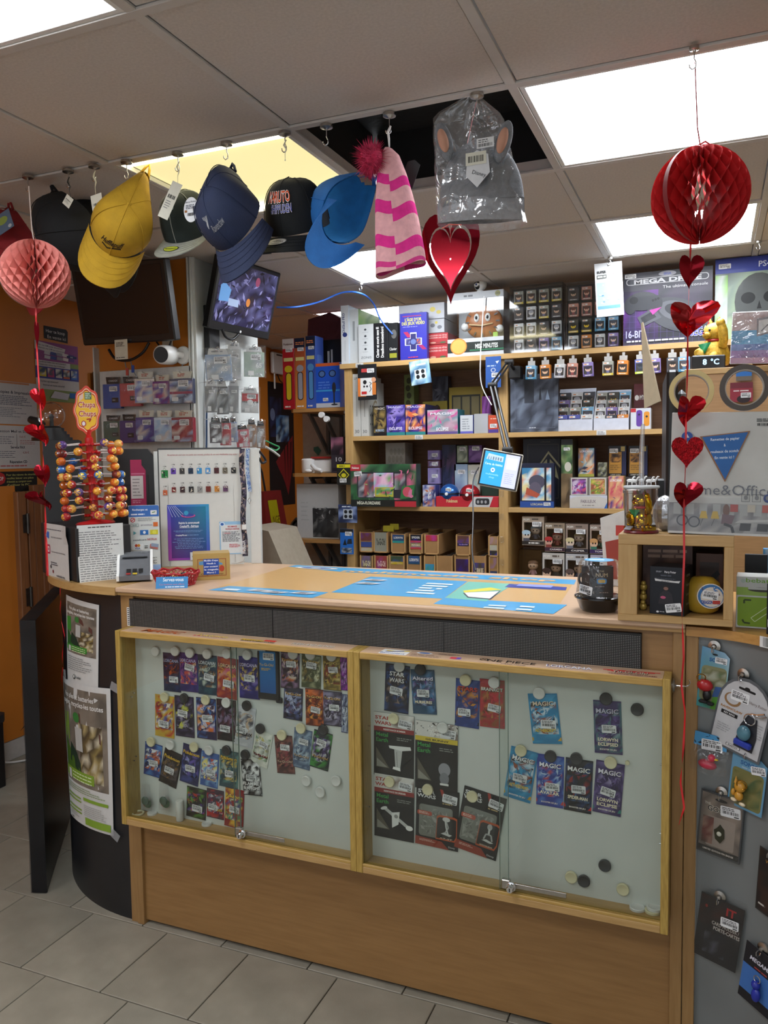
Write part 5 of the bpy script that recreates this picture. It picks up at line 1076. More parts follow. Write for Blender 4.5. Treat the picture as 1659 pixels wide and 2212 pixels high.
garland('red heart garland hanging below the red paper ball',[(1490,588,56,74,25,FOILR,.1),(1488,693,100,76,12,FOILB,.45),(1483,890,58,70,22,FOILB,.3),(1484,978,66,70,10,FOILG,.05),(1480,1072,62,64,20,FOILR,.2)],[(1492,528),(1489,600),(1486,700),(1485,800),(1482,900),(1481,1000),(1477,1100),(1478,1200),(1473,1330),(1477,1420),(1472,1480),(1480,1540),(1476,1620),(1470,1690),(1478,1745),(1466,1782)],-.075)
garland('red heart garland hanging below the pink paper ball',[(80,725,12,62,80,FOILR,0),(88,864,34,50,20,FOILB,.2),(92,940,48,48,15,FOILB,.35),(95,1028,34,50,25,FOILR,.15),(97,1082,42,46,15,FOILR,.5)],[(77,664),(80,760),(86,860),(91,940),(95,1030),(98,1110),(101,1180),(104,1245)],-.21,.8)
gr=at_y(133,1272,-.06);g_=MB()
def tw2(u,v):
 pts=[(130,1268),(134,1300),(131,1330),(137,1375),(134,1410),(138,1445),(136,1482)];x=u*6;i=min(5,int(x));P=[]
 a0,z0=on_end(pts[i][0],pts[i][1],.606);a1,z1=on_end(pts[i+1][0],pts[i+1][1],.606);a=a0+(a1-a0)*(x-i);z=z0+(z1-z0)*(x-i);q=.606+.004*sin(9*u)
 return(XS-q*sin(a)+.004*(v-.5)*cos(14*u),.60-q*cos(a),z+.003*(v-.5)*sin(14*u))
tag(g_.grid(tw2,50,1).build('red_ribbon',RIB,None,60),'loose red ribbon beside the posters on the black counter end','ribbon')
p=at_y(1316,625,1.75);k=szat(1316,625,1.75)
o=tag(MB().box(-29*k,-.001,-58*k,29*k,0,58*k).build('hanging_card',M('card stock','#c4c7ca',.5)),'white hanging card with a small blue game picture','card');o.location=p;o.rotation_euler=(0,radians(-3),radians(8))
a=Art(66);W,Hh=29*k,58*k
a.rect(-W*.9,-Hh*.72,W*.75,Hh*.28,'#8fb4d8');a.rect(-W*.9,-Hh*.72,W*.75,-Hh*.6,'#5a8ac0');R=random.Random(4)
for i in range(16):x,z=R.uniform(-.85,.6)*W,R.uniform(-.55,.2)*Hh;a.rect(x,z,x+W*R.choice((.08,.16)),z+Hh*.04,R.choice(['#e0ecf4','#4a6ea8','#c8dcec']))
a.text('SUPER',-W*.5,Hh*.62,Hh*.09,'#3a3c3c','c',.05,wid=W*.7);a.rect(-W*.85,Hh*.42,-W*.15,Hh*.56,'#5a5e5c');a.words(-W*.8,Hh*.44,-W*.2,Hh*.54,1,'#c8c8c4');a.words(W*.3,Hh*.4,W*.85,Hh*.62,3,'#b09090',.4);a.rect(-W*.05,Hh*.86,W*.05,Hh*.93,'#555555')
a.build('card_print',PAPER,o,lambda u,v,l:(u,-.001-l,v));MB().tube([(0,0,Hh*.9),(.004,0,Hh*1.02),(0,0,Hh*1.14)],.002,6).build('loop',CHROME,o,50)
# -- things on the counter
CARDB={}
def cmat(c,rough=.42):
 return M('carton '+c,c,rough,0,.04)
def carton(name,label,cat,loc,w,d,h,rz=0,front=None,body='#888888',right=None,left=None,top=None,group=None,mat=None,bev=.0008,seed=None,tilt=0,bmat=None):
 """box whose own origin is the middle of its lower front edge"""
 o=tag(MB().box(-w/2,0,0,w/2,d,h,bev).build(name,bmat or cmat(body)),label,cat,group);o.location=loc;o.rotation_euler=(radians(tilt),0,radians(rz))
 mat=mat or CARD;sd=seed or int(1000*abs(loc[0]))+int(777*loc[2])
 e=bev
 if front:a=Art(sd);front(a,w-2*e,h-2*e);a.build('front_print',mat,o,lambda u,v,l:(u,-l,v+e))
 if right:a=Art(sd+1);right(a,d-2*e,h-2*e);a.build('side_print',mat,o,lambda u,v,l:(w/2+l,d/2+u,v+e))
 if left:a=Art(sd+2);left(a,d-2*e,h-2*e);a.build('side_print',mat,o,lambda u,v,l:(-w/2-l,d/2-u,v+e))
 if top:a=Art(sd+3);top(a,w-2*e,d-2*e);a.build('top_print',mat,o,lambda u,v,l:(u,d/2+v,h+l))
 return o
def stick(o,x,z,w=.032,h=None,rot=0,y=-.0028):
 s=Art(int(abs(x)*9e4+z*1e4));s.l=0;s.sticker(0,0,w,h or w*.55,radians(rot));return s.build('price_sticker',PAPER,o,lambda u,v,l:(u+x,y-l,v+z))
A0=Vector((-1.392,.008,HC));ang1=math.atan2(.9,.44);e1=Vector((cos(ang1),sin(ang1),0));e2=Vector((-e1.y,e1.x,0))
bh=.178
bb_=thing('display_box','black box with taped white notices under the lollipop stand','box',A0,(0,0,ang1))
MB().box(0,0,.001,.185,.33,bh,.003).build('box_body',BLACKM,bb_)
def notice(W,Hh,sd,title=None,cols=None):
 a=Art(sd)
 for i in range(6):
  for j in range(10):a.rect(-W/2+W*j/10,Hh*i/6-Hh/2,-W/2+W*(j+1)/10,Hh*(i+1)/6-Hh/2,'#c6c7c5',False)
 a.up();return a
a=notice(.150,.20,81);a.words(-.04,.088,.05,.094,1,'#444444',.6);a.words(-.070,-.085,.070,.080,22,'#6a6a6c',.32)
a.build('paper_notice',PAPER,bb_,lambda u,v,l:(.080+u,-.0035-l-.010*max(0,-v/.1)**2*1.0-.004*sin(u*20),.085+v),(0,0,0))
a=notice(.23,.185,82);a.words(-.09,.070,.08,.076,1,'#50505a',.5);a.text('http://twitter.com/multimediashop',.01,.045,.006,'#555560','c',.0,wid=.12);a.text('http://www.instagram.com/multimediashop',.015,-.005,.006,'#555560','c',.0,wid=.13)
a.rect(-.115,-.092,-.100,.092,'#a83038');a.poly([(-.095,.045),(-.070,.040),(-.066,.062),(-.080,.066),(-.092,.058)],'#3a6cc0');a.rrect(-.092,-.012,-.062,.020,.006,'#a8385a');a.rrect(-.086,-.006,-.068,.014,.004,'#e0d0d4');a.ell(-.077,.004,.005,.005,'#a8385a')
a.words(-.06,-.05,.02,-.036,2,'#555560',.5);a.ell(-.06,-.055,.006,.006,'#33343a');a.ell(-.04,-.070,.006,.006,'#7a3038');a.text('multimedia shop',.03,-.085,.008,'#3a3a40','c',.02,wid=.08)
a.build('paper_notice',PAPER,bb_,lambda u,v,l:(-.004-l-.008*max(0,(u-.06)/.05)*(1 if v>.05 else.3),.165-u,.088+v))
# ---- lollipop stand
pz=HC+bh+.001;pp=A0+e1*.098+e2*.080;pp.z=pz
ls=thing('lollipop_stand','red tiered lollipop stand with a yellow flower sign','lollipop stand',pp,(0,radians(-3.0),0))
REDP=M('red plastic','#b81c1e',.3,coat=.3)
tiers=[.268-.0262*k for k in range(10)]
MB().lathe([(0,0),(.062,0),(.064,.004),(.058,.010),(.020,.016),(.013,.020),(.012,.268),(.0135,.270),(.0135,.290),(.010,.293),(.006,.300),(0,.300)],(0,0,0),24).build('stand_post',REDP,ls,40)
for z in tiers:
 mb=MB().lathe([(.012,-.003),(.026,-.002),(.026,.003),(.012,.004)],(0,0,z),24)
 for k in range(12):mb.tube([(.020*cos(k*pi/6),.020*sin(k*pi/6),z),(.034*cos(k*pi/6),.034*sin(k*pi/6),z)],.0042,6)
 mb.build('tier_ring',REDP,ls,40)
MB().box(-.010,-.003,.296,.010,.003,.318,.001).build('sign_clip',REDP,ls)
def petal(s):return[((.031+.0020*cos(8*t))*s*cos(t)*1.18,(.068+.0030*cos(8*t))*s*sin(t))for t in[2*pi*i/64 for i in range(64)]]
sg=thing('lollipop_sign','tall red and yellow flower-shaped sign reading Chupa Chups on the stand','sign',pp+Vector((-.018,0,.382)),(0,0,radians(32)))
MB().prism(petal(1.16),-.0015,.0015).build('sign_board',M('orange red card','#cc3a1e',.4),sg)
a=Art(83);a.poly(petal(1.03),'#e8c9a0');a.poly(petal(.98),'#b8342a');a.poly(petal(.92),'#dfb02c');a.text('Chupa',0,.010,.019,'#e8d8c0','c',.06,wid=.056);a.text('Chupa',0,.010,.019,'#a52a24','c',.02,wid=.056);a.text('Chups',.001,-.020,.019,'#e8d8c0','c',.06,wid=.056);a.text('Chups',.001,-.020,.019,'#a52a24','c',.02,wid=.056)
a.rect(-.006,.036,.016,.060,'#4a6a4a');a.words(-.004,.038,.014,.058,3,'#b8c8b0',.6);a.poly([(-.024,.030),(-.010,.040),(-.010,.058),(-.022,.048)],'#d8b8a8');a.ell(-.012,-.044,.008,.010,'#a83a3a');a.ell(-.012,-.044,.005,.007,'#d8d0d0');a.line([(-.002,-.030),(.012,-.028),(.006,-.038)],.004,'#a52a24')
a.build('sign_print',CARD,sg,lambda u,v,l:(u,-.0017-l,v))
lc={'orange':('#c8601e','#e0a838','#d87a2a'),'strawberry red':('#a8242c','#e0b040','#c04a3a'),'dark cola':('#6a2420','#c88a3a','#8a3a2a'),'blue':('#2a62b4','#e0c040','#3f8ad0'),'purple':('#4a3474','#d0a048','#7a5a9c'),'cream':('#d8a048','#c04030','#e8c060')}
lm={}
for c,(a_,b_,d_)in lc.items():
 mb=MB();n,h=14,10
 for i in range(h):
  for k in range(n):
   t0,t1=pi*i/h,pi*(i+1)/h;P=[]
   for t,q in((t0,k),(t1,k),(t1,k+1),(t0,k+1)):P.append((.0140*(1.08*cos(t)),.0140*sin(t)*cos(2*pi*q/n),.0140*sin(t)*sin(2*pi*q/n)))
   mb.cur=1 if i<3 and k%4!=0 else(2 if(k+i)%5==0 or i>8 else 0);mb.add(P,[(0,1,2,3)])
 lm[c]=mb.mesh('lollipop candy',[M('wrapper '+x,x,.28,0,.1,coat=.4)for x in(a_,b_,d_)],70)
stm=MB().tube([(-.060,0,0),(-.016,0,0),(-.010,0,0)],[.0017,.0017,.0045],7).mesh('lollipop stick',M('lolly stick','#d8d0cc',.5),60)
bpy.context.view_layer.update();Ml=ls.matrix_world.copy()
R=random.Random(12);ordn=['top','second','third','fourth','fifth','sixth','seventh','eighth','ninth','lowest'];ordk=['first','second','third','fourth','fifth','sixth','seventh','eighth']
pat=[[-38,30,65,190,230],[-20,10,55,100,180,205,270],[-25,60,150,195,215,300],[-15,70,130,185,205,250,300],[-12,30,110,180,210,240,275,305],[-20,40,95,185,250],[-12,15,60,185,235,265,300,330],[-5,20,45,120,190,265,320],[-8,35,75,185,245,290,320],[0,20,60,190,220,300,330]]
for k,angs in enumerate(pat):
 for q,an in enumerate(angs):
  c=R.choice(['orange','orange','orange','strawberry red','strawberry red','dark cola','blue','purple','cream'])
  front=180<(an%360)<360
  t=thing('lollipop',f'{c} wrapped lollipop, {ordn[k]} tier of the red stand, {ordk[q]} counter-clockwise from the right','lollipop',(0,0,0),group='lollipops on the red stand')
  ar=radians(an+20);loc=Vector((.094*cos(ar),.094*sin(ar),tiers[k]))
  t.matrix_world=Ml@Matrix.Translation(loc)@Matrix.Rotation(ar,4,'Z')@Matrix.Rotation(radians(R.uniform(-4,8)),4,'Y')
  link('candy',lm[c],t);link('stick',stm,t)
# ---- things behind the lollipops
q=at_y(128,952,.42);TWZ=q.z-HC
carton('computer_tower','black computer case standing behind the lollipops','computer',(q.x+.065,.36,HC+.0005),.13,.18,TWZ,40,body='#17181a',bmat=BLACKM)
bp_=thing('plasma_ball','clear glass plasma ball on a stepped black base','plasma ball',(q.x-.035,.42,HC+TWZ+.001))
MB().lathe([(0,0),(.075,0),(.075,.012),(.064,.012),(.064,.024),(.054,.024),(.054,.036),(.045,.036),(.045,.048),(.036,.050),(.030,.056),(0,.056)],(0,0,0),24).build('stepped_base',BLACKP,bp_,30)
MB().ball((0,0,.098),.052,24,16).build('glass_globe',ACRYL,bp_,60);MB().lathe([(0,.055),(.008,.055),(.007,.085),(.010,.095),(.006,.102),(0,.104)],(0,0,0),14).build('electrode',BLACKM,bp_,40)
p=at_y(78,912,.42);t=thing('web_camera','small black camera head beside the plasma ball','camera',p);MB().tube([(-.03,0,.012),(.005,0,0),(.03,0,-.012)],[.014,.019,.017],14).build('camera_head',BLACKP,t,50);MB().tube([(0,0,-.01),(.03,.02,-.05),(.06,.0,-.068)],.007,8).build('camera_arm',BLACKP,t,50);MB().tube([(.03,0,-.012),(.034,0,-.014)],.012,14).build('lens',M('lens glass','#15181d',.1),t)
mc=thing('scratch_card_machine','tall black machine with a pink label behind the white card stand','machine',(-1.50,.42,HC),(0,0,radians(36)))
MB().prism([(-.075,0),(.075,0),(.075,.405),(.055,.435),(-.045,.435),(-.075,.40)],0,.12).build('machine_body',BLACKP,mc,30)
MB().box(.075,0,0,.090,.12,.425,.002).build('alu_edge',ALU,mc);MB().box(-.055,-.002,.30,.02,.002,.36,.004).box(.052,-.003,.20,.056,.001,.34,.001).build('slot',BLACKM,mc)
a=Art(84);a.poly([(.002,.22),(.058,.22),(.058,.355),(.044,.375),(.044,.395),(.004,.395)],'#a8305a');a.rect(.006,.34,.054,.345,'#c87090');a.words(.008,.232,.05,.245,2,'#d8a0b4',.4);a.rect(.004,.25,.048,.335,'#cdc8c8');a.words(.010,.256,.042,.328,6,'#8a8486',.3)
a.build('pink_label',PAPER,mc,lambda u,v,l:(u-.012,-.003-l,v))
pt=thing('payment_terminal','grey and white card payment terminal with a keypad','payment terminal',(-1.268,.140,HC),(0,0,radians(38)))
prof=[(-.085,.006),(.06,.002),(.075,.03),(.075,.075),(.055,.085),(-.02,.062),(-.055,.030),(-.088,.022)]
MB().prism(prof,-.048,.048,'x').build('terminal_body',M('slate plastic','#63666b',.4),pt,30)
for s_ in(-1,1):
 P=[(y*1.05,z*1.06)for y,z in prof];MB().prism(P,s_*.048,s_*.056,'x').build('side_shell',WHITEP,pt,30)
kp=MB();
for r_ in range(4):
 for c_ in range(3):
  y=-.074+.012*r_;z=.024+.0028*r_+.006;kp.box(-.026+.019*c_,y,z,-.012+.019*c_,y+.008,z+.004,.001)
kp.build('keys',BLACKM,pt)
MB().box(-.026,-.087,.026,-.012,-.080,.031,.001).build('red_key',M('red key','#a02a2a',.4),pt);MB().box(-.006,-.087,.026,.008,-.080,.031,.001).build('yellow_key',M('yellow key','#c8b030',.4),pt)
q=MB().box(-.040,-.014,.064,.040,.034,.067,.002).build('display',M('terminal glass','#1a1c20',.15),pt);q.rotation_euler=(.0,0,0);q.location=(0,.006,.006)
s=Art(85);s.rect(.018,.02,.040,.045,'#c8ccd0');s.rect(-.046,.02,-.02,.032,'#c8ccd0');s.build('sticker',PAPER,pt,lambda u,v,l:(u,v+.02,.082+l))
def fstand(a,w,h):
 a.rrect(-w/2,0,w/2,h,w*.06,'#3a6ab4');a.rect(-w/2,h*.10,w/2,h*.83,'#cfd4d2');a.grad(-w/2,0,w/2,h*.10,'#7fa0d4','#9ab4dc');a.text('Recharges et',-w*.12,h*.925,h*.028,'#e0e8f0','c',.02,wid=w*.5);a.words(-w*.42,h*.85,w*.05,h*.885,1,'#d0dcf0',.6);a.rrect(w*.22,h*.86,w*.43,h*.925,w*.02,'#d8dcdc');a.line([(w*.27,h*.89),(w*.38,h*.90)],h*.012,'#3a7a40')
 a.ell(-w*.37,h*.785,w*.08,w*.08,'#b83a3a');a.ell(-w*.37,h*.785,w*.055,w*.055,'#d8d0d0');a.line([(-w*.42,h*.77),(-w*.32,h*.80)],w*.025,'#b83a3a');a.words(-w*.2,h*.76,w*.42,h*.82,4,'#77797c',.3)
 a.frame(-w*.44,h*.685,-w*.18,h*.73,w*.008,'#2a6a6a');a.text('BASE',-w*.31,h*.697,h*.02,'#2a6a6a','c',.01);a.text('proximus',w*.08,h*.697,h*.026,'#4a3a6a','c',.0,wid=w*.36);a.rect(w*.30,h*.68,w*.45,h*.745,'#d06a30')
 a.poly([(-w*.36,h*.56),(-w*.36,h*.62),(-w*.26,h*.59)],'#5a9aa0');a.rect(-w*.14,h*.56,w*.13,h*.63,'#2a6ab4');a.ell(0,h*.595,w*.045,w*.05,'#e0e4e8');a.rect(w*.19,h*.56,w*.45,h*.63,'#c8c030');a.ell(w*.33,h*.595,w*.07,w*.06,'#d8d850')
 a.text('paysafecard',-w*.16,h*.475,h*.022,'#4a4e58','c',.01,wid=w*.42);a.text('NETFLIX',w*.25,h*.475,h*.03,'#a8343a','c',.02,wid=w*.32)
 a.rrect(-w*.44,h*.33,-w*.05,h*.42,w*.03,'#dfe2e2');a.ell(-w*.28,h*.40,w*.05,w*.05,'#b8402a');a.ell(-w*.20,h*.40,w*.05,w*.05,'#d08a2a');a.text('VISA',-w*.24,h*.345,h*.028,'#2a4a9a','c',.02);a.rect(-w*.01,h*.385,w*.1,h*.395,'#444444');a.rect(-w*.01,h*.36,w*.1,h*.37,'#444444');a.poly([(w*.16,h*.36),(w*.42,h*.33),(w*.44,h*.39),(w*.18,h*.42)],'#b06a64');a.poly([(w*.2,h*.38),(w*.44,h*.36),(w*.46,h*.41),(w*.22,h*.43)],'#8a9ab0');a.words(-w*.44,h*.12,w*.44,h*.24,6,'#444648',.38)
carton('recharge_standee','white and blue payment options card standing behind the terminal','standee',(-1.345,.285,HC),.104,.004,.235,38,fstand,'#c8ccd0')
wb=thing('card_stand','white board with small bag pictures and two taped posters','board',(-1.245,.485,HC),(radians(-2),0,radians(33)))
MB().box(-.150,0,0,.150,.006,.432,.001).build('board',M('white board','#c9cac6',.5,var=.02),wb);MB().box(-.151,-.002,.430,.151,.008,.436,.001).box(-.152,-.002,0,-.148,.008,.432).build('board_edge',M('black edge','#3a3c3e',.5),wb)
MB().prism([(.0,.0),(.12,.0),(.0,.3)],-.12,-.116,'x').build('easel_leg',WHITE,wb);MB().prism([(.0,.0),(.12,.0),(.0,.3)],.116,.12,'x').build('easel_leg',WHITE,wb)
a=Art(86);W=.300
a.text('Ne partez pas tout sans vos petits sacs enoviés, profitez de nos sacs réutilisables trop stylés !',.01,.408,.0065,'#a8505a','c',.0,wid=.255,shear=.3)
bcol=[['#1f7a3c','#5a3a9c','#3a3a3a','#22344c','#3a8ac0','#3f8ac8','#4a2024','#6a6456','#1e2022'],['#c0603a','#7a2a2a','#3a2226','#222326','#8a8a8a','#6a2a22','#b87a34','#5a3a5a']]
for r_,row in enumerate(bcol):
 for k,c in enumerate(row):
  x=-.128+.0310*k;z=(.355-(.014 if k<1 else.004))-r_*.068;s_=(.014 if k==0 and r_==0 else.0105 if r_==0 or k>1 else.009)
  a.rect(x-s_*.85,z-s_,x+s_*.85,z+s_,c);a.shards(x-s_*.7,z-s_*.8,x+s_*.7,z+s_*.8,['#d8d0c0','#20242a',c],5,.5);a.line([(x-s_*.4,z+s_),(x-s_*.1,z+s_*1.7),(x+s_*.4,z+s_)],.0008,c)
  a.text('2 PM',x,z+s_+.012,.0040,'#3a3a3a','c',.02,shear=.2)
a.build('bag_prints',PAPER,wb,lambda u,v,l:(u,-.0005-l,v))
a=Art(87);w_,h_=.150,.205
n=8
cs=['#5a3aa0','#3a4ab8','#2a5ac0','#2a7ac4','#2a8abc']
a.poly([(-w_/2,-h_/2),(w_/2,-h_/2),(w_/2,h_/2),(-w_/2,h_/2)],['#a03a9c','#3a3ab0','#2f92c0','#3a4ab8'])
a.poly([(-w_*.42,-h_*.46),(w_*.42,-h_*.46),(w_*.42,h_*.46),(-w_*.42,h_*.46)],['#5a2a78','#2a3a88','#1f7a98','#2a3a9c'])
for k in range(5):a.line([(-w_*.48+.006*k,h_*.48),(-w_*.38+.012*k,h_*.28)],.0014,'#c0cce8')
a.ell(.0,h_*.30,w_*.17,h_*.035,'#b84a8a');a.ell(0,h_*.31,w_*.14,h_*.028,'#3a4a9c');a.ell(-w_*.05,h_*.35,w_*.055,h_*.04,'#3a9ac8');a.text('Rejoins la communauté',.002,h_*.155,.0078,'#dfe6f2','c',.03,wid=.074);a.text('CosplayFR - Belgique',.002,h_*.095,.0078,'#dfe6f2','c',.03,wid=.068);a.rect(-.033,h_*.082,.036,h_*.087,'#dfe6f2')
a.words(-w_*.38,h_*.0,w_*.36,h_*.04,2,'#7aa0d8',.4,'c');a.text('CosplayFR.net',-w_*.18,-h_*.06,.005,'#dfe6f2','c',.03);a.words(-w_*.05,-h_*.06,w_*.28,-h_*.04,1,'#7aa0d8',.5);a.words(-w_*.40,-h_*.30,w_*.40,-h_*.10,7,'#7a9ad4',.32,'c');a.rect(w_*.02,-h_*.50,w_*.16,-h_*.36,'#c8ccd4');a.text('Bar',w_*.10,-h_*.45,.005,'#33333a','c',.02)
a.build('blue_poster',PAPER,wb,lambda u,v,l:(u-.048,-.001-l-.002*sin((u+.07)*20)**2,v+.125))
a=Art(88);w_,h_=.086,.122;a.rect(-w_/2,-h_/2,w_/2,h_/2,'#8fb8d8');a.rect(-w_*.45,-h_*.47,w_*.46,h_*.40,'#cfd4d6');a.ell(-w_*.38,h_*.42,.010,.008,'#c8d8e8');a.ell(-w_*.38,h_*.42,.006,.005,'#2a5aa0');a.text('PRÉCOMMANDES',w_*.05,h_*.32,.006,'#a8404a','c',.04,wid=.034);a.text('NOUVELLES CONDITIONS',w_*.05,h_*.245,.006,'#a8404a','c',.04,wid=.050);a.words(-w_*.38,-h_*.12,w_*.4,h_*.2,9,'#4a4c52',.5);a.words(-w_*.3,h_*.13,w_*.05,h_*.16,1,'#b8404a',.6);a.words(-w_*.1,-h_*.3,w_*.4,-h_*.18,4,'#b8404a',.5)
a.build('preorder_sheet',PAPER,wb,lambda u,v,l:(u+.106,-.001-l,v+.100))
lan=thing('lanyard','patterned dark lanyard reading ROBLOX hanging on the right edge of the white board','lanyard',wb.location+Vector((.150*cos(.576)+.004,.150*sin(.576),.43)),(0,0,radians(33)))
def strapart(w,h,sd,pal):a=Art(sd);a.blotch(-w/2,-h,w/2,0,pal,3,26);a.shards(-w/2,-h,w/2,0,pal,160,.6);return a
a=strapart(.020,.40,89,['#1c1c22','#2a2a34','#5a5660','#b09a90','#3a3450']);a.text('ROBLOX',0,-.365,.016,'#d8d8dc','c',.03,rot=pi/2,wid=.05);a.build('strap',MATTE,lan,lambda u,v,l:(u+.003*sin(v*30),-.004-l-.004*sin(v*18),v));MB().box(-.008,-.009,-.30,.008,-.007,-.28,.001).build('white_tag',WHITE,lan)
MB().tube([(0,-.005,-.40),(-.005,-.012,-.416),(-.03,-.02,-.4215),(-.05,-.03,-.4205),(-.03,-.035,-.4205),(0,-.02,-.418)],.0009,6).build('wire_loop',STEEL,lan,50)
lan2=thing('lanyard','pale blue lanyard with steel clip beside the dark patterned one','lanyard',lan.location+Vector((.018,.012,0)),(0,0,radians(33)))
a=strapart(.013,.16,90,['#6a8ab8','#9ab0cc','#3a5a9c','#c0c8d0']);a.build('strap',MATTE,lan2,lambda u,v,l:(u+.004*sin(v*25),-.002-l,v));MB().tube([(0,-.002,-.16),(0,-.004,-.18),(.006,-.004,-.192),(.0,-.004,-.205),(-.006,-.004,-.192),(0,-.004,-.182)],.0013,6).build('clip',CHROME,lan2,50)
tag(MB().box(-.004,0,0,.034,.004,.43,.001).build('white_panel_strip',M('white board','#c9cac6'),None),'narrow white board standing behind the lanyards','board');q=bpy.data.objects['white_panel_strip'];q.location=lan2.location+Vector((.0,.012,-.43));q.rotation_euler=(0,0,radians(33))
bk=thing('sweet_basket','small red lattice basket of sweets with a blue card','basket',(-1.062,.082,HC))
mb=MB();n=30
for k in range(n):
 for s_ in(1,-1):
  P=[]
  for j in range(9):
   t_=j/8;an=2*pi*k/n+s_*t_*.42;r=.058+.014*t_;P.append((r*cos(an)*1.08,r*sin(an)*.86,.003+.036*t_))
  mb.tube(P,.0019,5)
for z,r,t_ in((.003,.058,.0026),(.040,.073,.0034)):mb.tube([(r*cos(2*pi*k/40)*1.08,r*sin(2*pi*k/40)*.86,z+(.003*sin(10*2*pi*k/40)if z>.01 else 0))for k in range(41)],t_,6,False)
mb.build('lattice',M('red woven plastic','#9c1420',.35),bk,60);MB().lathe([(0,.002),(.058,.002),(.058,.004),(0,.005)],(0,0,0),28,1.08,.86).build('bottom',MATS['red woven plastic'],bk)
a=Art(91);a.rect(-.048,-.019,.048,.019,'#3a80b8');a.text('Servez-vous',.004,.005,.011,'#d8e4ee','c',.02,wid=.062);a.text('Ces bonbons sont offerts',0,-.007,.0055,'#b87888','c',.0,wid=.075);a.words(-.02,-.015,.04,-.010,1,'#cfe0ee',.6)
e=MB().box(-.048,-.0004,-.019,.048,.0004,.019).build('blue_card',M('card blue 2','#3a80b8',.5),bk);e.location=(.036,-.066,.016);e.rotation_euler=(radians(-18),0,radians(27));a.build('card_print',PAPER,e,lambda u,v,l:(u,-.0005-l,v))
R=random.Random(9)
for k,(dx,dy,c,cn)in enumerate(((.0,.0,'#d8d0c8','white'),(.02,.015,'#a82a2a','red'),(-.022,.01,'#c87a5a','salmon'),(.012,-.02,'#d8b84a','yellow'),(-.01,-.018,'#b8b4b0','silver'),(.034,-.006,'#2c2a2c','black'),(-.036,-.008,'#c04a3a','orange red'))):
 t=tag(MB().ball((0,0,0),.010,10,6,(1,.8,.6)).prism([(-.010,0),(-.017,.006),(-.017,-.006)],-.002,.002,'z').prism([(.010,0),(.017,-.006),(.017,.006)],-.002,.002,'z').build('wrapped_sweet',M('sweet '+c,c,.25,.1,coat=.4),None,40),f'{cn} wrapped sweet in the red basket','sweet','sweets in the red basket');t.location=(-1.062+dx,.082+dy,HC+.015+.004*k);t.rotation_euler=(R.uniform(-.3,.3),R.uniform(-.3,.3),R.uniform(0,3))
def fgold(a,w,h):
 a.frame(-w*.38,h*.14,w*.40,h*.80,.0016,'#8a3a24');a.poly([(-w*.34,h*.70),(w*.0,h*.78),(w*.3,h*.62),(w*.3,h*.56),(-w*.34,h*.58)],'#5a8ab0');a.ell(w*.28,h*.42,w*.07,h*.12,'#a8402a');a.text('Original cover',w*.02,h*.19,h*.07,'#6a3a20','c',.01,wid=w*.62);a.rect(-w*.22,h*.20,w*.20,h*.80,'#27489a')
 for k,t in enumerate(("Modèle d'expo",'Neufs à','pour soutenir','le magasin','Merci !')):a.text(t,-w*.01,h*(.71-.115*k),h*.065,'#dfe4ee' if k!=9 else '#b84a5a','c',.02,wid=w*(.38 if k not in(1,4)else.24))
carton('donation_box','small gold box with a blue label reading Merci','box',(-1.005,.195,HC),.118,.085,.087,36,fgold,'#a88a4c')
dp=thing('dome_pack','clear plastic dome with a dark box inside on a black base','package',(.240,.062,HC))
MB().lathe([(0,0),(.038,0),(.046,.006),(.055,.030),(.060,.034),(.060,.038),(.054,.040),(0,.040)],(0,0,0),32).build('black_base',M('glossy black','#0c0c0e',.18,coat=.4),dp,40)
MB().lathe([(.0595,.040),(.0560,.043),(.0535,.06),(.0500,.118),(.046,.125),(.043,.128),(.036,.1265),(.0,.1265)],(0,0,0),32).build('clear_lid',CLEAR,dp,40)
a=Art(92);a.ell(0,0,.036,.036,'#3a8ac0');a.ell(0,0,.034,.034,'#5aa0cc');a.words(-.024,-.008,.024,.010,1,'#d8e8f0',.8);a.build('lid_label',CARD,dp,lambda u,v,l:(u,v,.1272+l))
def fnum(a,w,h):
 a.rect(-w/2,0,w/2,h,'#1c1a1c');a.poly([(-w*.5,h),(w*.5,h),(w*.5,h*.55),(-w*.5,h*.7)],'#2a2628');a.text('THE',0,h*.82,h*.06,'#a89a78','c');a.text('NUM',0,h*.66,h*.13,'#b8a888','c',.0);a.rrect(-w*.22,h*.42,w*.22,h*.60,w*.08,'#3a7ab0');a.rrect(-w*.16,h*.455,w*.16,h*.565,w*.05,'#b89a4a');a.words(-w*.3,h*.30,w*.3,h*.36,1,'#77706a');a.text('6',-w*.36,h*.08,h*.1,'#b8b0a8','c');a.words(-w*.1,h*.10,w*.3,h*.15,1,'#8a7a70')
q=MB().box(-.028,-.001,0,.028,.02,.074,.001).build('inner_box',BLACKM,dp);q.location=(.010,-.026,.041);q.rotation_euler=(0,0,radians(14));a=Art(93);fnum(a,.054,.073);a.build('box_print',CARD,q,lambda u,v,l:(u,-.0012-l,v))
q=MB().box(-.016,0,0,.016,.03,.07,.002).lathe([(.018,-.004),(.022,-.004),(.022,.004),(.018,.004),(.018,-.004)],(0,-.004,.038),24,axis='y').build('watch',BLACKP,dp,40);q.location=(-.026,-.012,.041);q.rotation_euler=(0,0,radians(-8))
s=Art(94);s.sticker(0,0,.036,.022,radians(-8));s.build('price_sticker',PAPER,dp,lambda u,v,l:((.0545+l)*sin((u-.026)/.05),-(.0545+l)*cos((u-.026)/.05),v+.058))
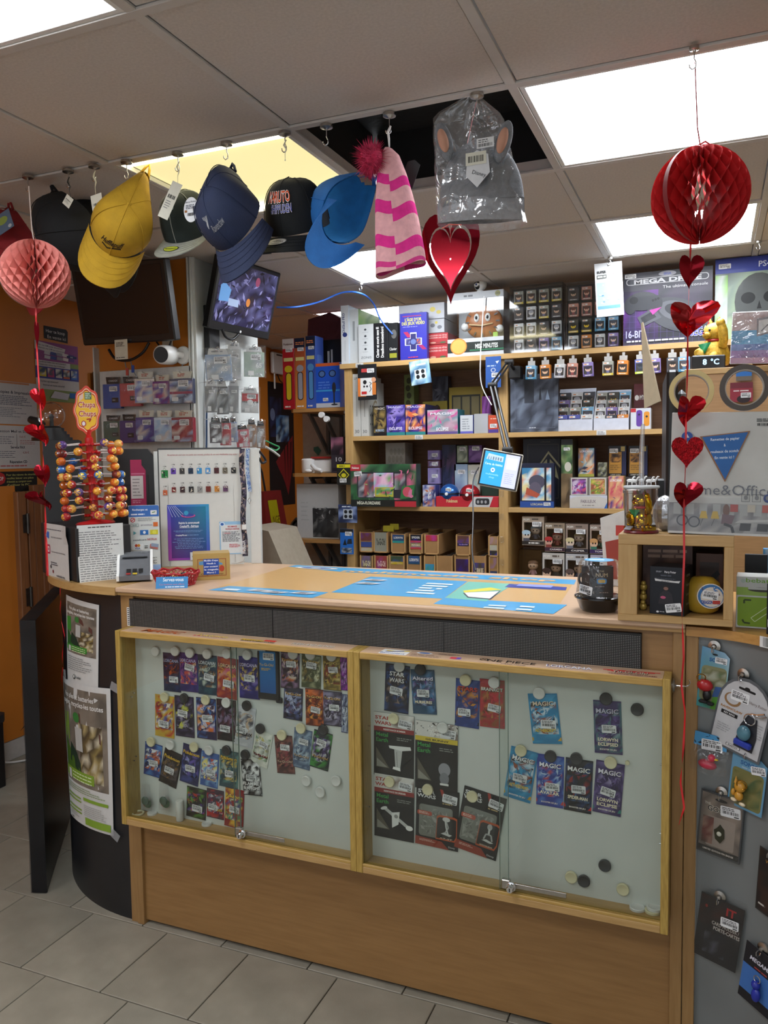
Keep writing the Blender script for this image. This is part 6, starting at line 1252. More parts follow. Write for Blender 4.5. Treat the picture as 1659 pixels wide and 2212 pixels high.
# ---- wooden cube and what it holds
cu=thing('wooden_cube','open beech cube shelf at the right end of the counter','shelf',(.298,-.046,HC))
W,Hh,D=.248,.204,.29
MB().box(0,0,Hh-.024,W,D,Hh,.001).build('top_board',WOODX,cu);MB().box(0,0,0,W,D,.016,.001).build('bottom_board',WOODX,cu)
MB().box(0,.0005,.016,.043,D,Hh-.024,.0008).build('side_board',WOODZ,cu);MB().box(W-.020,.0005,.016,W,D,Hh-.024,.0008).build('side_board',WOODZ,cu);MB().box(.043,D-.006,.016,W-.02,D,Hh-.024).build('back_board',WALNUT,cu)
zc=HC+.0165
def fmini(a,w,h):
 a.rect(-w/2,0,w/2,h,'#14171f');a.text('Harry Potter',w*.10,h*.88,h*.045,'#c8c8cc','c',.02,wid=w*.34);a.words(-w*.32,h*.88,-w*.12,h*.92,2,'#8a8c94');a.words(-w*.18,h*.80,w*.18,h*.845,1,'#4a4e58');a.words(-w*.36,h*.745,w*.4,h*.77,1,'#3e424c',.7);a.poly([(-w*.34,h*.70),(w*.36,h*.68),(w*.40,h*.73),(w*.24,h*.72),(-w*.2,h*.735),(-w*.36,h*.75)],'#bcbcbc');a.words(-w*.16,h*.695,w*.2,h*.715,1,'#55585e',.6)
 a.ell(-w*.02,h*.56,w*.09,h*.06,'#221c1c');a.ell(-w*.02,h*.55,w*.07,h*.035,'#7a5a50');a.poly([(-w*.24,h*.22),(w*.22,h*.22),(w*.16,h*.44),(w*.06,h*.5),(-w*.1,h*.5),(-w*.2,h*.42)],'#26242a');a.ell(-w*.10,h*.36,w*.08,h*.03,'#a84a6a');a.ell(-w*.26,h*.05,w*.04,h*.02,'#c8c8cc');a.words(-w*.2,h*.04,w*.0,h*.07,1,'#9a9aa0')
def smini(a,w,h):a.rect(-w/2,0,w/2,h,'#15161c');[a.words(-w*.3,h*(.2+.2*k),w*.2,h*(.25+.2*k),2,'#8a8078')for k in range(4)]
cb_=carton('mystery_box','black blind box with white ribbon print inside the wooden cube','toy box',(.405,-.030,zc),.078,.075,.112,-12,fmini,'#14161c',smini)
stick(cb_,.016,.018,.036,.020,10)
eg=thing('capsule','yellow round capsule with a printed disc inside the wooden cube','capsule',(.482,.025,zc))
MB().lathe([(0,0),(.020,0),(.034,.008),(.041,.030),(.041,.050),(.036,.072),(.022,.084),(0,.086)],(0,0,0),30,1,.9).build('capsule_shell',M('mustard plastic','#a8862a',.35),eg,50)
a=Art(95);a.ell(0,0,.030,.029,'#cfc8bc');a.ell(0,.0,.028,.027,'#3a6a9c');a.ell(.002,-.002,.024,.023,'#c8c0b4');a.text('DRAGON BALL',0,-.018,.008,'#27408a','c',.05,wid=.040);a.rect(.004,-.018,.020,-.010,'#a83a34');a.shards(-.02,.002,.02,.022,['#3a70a8','#5a3a2a','#e0d0b8'],14,.4);a.sticker(-.001,.002,.034,.019,radians(-8));a.build('printed_disc',PAPER,eg,lambda u,v,l:(u+.012,-.040-l+.3*u*u*10*0,v+.046),rot=(0,0,radians(8)))
carton('toy_carton','brown printed carton lying at the back left inside the cube','toy box',(.400,.085,zc),.115,.06,.150,4,lambda a,w,h:(a.blotch(-w/2,0,w/2,h,['#5a3a30','#6a4a3a','#4a3028','#7a5a4a'],5,5),a.words(-w*.4,h*.78,w*.4,h*.95,2,'#a88a78')),'#5a3e32')
carton('toy_carton','brown window carton behind the yellow capsule inside the cube','toy box',(.495,.110,zc),.062,.07,.130,-4,lambda a,w,h:(a.rect(-w/2,0,w/2,h,'#6a4636'),a.rect(-w*.36,h*.1,w*.36,h*.84,'#4a3a34'),a.poly([(0,h*.4),(w*.4,h*.62),(w*.3,h*.7),(-w*.1,h*.5)],'#2a2a2a')),'#6a4636')
for k,z in enumerate((.03,.05,.07)):tag(MB().ball((0,0,0),.009,10,6,(1,.8,1.1)).ball((0,-.004,.010),.006,10,6).build('mini_figurine',M('gilt plastic','#b89a4a',.3,.3),None,60),('lowest','middle','topmost')[k]+' small gilt trinket squeezed at the left inside the cube','figurine','gilt trinkets in the cube').location=(.350,.012+.006*k,zc+.010+.022*k)
# ---- lucky cat in a clear tube, on the cube
zt_=HC+Hh+.0006
lk_=thing('lucky_cat','shiny gold waving cat in a clear tube on the wooden cube','cat figurine',(.345,-.002,zt_))
GILT=M('polished gilt','#b8901c',.13,1,.06);GILTD=M('gilt relief','#a07a18',.2,1,.2,200,.4,260)
def luckycat(root,s,gilt,giltd,face=-38,panel=True):
 Rr=root
 def P(mb,nm,m_,sm=60):q=mb.build(nm,m_,Rr,sm);q.scale=(s,s,s);q.rotation_euler=(0,0,radians(face));return q
 P(MB().lathe([(0,.012),(.027,.012),(.031,.02),(.030,.036),(.023,.056),(.016,.064),(0,.066)],(0,0,0),24,1,.92),'body',gilt)
 P(MB().ball((-.018,-.016,.024),.013,14,8,(1,1,1.2)).ball((.018,-.016,.024),.013,14,8,(1,1,1.2)).ball((-.016,-.027,.015),.008,12,6,(1,1.2,.7)).ball((.016,-.027,.015),.008,12,6,(1,1.2,.7)),'hind_legs',gilt)
 P(MB().ball((0,-.003,.080),.0225,22,14,(1.12,.95,.92)).ball((0,-.021,.074),.009,14,8,(1.3,.8,.8)),'head',gilt)
 for x in(-1,1):P(MB().lathe([(.0085,0),(.006,.010),(0,.019)],(x*.0135,-.002,.0925),12,1,.55),'ear',gilt);P(MB().lathe([(.005,0),(.0035,.007),(0,.013)],(x*.0135,-.0065,.094),10,1,.3),'inner_ear',M('ear red','#8a2424',.5))
 P(MB().ball((-.009,-.0225,.083),.003,10,6,(1,.5,1)).ball((.009,-.0225,.083),.003,10,6,(1,.5,1)),'eyes',BLACKP);P(MB().ball((0,-.030,.0775),.0022,8,6),'nose',M('ear red','#8a2424'))
 P(MB().lathe([(.0185,.0),(.0205,.002),(.0185,.005)],(0,-.001,.060),24),'collar',M('collar red','#a82428',.4));P(MB().ball((0,-.021,.058),.0045,12,8),'bell',gilt)
 P(MB().grid(lambda u,v:(.020*(2*u-1)*(1-v*.9),-.0265-.002*sin(pi*u)-.002*v,.057-.022*v),8,6),'bib',M('green bib','#1a7a4a',.3,.3,.3,200))
 P(MB().tube([(.026,-.004,.050),(.034,-.008,.060),(.036,-.012,.078),(.034,-.015,.092)],[.009,.009,.0095,.008],12).ball((.034,-.016,.094),.009,12,8),'raised_arm',gilt)
 P(MB().tube([(-.022,-.008,.048),(-.026,-.022,.040),(-.014,-.032,.038)],[.009,.009,.0075],12),'lowered_arm',gilt)
 P(MB().ball((-.006,-.032,.028),.013,16,10,(.85,.35,1.35)),'coin_plaque',giltd);a=Art(96);[a.line([(-.006,.006-.005*k),(.005,.004-.005*k)],.0014,'#1c1812')or a.line([(-.003+.002*k,.009-.004*k),(.001,-.002-.004*k)],.0012,'#1c1812')for k in range(4)];q=a.build('plaque_writing',PAPER,Rr,lambda u,v,l:(u-.006,-.0366-l,v+.028));q.scale=(s,s,s);q.rotation_euler=(0,0,radians(face))
luckycat(lk_,.86,GILT,GILTD)
for o in lk_.children:o.location.z+=.006
MB().prism([(-.030,-.026),(.030,-.026),(.027,.020),(-.027,.020)],.006,.014,'z').build('gold_plinth',GILT,lk_,30).rotation_euler=(0,0,radians(-38));MB().lathe([(0,0),(.039,0),(.040,.002),(.038,.006),(0,.007)],(0,0,0),32).build('red_base',M('wine red base','#6a1c24',.35),lk_,40)
q=MB().box(-.011,-.0008,-.006,.011,.0008,.006).build('solar_panel',M('solar cell','#7a7c84',.2),lk_);q.location=(-.026,-.026,.0125);q.rotation_euler=(radians(-50),0,radians(-45))
for k in range(4):MB().ball((-.004+.009*k,-.030+.0035*k,.0145),.0042,10,6).build('gold_bead',GILT,lk_,60)
MB().lathe([(.0375,.0072),(.0375,.104)],(0,0,0),32).build('clear_tube',M_clear('tube acrylic',(.985,.985,.985),.03,.06),lk_,60)
cr_=thing('toy_carousel','white clear carousel with tiny horses and a tall rod on top of the tube','ornament',(.345,-.002,zt_+.1045))
MB().lathe([(0,0),(.040,0),(.0415,.003),(.040,.006),(0,.007)],(0,0,0),32).build('carousel_disc',M('frosted plastic','#b8bcbe',.3,0,.05),cr_,40)
for k in range(5):
 an=2*pi*k/5+.4;x,y=.028*cos(an),.028*sin(an);h=MB().ball((x,y,.018),.005,10,6,(1.4,.7,.8)).tube([(x+.005,y,.019),(x+.009,y,.026)],.0018,6).ball((x+.0105,y,.0265),.0022,8,6,(1.4,.8,.8))
 for dx in(-.004,.004):h.tube([(x+dx,y,.016),(x+dx*1.3,y,.0072)],.0008,5)
 h.build('horse',WHITEP,cr_,50)
MB().tube([(0,0,.007),(0,0,.08),(.002,0,.15)],[.006,.0058,.0045],10).build('clear_rod',M_clear('rod acrylic',(.86,.87,.88),.22,.08,.12,(.8,.8,.8)),cr_,50)
tag(MB().lathe([(0,0),(.016,0),(.018,.09),(.021,.091),(.021,.098),(0,.10)],(.318,.055,zt_),20).build('metal_tumbler',STEEL,None,40),'silver tumbler behind the gold cat tube','tumbler')
R=random.Random(3);tag(MB().ball((.395,.06,zt_+.042),.036,14,12,(.8,.7,1.2)).build('crumpled_bag',M('crumpled silver film','#b4b6ba',.25,.6,.1,30,1.0,60),None,0),'crumpled silver plastic bag behind the gold cat tube','bag')
mo=thing('monitor','black monitor seen edge-on behind the gold cat','monitor',(.392,.24,zt_),(0,0,radians(-85)))
MB().box(-.17,-.012,.05,.17,.014,.385,.006).build('screen_case',BLACKP,mo);MB().box(-.13,.012,.09,.13,.036,.34,.016).build('rear_housing',GREYP,mo)
MB().box(-.03,-.03,.01,.03,.0,.12,.004).build('stand_neck',BLACKP,mo);MB().box(-.10,-.075,0,.10,.065,.012,.005).build('stand_foot',BLACKP,mo)
p=at_y(1396,775,.10);q=tag(MB().prism([(-.012,-.105),(.052,-.098),(.0,.110),(-.006,.108)],-.0015,.0015).build('cardboard_sheet',M('beige cardboard','#b8a98e',.8)),'beige cardboard sheet standing on top of the black monitor','cardboard');q.location=at_y(1394,790,.14);q.rotation_euler=(0,radians(-6),radians(-50))
hb=thing('paper_box','large white paper box reading Home&Office standing on the cube','box',(.523,-.020,zt_),(radians(-3),radians(1.2),0))
bw,bhh=.234,.277
MB().box(-bw/2,0,0,bw/2,.05,bhh,.001).build('carton',M('white carton','#b9bab6',.5,var=.02),hb)
a=Art(97);w_,h_=bw,bhh;x0=-w_/2
a.blotch(x0,0,w_/2,h_*.255,['#8a8a88','#77767a','#9a9a98','#6a6668','#a8a8a6'],12,5);a.rect(x0,0,w_/2,.005,'#c9c9c6')
for k in range(9):a.rect(x0+.01+k*.028,h_*.16,x0+.026+k*.028,h_*.25,'#a2a4a2',False)
a.up();a.ell(x0+.03,h_*.11,.013,.013,'#3a3c44');a.ell(x0+.03,h_*.11,.010,.010,'#828284');a.ell(x0+.055,h_*.10,.013,.013,'#3a3c44');a.ell(x0+.055,h_*.10,.010,.010,'#828284')
for dx in(.066,.090):a.poly([(x0+dx,h_*.13),(x0+dx+.018,h_*.13),(x0+dx+.014,h_*.19),(x0+dx+.004,h_*.19)],'#c0a030');a.line([(x0+dx+.008,h_*.13),(x0+dx+.002,h_*.07)],.0012,'#444444')
a.ell(x0+.122,h_*.20,.007,.014,'#6a4434');a.poly([(x0+.112,h_*.09),(x0+.134,h_*.09),(x0+.140,h_*.16),(x0+.114,h_*.17)],'#6a5058');a.line([(x0+.118,h_*.09),(x0+.134,h_*.07),(x0+.138,h_*.02)],.006,'#2a2a30');a.poly([(x0+.14,h_*.10),(w_/2,h_*.12),(w_/2,h_*.14),(x0+.15,h_*.125)],'#b4b4b2')
for dx in(.150,.185,.215):a.poly([(x0+dx,h_*.04),(x0+dx+.022,h_*.04),(x0+dx+.024,h_*.10),(x0+dx+.002,h_*.10)],'#2a2a2c')
for dx,c in((.13,'#a83a30'),(.165,'#b8b0a0'),(.195,'#b04a3a')):a.rect(x0+dx,h_*.19,x0+dx+.016,h_*.25,c)
a.text('Home&Office',.002,h_*.325,.024,'#6a6e76','c',-.004,wid=.196)
P=[(-.056,h_*.80),(.048,h_*.845),(.0,h_*.43)];a.poly([(p_[0]*1.0,p_[1])for p_ in P],'#8a6040');a.poly([(-.051,h_*.795),(.044,h_*.835),(.0,h_*.45)],'#2460a4')
for k,(t,ww)in enumerate((('Ramettes de papier',.060),('&',.004),('rouleaux de scotch',.058),('En vente ici !',.040))):a.text(t,-.003,h_*(.77-.05*k),.0062,'#c8d8e8','c',.02,wid=ww,rot=.06)
for k in range(3):
 x=.035+.022*k;a.frame(x,h_*.275,x+.017,h_*.335,.0008,'#4a4c50')if k<2 else a.ell(x+.010,h_*.305,.0095,.0095,'#3a4a7a');a.ell(x+.009,h_*.308,.004,.005,'#77797c')
a.words(.06,h_*.915,.105,h_*.945,2,'#3a3a3c',.5);a.bars(.062,h_*.885,.100,h_*.905);a.ell(-.083,h_*.80,.012,.011,'#27509a');a.poly([(-.088,h_*.79),(-.078,h_*.79),(-.083,h_*.82)],'#c8d0e0')
a.build('front_print',CARD,hb,lambda u,v,l:(u,-l,v))
MB().sheet(lambda u,v:((u-.5)*(bw+.004),-.0035,.0+.085*v),2,2).build('clear_wrap',M_clear('thin sleeve',(.97,.97,.97),.03,.15),hb)
bpy.context.view_layer.update()
ztop=zt_+bhh+.0008
for px,r,c,cn,yy in((1494,.0485,'#c9b878','cream',.008),(1608,.0515,'#3c3024','dark brown',.004)):
 x=at_y(px,830,yy).x;t=thing('tape_roll',cn+' roll of tape standing on the white paper box','tape roll',(x,yy,ztop+r),group='tape rolls on the paper box')
 ri=r*.78;MB().lathe([(ri,-.012),(r,-.012),(r,.012),(ri,.012),(ri,-.012)],(0,0,0),44,axis='y').build('tape',M('tape '+c,c,.35,0,.05),t,40);MB().lathe([(ri*.94,-.0118),(ri,-.0118),(ri,.0118),(ri*.94,.0118),(ri*.94,-.0118)],(0,0,0),44,axis='y').build('core',M('card core','#9a948a',.7),t,40)
 if cn!='cream':
  a=Art(98);[a.rect(pi+.3+.12*k,-.010,pi+.42+.12*k,.010,('#a8322c','#c8b8b0')[k%2])for k in range(6)];a.build('core_print',PAPER,t,lambda u,v,l:(ri*.938*cos(u),v,-ri*.938*sin(u)*1))
def fbeb(a,w,h):
 a.rect(-w/2,h*.66,w/2,h,'#b4b6b2');a.rect(-w/2,h*.64,w/2,h*.80,'#8aa84a');a.ell(w*.15,h*.76,w*.36,h*.045,'#3a382e');a.rect(-w*.2,h*.76,w/2,h*.80,'#b4b6b2');a.text('bebat',w*.04,h*.90,h*.085,'#6a9a34','c',.01,wid=w*.6);a.ell(-w*.33,h*.925,.005,.005,'#a0b0a8');a.rect(-w/2,0,w/2,h*.64,'#bcbfba');a.rrect(-w*.47,h*.03,w*.5,h*.61,.004,'#7a9a22');a.line([(-w*.30,h*.48),(-w*.30,h*.55),(-w*.12,h*.55)],.004,'#3a4a1a');a.line([(-w*.34,h*.16),(-w*.30,h*.10),(-w*.14,h*.09)],.004,'#3a4a1a')
 a.line([(-w*.12,h*.20),(-w*.02,h*.13),(w*.42,h*.38),(w*.32,h*.45),(-w*.12,h*.20)],.0014,'#c8d4a8')
carton('recycling_box','white and green battery recycling box beside the wooden cube','box',(.594,.010,1.0725),.082,.07,.118,-3,fbeb,'#b4b6b2')
carton('mystery_box','black box cut by the right edge beside the green recycling box','toy box',(.652,-.050,1.0725),.078,.075,.112,-10,lambda a,w,h:(a.rect(-w/2,0,w/2,h,'#14161b'),a.poly([(-w*.42,h*.68),(w*.3,h*.66),(w*.36,h*.72),(-w*.4,h*.74)],'#b4b4b4'),a.words(-w*.4,h*.82,w*.2,h*.9,2,'#5a5e68'),a.sticker(-w*.28,h*.22,.03,.02)),'#14161b')
q=carton('phone_blister','black blister pack with a white logo under the paper box','blister pack',(.600,.16,1.105),.05,.01,.12,0,lambda a,w,h:(a.rect(-w/2,0,w/2,h,'#121214'),a.words(-w*.1,h*.25,w*.3,h*.6,4,'#c8c8c8')),'#121214')
q=carton('phone_blister','blue printed blister packs under the paper box at the right','blister pack',(.645,.20,1.105),.055,.02,.13,0,lambda a,w,h:(a.blotch(-w/2,0,w/2,h,['#2a8ac8','#5ab0e0','#d8e0e8','#c04a5a','#3a4a5a'],4,6),a.rect(-w*.4,0,w*.3,h*.35,'#1c1c20')),'#3a8ac0')
tag(MB().box(.565,.10,1.0725,.70,.26,1.104,.002).build('low_plinth',BLACKM),'low black plinth under the blister packs on the curved counter','plinth')
tag(MB().lathe([(0,0),(.03,0),(.03,.20),(0,.20)],(.69,.12,1.0725),20).build('pale_canister',M('pale grey plastic','#a9aaa6',.5),None,40),'pale grey canister at the right edge behind the black box','canister')
# -- column behind the counter: screens, camera, pegged card sleeves
def quadmap(tl,tr,br,bl,w,h,off=Vector((0,0,0)),nrm=Vector((0,-1,0))):
 def mp(u,v,l):
  s,t=u/w+.5,v/h+.5;return tuple((tl.lerp(tr,s)).lerp(bl.lerp(br,s),1-t)+off+nrm*l)
 return mp
mn=thing('monitor','black switched-off monitor on the orange column','monitor',at_y(268,655,.78),(radians(12),radians(1),radians(2)))
p,W,Hh=spot(268,655,196,172,.78);W*=1.0
MB().box(-W/2,-.014,-Hh/2,W/2,.03,Hh/2,.006).build('monitor_case',BLACKP,mn);MB().box(-W/2+.022,-.0155,-Hh/2+.030,W/2-.022,-.013,Hh/2-.020,.001).build('screen',M('dark screen','#101115',.12),mn)
MB().box(-.10,.03,-.10,.10,.07,.10,.01).box(-.04,.07,-.04,.04,.155,.04,.004).build('wall_bracket',BLACKM,mn);MB().box(-.02,-.0158,-Hh/2+.010,.02,-.014,-Hh/2+.016).build('buttons',M('dark grey trim','#3a3b3e',.4),mn)
o=tag(MB().box(-.034,-.0006,-.042,.034,0,.042).build('note_card',M('note paper','#cbc6b4',.7)),'small cream note card hanging below the switched-off monitor','note');o.location=at_y(262,755,.785)
a=Art(101);a.words(-.026,.012,.026,.032,4,'#4a3a34',.5);a.words(-.028,-.038,.028,-.030,1,'#77706a',.5);a.build('note_print',PAPER,o,lambda u,v,l:(u,-.0006-l,v))
def ycable(name,label,pts,Y,r,mat):return cable(name,label,[at_y(a,b,Y)for a,b in pts],r,mat)
ycable('screen_cable','thick black cable looping under the switched-off monitor',[(235,755),(250,775),(280,778),(308,762),(322,740)],.85,.006,BLACKP)
ycable('screen_cable','black cable from the switched-off monitor to the camera socket',[(338,738),(348,750),(362,752),(370,736)],.88,.004,BLACKP)
ycable('usb_cable','thin cable with a red plug hanging below the note card',[(272,772),(270,782),(274,800),(278,815)],.86,.0022,GREYP);ycable('usb_cable','thin cable with a blue plug hanging below the note card',[(282,772),(283,784),(288,800),(294,812)],.86,.0022,GREYP)
for(px,py),c,q in(((275,803),'#b04a40','usb_cable'),((287,797),'#2a4a9a','usb_cable.001')):
 r=bpy.data.objects[q];MB().box(-.006,-.004,-.016,.006,.004,.016,.001).build('plug',M('plug '+c,c,.4),r).location=at_y(px,py,.858)
sc_=thing('security_camera','white bullet camera mounted on the orange column','camera',at_y(397,768,.935))
MB().lathe([(0,0),(.038,0),(.040,.006),(.036,.012),(0,.013)],(0,0,0),26,axis='y').build('mount_plate',WHITEP,sc_,40);MB().tube([(0,-.01,0),(-.012,-.035,.002),(-.02,-.06,.004)],[.016,.014,.014],12).build('arm',WHITEP,sc_,50)
bdy=MB().lathe([(0,.055),(.026,.055),(.031,.048),(.032,-.045),(.030,-.050),(.030,-.062)],(0,0,0),26,.95,1).build('camera_body',WHITEP,sc_,40);bdy.location=(-.034,-.075,-.004);bdy.rotation_euler=(radians(96),0,radians(14));bdy.scale=(1.3,1.3,1.0)
f=MB().lathe([(0,.0565),(.0255,.0562),(.0255,.0500)],(0,0,0),26,.95,1).build('lens_face',M('dark lens face','#1a1d20',.5),sc_,40);f.location=bdy.location;f.rotation_euler=bdy.rotation_euler;f.scale=bdy.scale
MB().tube([(0,0,-.02),(-.01,-.01,-.06),(-.03,-.012,-.10),(-.09,-.01,-.14)],.003,7).build('camera_cable',GREYP,sc_,50)
MB().box(-.055,-.004,.02,.0,-.001,.095,.001).build('socket_box',M('socket white','#bfb8a4',.5),sc_).location=(-.055,.0,.0)
tl,br=at_y(214,803,.92),at_y(416,980,.92)
pg=tag(MB().box(tl.x,.922,br.z-.1,br.x,.934,tl.z,.001).build('pegboard',M('white peg panel','#c4c6c2',.5)),'white panel on the orange column carrying two rows of card sleeves','panel')
rows=[(227,830,263,883,'#2a4f9c','blue',0),(264,828,304,878,'#a83a3e','red',0),(296,818,333,871,'#c9bfb4','cream and violet',1),(334,824,368,873,'#6a2a7c','magenta',1),(371,818,417,872,'#3a3f58','navy and cream',1),(229,910,262,954,'#1f4a3c','dark green',0),(263,909,296,957,'#3a2f78','indigo',0),(298,902,335,955,'#4a3484','violet',1),(338,902,373,954,'#b9c4d0','white and blue',1),(375,902,419,955,'#8a2a3a','dark red',1)]
for k,(l,t,r,b,c,cn,arty)in enumerate(rows):
 p,W,Hh=spot((l+r)/2,(t+b)/2,r-l,b-t,.885);o=thing('card_sleeves',f'{cn} card sleeve pack hanging in the {"upper" if k < 5 else "lower"} row on the white peg panel','card sleeves',p,(0,0,radians(6+3*(k%3))),'card sleeve packs on the peg panel')
 MB().box(-W/2,-.012,-Hh/2,W/2,.012,Hh/2,.002).build('sleeve_box',M('box '+c,c,.35),o)
 a=Art(110+k)
 if arty:a.blotch(-W*.48,-Hh*.48,W*.48,Hh*.4,[c,c,'#c8b8b0','#5a5a9c' if k!=9 else '#a8504a','#b04a6a' if k==3 else '#9ab0cc'],4,5);a.rrect(-W*.4,-Hh*.4,-W*.12,-Hh*.24,W*.04,'#cfd0d0');a.rect(-W*.48,-Hh*.12,W*.48,-Hh*.02,'#8a2a4a')if k==4 else None
 else:a.rect(W*.0,-Hh*.26,W*.36,-Hh*.06,'#15151a');a.words(W*.04,-Hh*.2,W*.3,-Hh*.12,1,'#88888c')
 a.sticker(W*.10,Hh*.30,W*.44,W*.24);a.build('front_print',CARD,o,lambda u,v,l:(u,-.0122-l,v))
 a=Art(130+k);a.poly([(-W*.36,Hh*.52),(W*.36,Hh*.52),(W*.42,Hh*.78),(-W*.40,Hh*.80)],'#141416' if not arty else '#c8c4b4');a.text('CARDEX',0,Hh*.60,Hh*.08,'#b8b8b8','c',.02,wid=W*.5)if not arty else a.words(-W*.2,Hh*.58,W*.2,Hh*.72,2,'#a8503a');a.build('header_card',PAPER,o,lambda u,v,l:(u,.002-l,v))
 MB().grid(lambda u,v:((u-.5)*W*1.06,-.0145-.001*sin(20*v+k),-Hh*.52+Hh*1.35*v),4,8).build('clear_bag',CLEAR,o,60)
 MB().tube([(0,.035,Hh*.76),(0,-.02,Hh*.74),(0,-.026,Hh*.77)],.0016,6).build('peg',STEEL,o,50)
XW=-1.575
m2=thing('monitor','small black monitor showing a dark blurred game picture on the white column side','monitor',at_x(528,646,-1.46),(radians(15),0,radians(84)))
cL,cR=at_x(470,630,-1.46),at_x(590,668,-1.46);W=abs(cR.y-cL.y)*.94;Hh=abs(at_x(528,575,-1.46).z-at_x(528,724,-1.46).z)*1.02
MB().box(-W/2,-.010,-Hh/2,W/2,.025,Hh/2,.005).build('monitor_case',BLACKP,m2);MB().box(-.05,.025,-.05,.05,.09,.05,.004).build('wall_bracket',BLACKM,m2)
a=Art(140);w_,h_=W-.04,Hh-.055;a.blotch(-w_/2,-h_/2,w_/2,h_/2,['#1c1a2c','#2c2a44','#3a3a5c','#181622','#4a4a70','#23203a'],14,12);a.shards(-w_/2,-h_/2,w_/2,h_/2,['#5a5a84','#6a6890','#2a2840','#14121c','#7a7aa4'],90,.10);a.poly([(-w_*.46,-h_*.16),(-w_*.30,-h_*.14),(-w_*.28,h_*.06),(-w_*.40,h_*.16),(-w_*.46,h_*.1)],'#5a86b8');a.rect(-w_*.30,-h_*.2,-w_*.12,-h_*.08,'#8a9ab8');a.ell(w_*.04,-h_*.08,w_*.035,h_*.07,'#a86a34');a.ell(w_*.15,h_*.3,w_*.04,h_*.08,'#7a3a54')
a.build('screen',M_print('lit screen',.25,.2,.02,.35),m2,lambda u,v,l:(u,-.0102-l,v+.008));MB().lathe([(0,0),(.006,0),(.006,.001),(0,.001)],(0,-.0105,-Hh/2+.012),14,axis='y').build('badge',WHITEP,m2)
tag(MB().box(XW+.001,1.0,1.93,XW+.03,1.08,2.15,.002).build('bracket_plate',BLACKM),'black steel bracket plate on the white column side','bracket')
cable('screen_cable','black cable with a plug below the small monitor',[at_x(480,712,-1.5),at_x(488,728,-1.5),at_x(502,733,-1.5),at_x(515,722,-1.49)],.006,BLACKP)
BL=M('blue cable','#2f62c0',.4)
cable('network_cable','blue cable running down the white column side',[at_x(461,722,-1.55),at_x(452,760,-1.56),at_x(447,850,-1.565),at_x(446,960,-1.565),at_x(444,1010,-1.565)],.004,M('dark blue cable','#2a4a72',.4))
hk_=at_z(780,612,CEIL-.006)+Vector((0,0,-.05));cable('network_cable','bright blue cable slung from the small monitor over a ceiling hook',[at_x(598,664,-1.46),at_y(640,663,1.45),at_y(690,652,hk_.y-.05),at_y(740,632,hk_.y),hk_,at_y(806,655,1.88),at_y(822,690,1.93),at_y(848,722,1.945)],.0045,BL)
R=random.Random(21)
hang=[(472,790,52,66,'#8fa4c0','pale blue','first pack in the top row','65'),(505,782,30,78,'#b8bcbc','grey','second pack in the top row',''),(549,783,42,62,'#9fb0a4','pale green','third pack in the top row','65'),(456,858,24,66,'#6a6c6e','smoke grey','first pack in the second row',''),(480,860,24,70,'#4f5254','dark grey','second pack in the second row',''),(504,858,22,68,'#8a8d90','mid grey','third pack in the second row',''),(540,866,36,52,'#c2c4c4','white and red','fourth pack in the second row','65'),(466,931,24,52,'#3a3034','black and red','first pack in the bottom row',''),(487,934,22,56,'#a83038','red-topped','second pack in the bottom row',''),(504,930,16,50,'#7a8aa8','slate blue','third pack in the bottom row',''),(524,944,26,46,'#b03040','bright red','fourth pack in the bottom row','50'),(544,938,18,58,'#8a6a50','brown','fifth pack in the bottom row',''),(563,940,18,56,'#7a5a44','bronze','sixth pack in the bottom row','')]
for k,(px,py,w,h,c,cn,ps,no)in enumerate(hang):
 p=at_x(px,py,-1.50+.004*(k%3));_,sw,sh=spot(px,py,w,h,p.y);W,Hh=sw*.9,sh
 o=thing('card_sleeves',f'{cn} sleeve bag on the white column side, {ps}','card sleeves',p,(0,radians(R.uniform(-3,3)),radians(38)),'sleeve bags on the white column side')
 MB().box(-W/2,-.004,-Hh/2,W/2,.004,Hh*.36,.001).build('sleeves',M('sleeve '+c,c,.35),o)
 a=Art(150+k);a.blotch(-W*.46,-Hh*.46,W*.46,Hh*.3,[c,c,'#c4c8cc','#9aa0a4',c],3,4)
 if cn=='white and red':a.rect(-W*.46,-Hh*.02,W*.46,Hh*.3,'#b02a30');a.rect(-W*.46,-Hh*.08,W*.46,-Hh*.02,'#1c1c20');a.ell(0,-Hh*.06,W*.16,W*.16,'#c8c8c8')
 if no:a.text(no,W*.22,-Hh*.18,Hh*.16,'#dfe3e0','c',.02)
 a.rect(-W*.3,-Hh*.46,-W*.02,-Hh*.3,'#d4d6d6');a.sticker(W*.08,Hh*.18,W*.5,W*.26);a.poly([(-W*.4,Hh*.36),(W*.4,Hh*.36),(W*.32,Hh*.54),(-W*.34,Hh*.56)],'#16171a' if py>900 else '#c8caca');a.words(-W*.25,Hh*.42,W*.25,Hh*.5,1,'#8a8c90');a.build('front_print',CARD,o,lambda u,v,l:(u,-.0042-l,v))
 MB().grid(lambda u,v:((u-.5)*W*1.15,-.008-.003*sin(9*v+k)*sin(pi*u),-Hh*.53+Hh*1.12*v),5,8).build('clear_bag',POLY,o,60)
 MB().tube([(-.045,.05,Hh*.50),(0,-.02,Hh*.50),(.004,-.028,Hh*.54)],.0018,6).lathe([(.008,-.001),(.010,0),(.008,.001)],(0,-.024,Hh*.53),14,axis='y').build('peg_hook',CHROME,o,50)
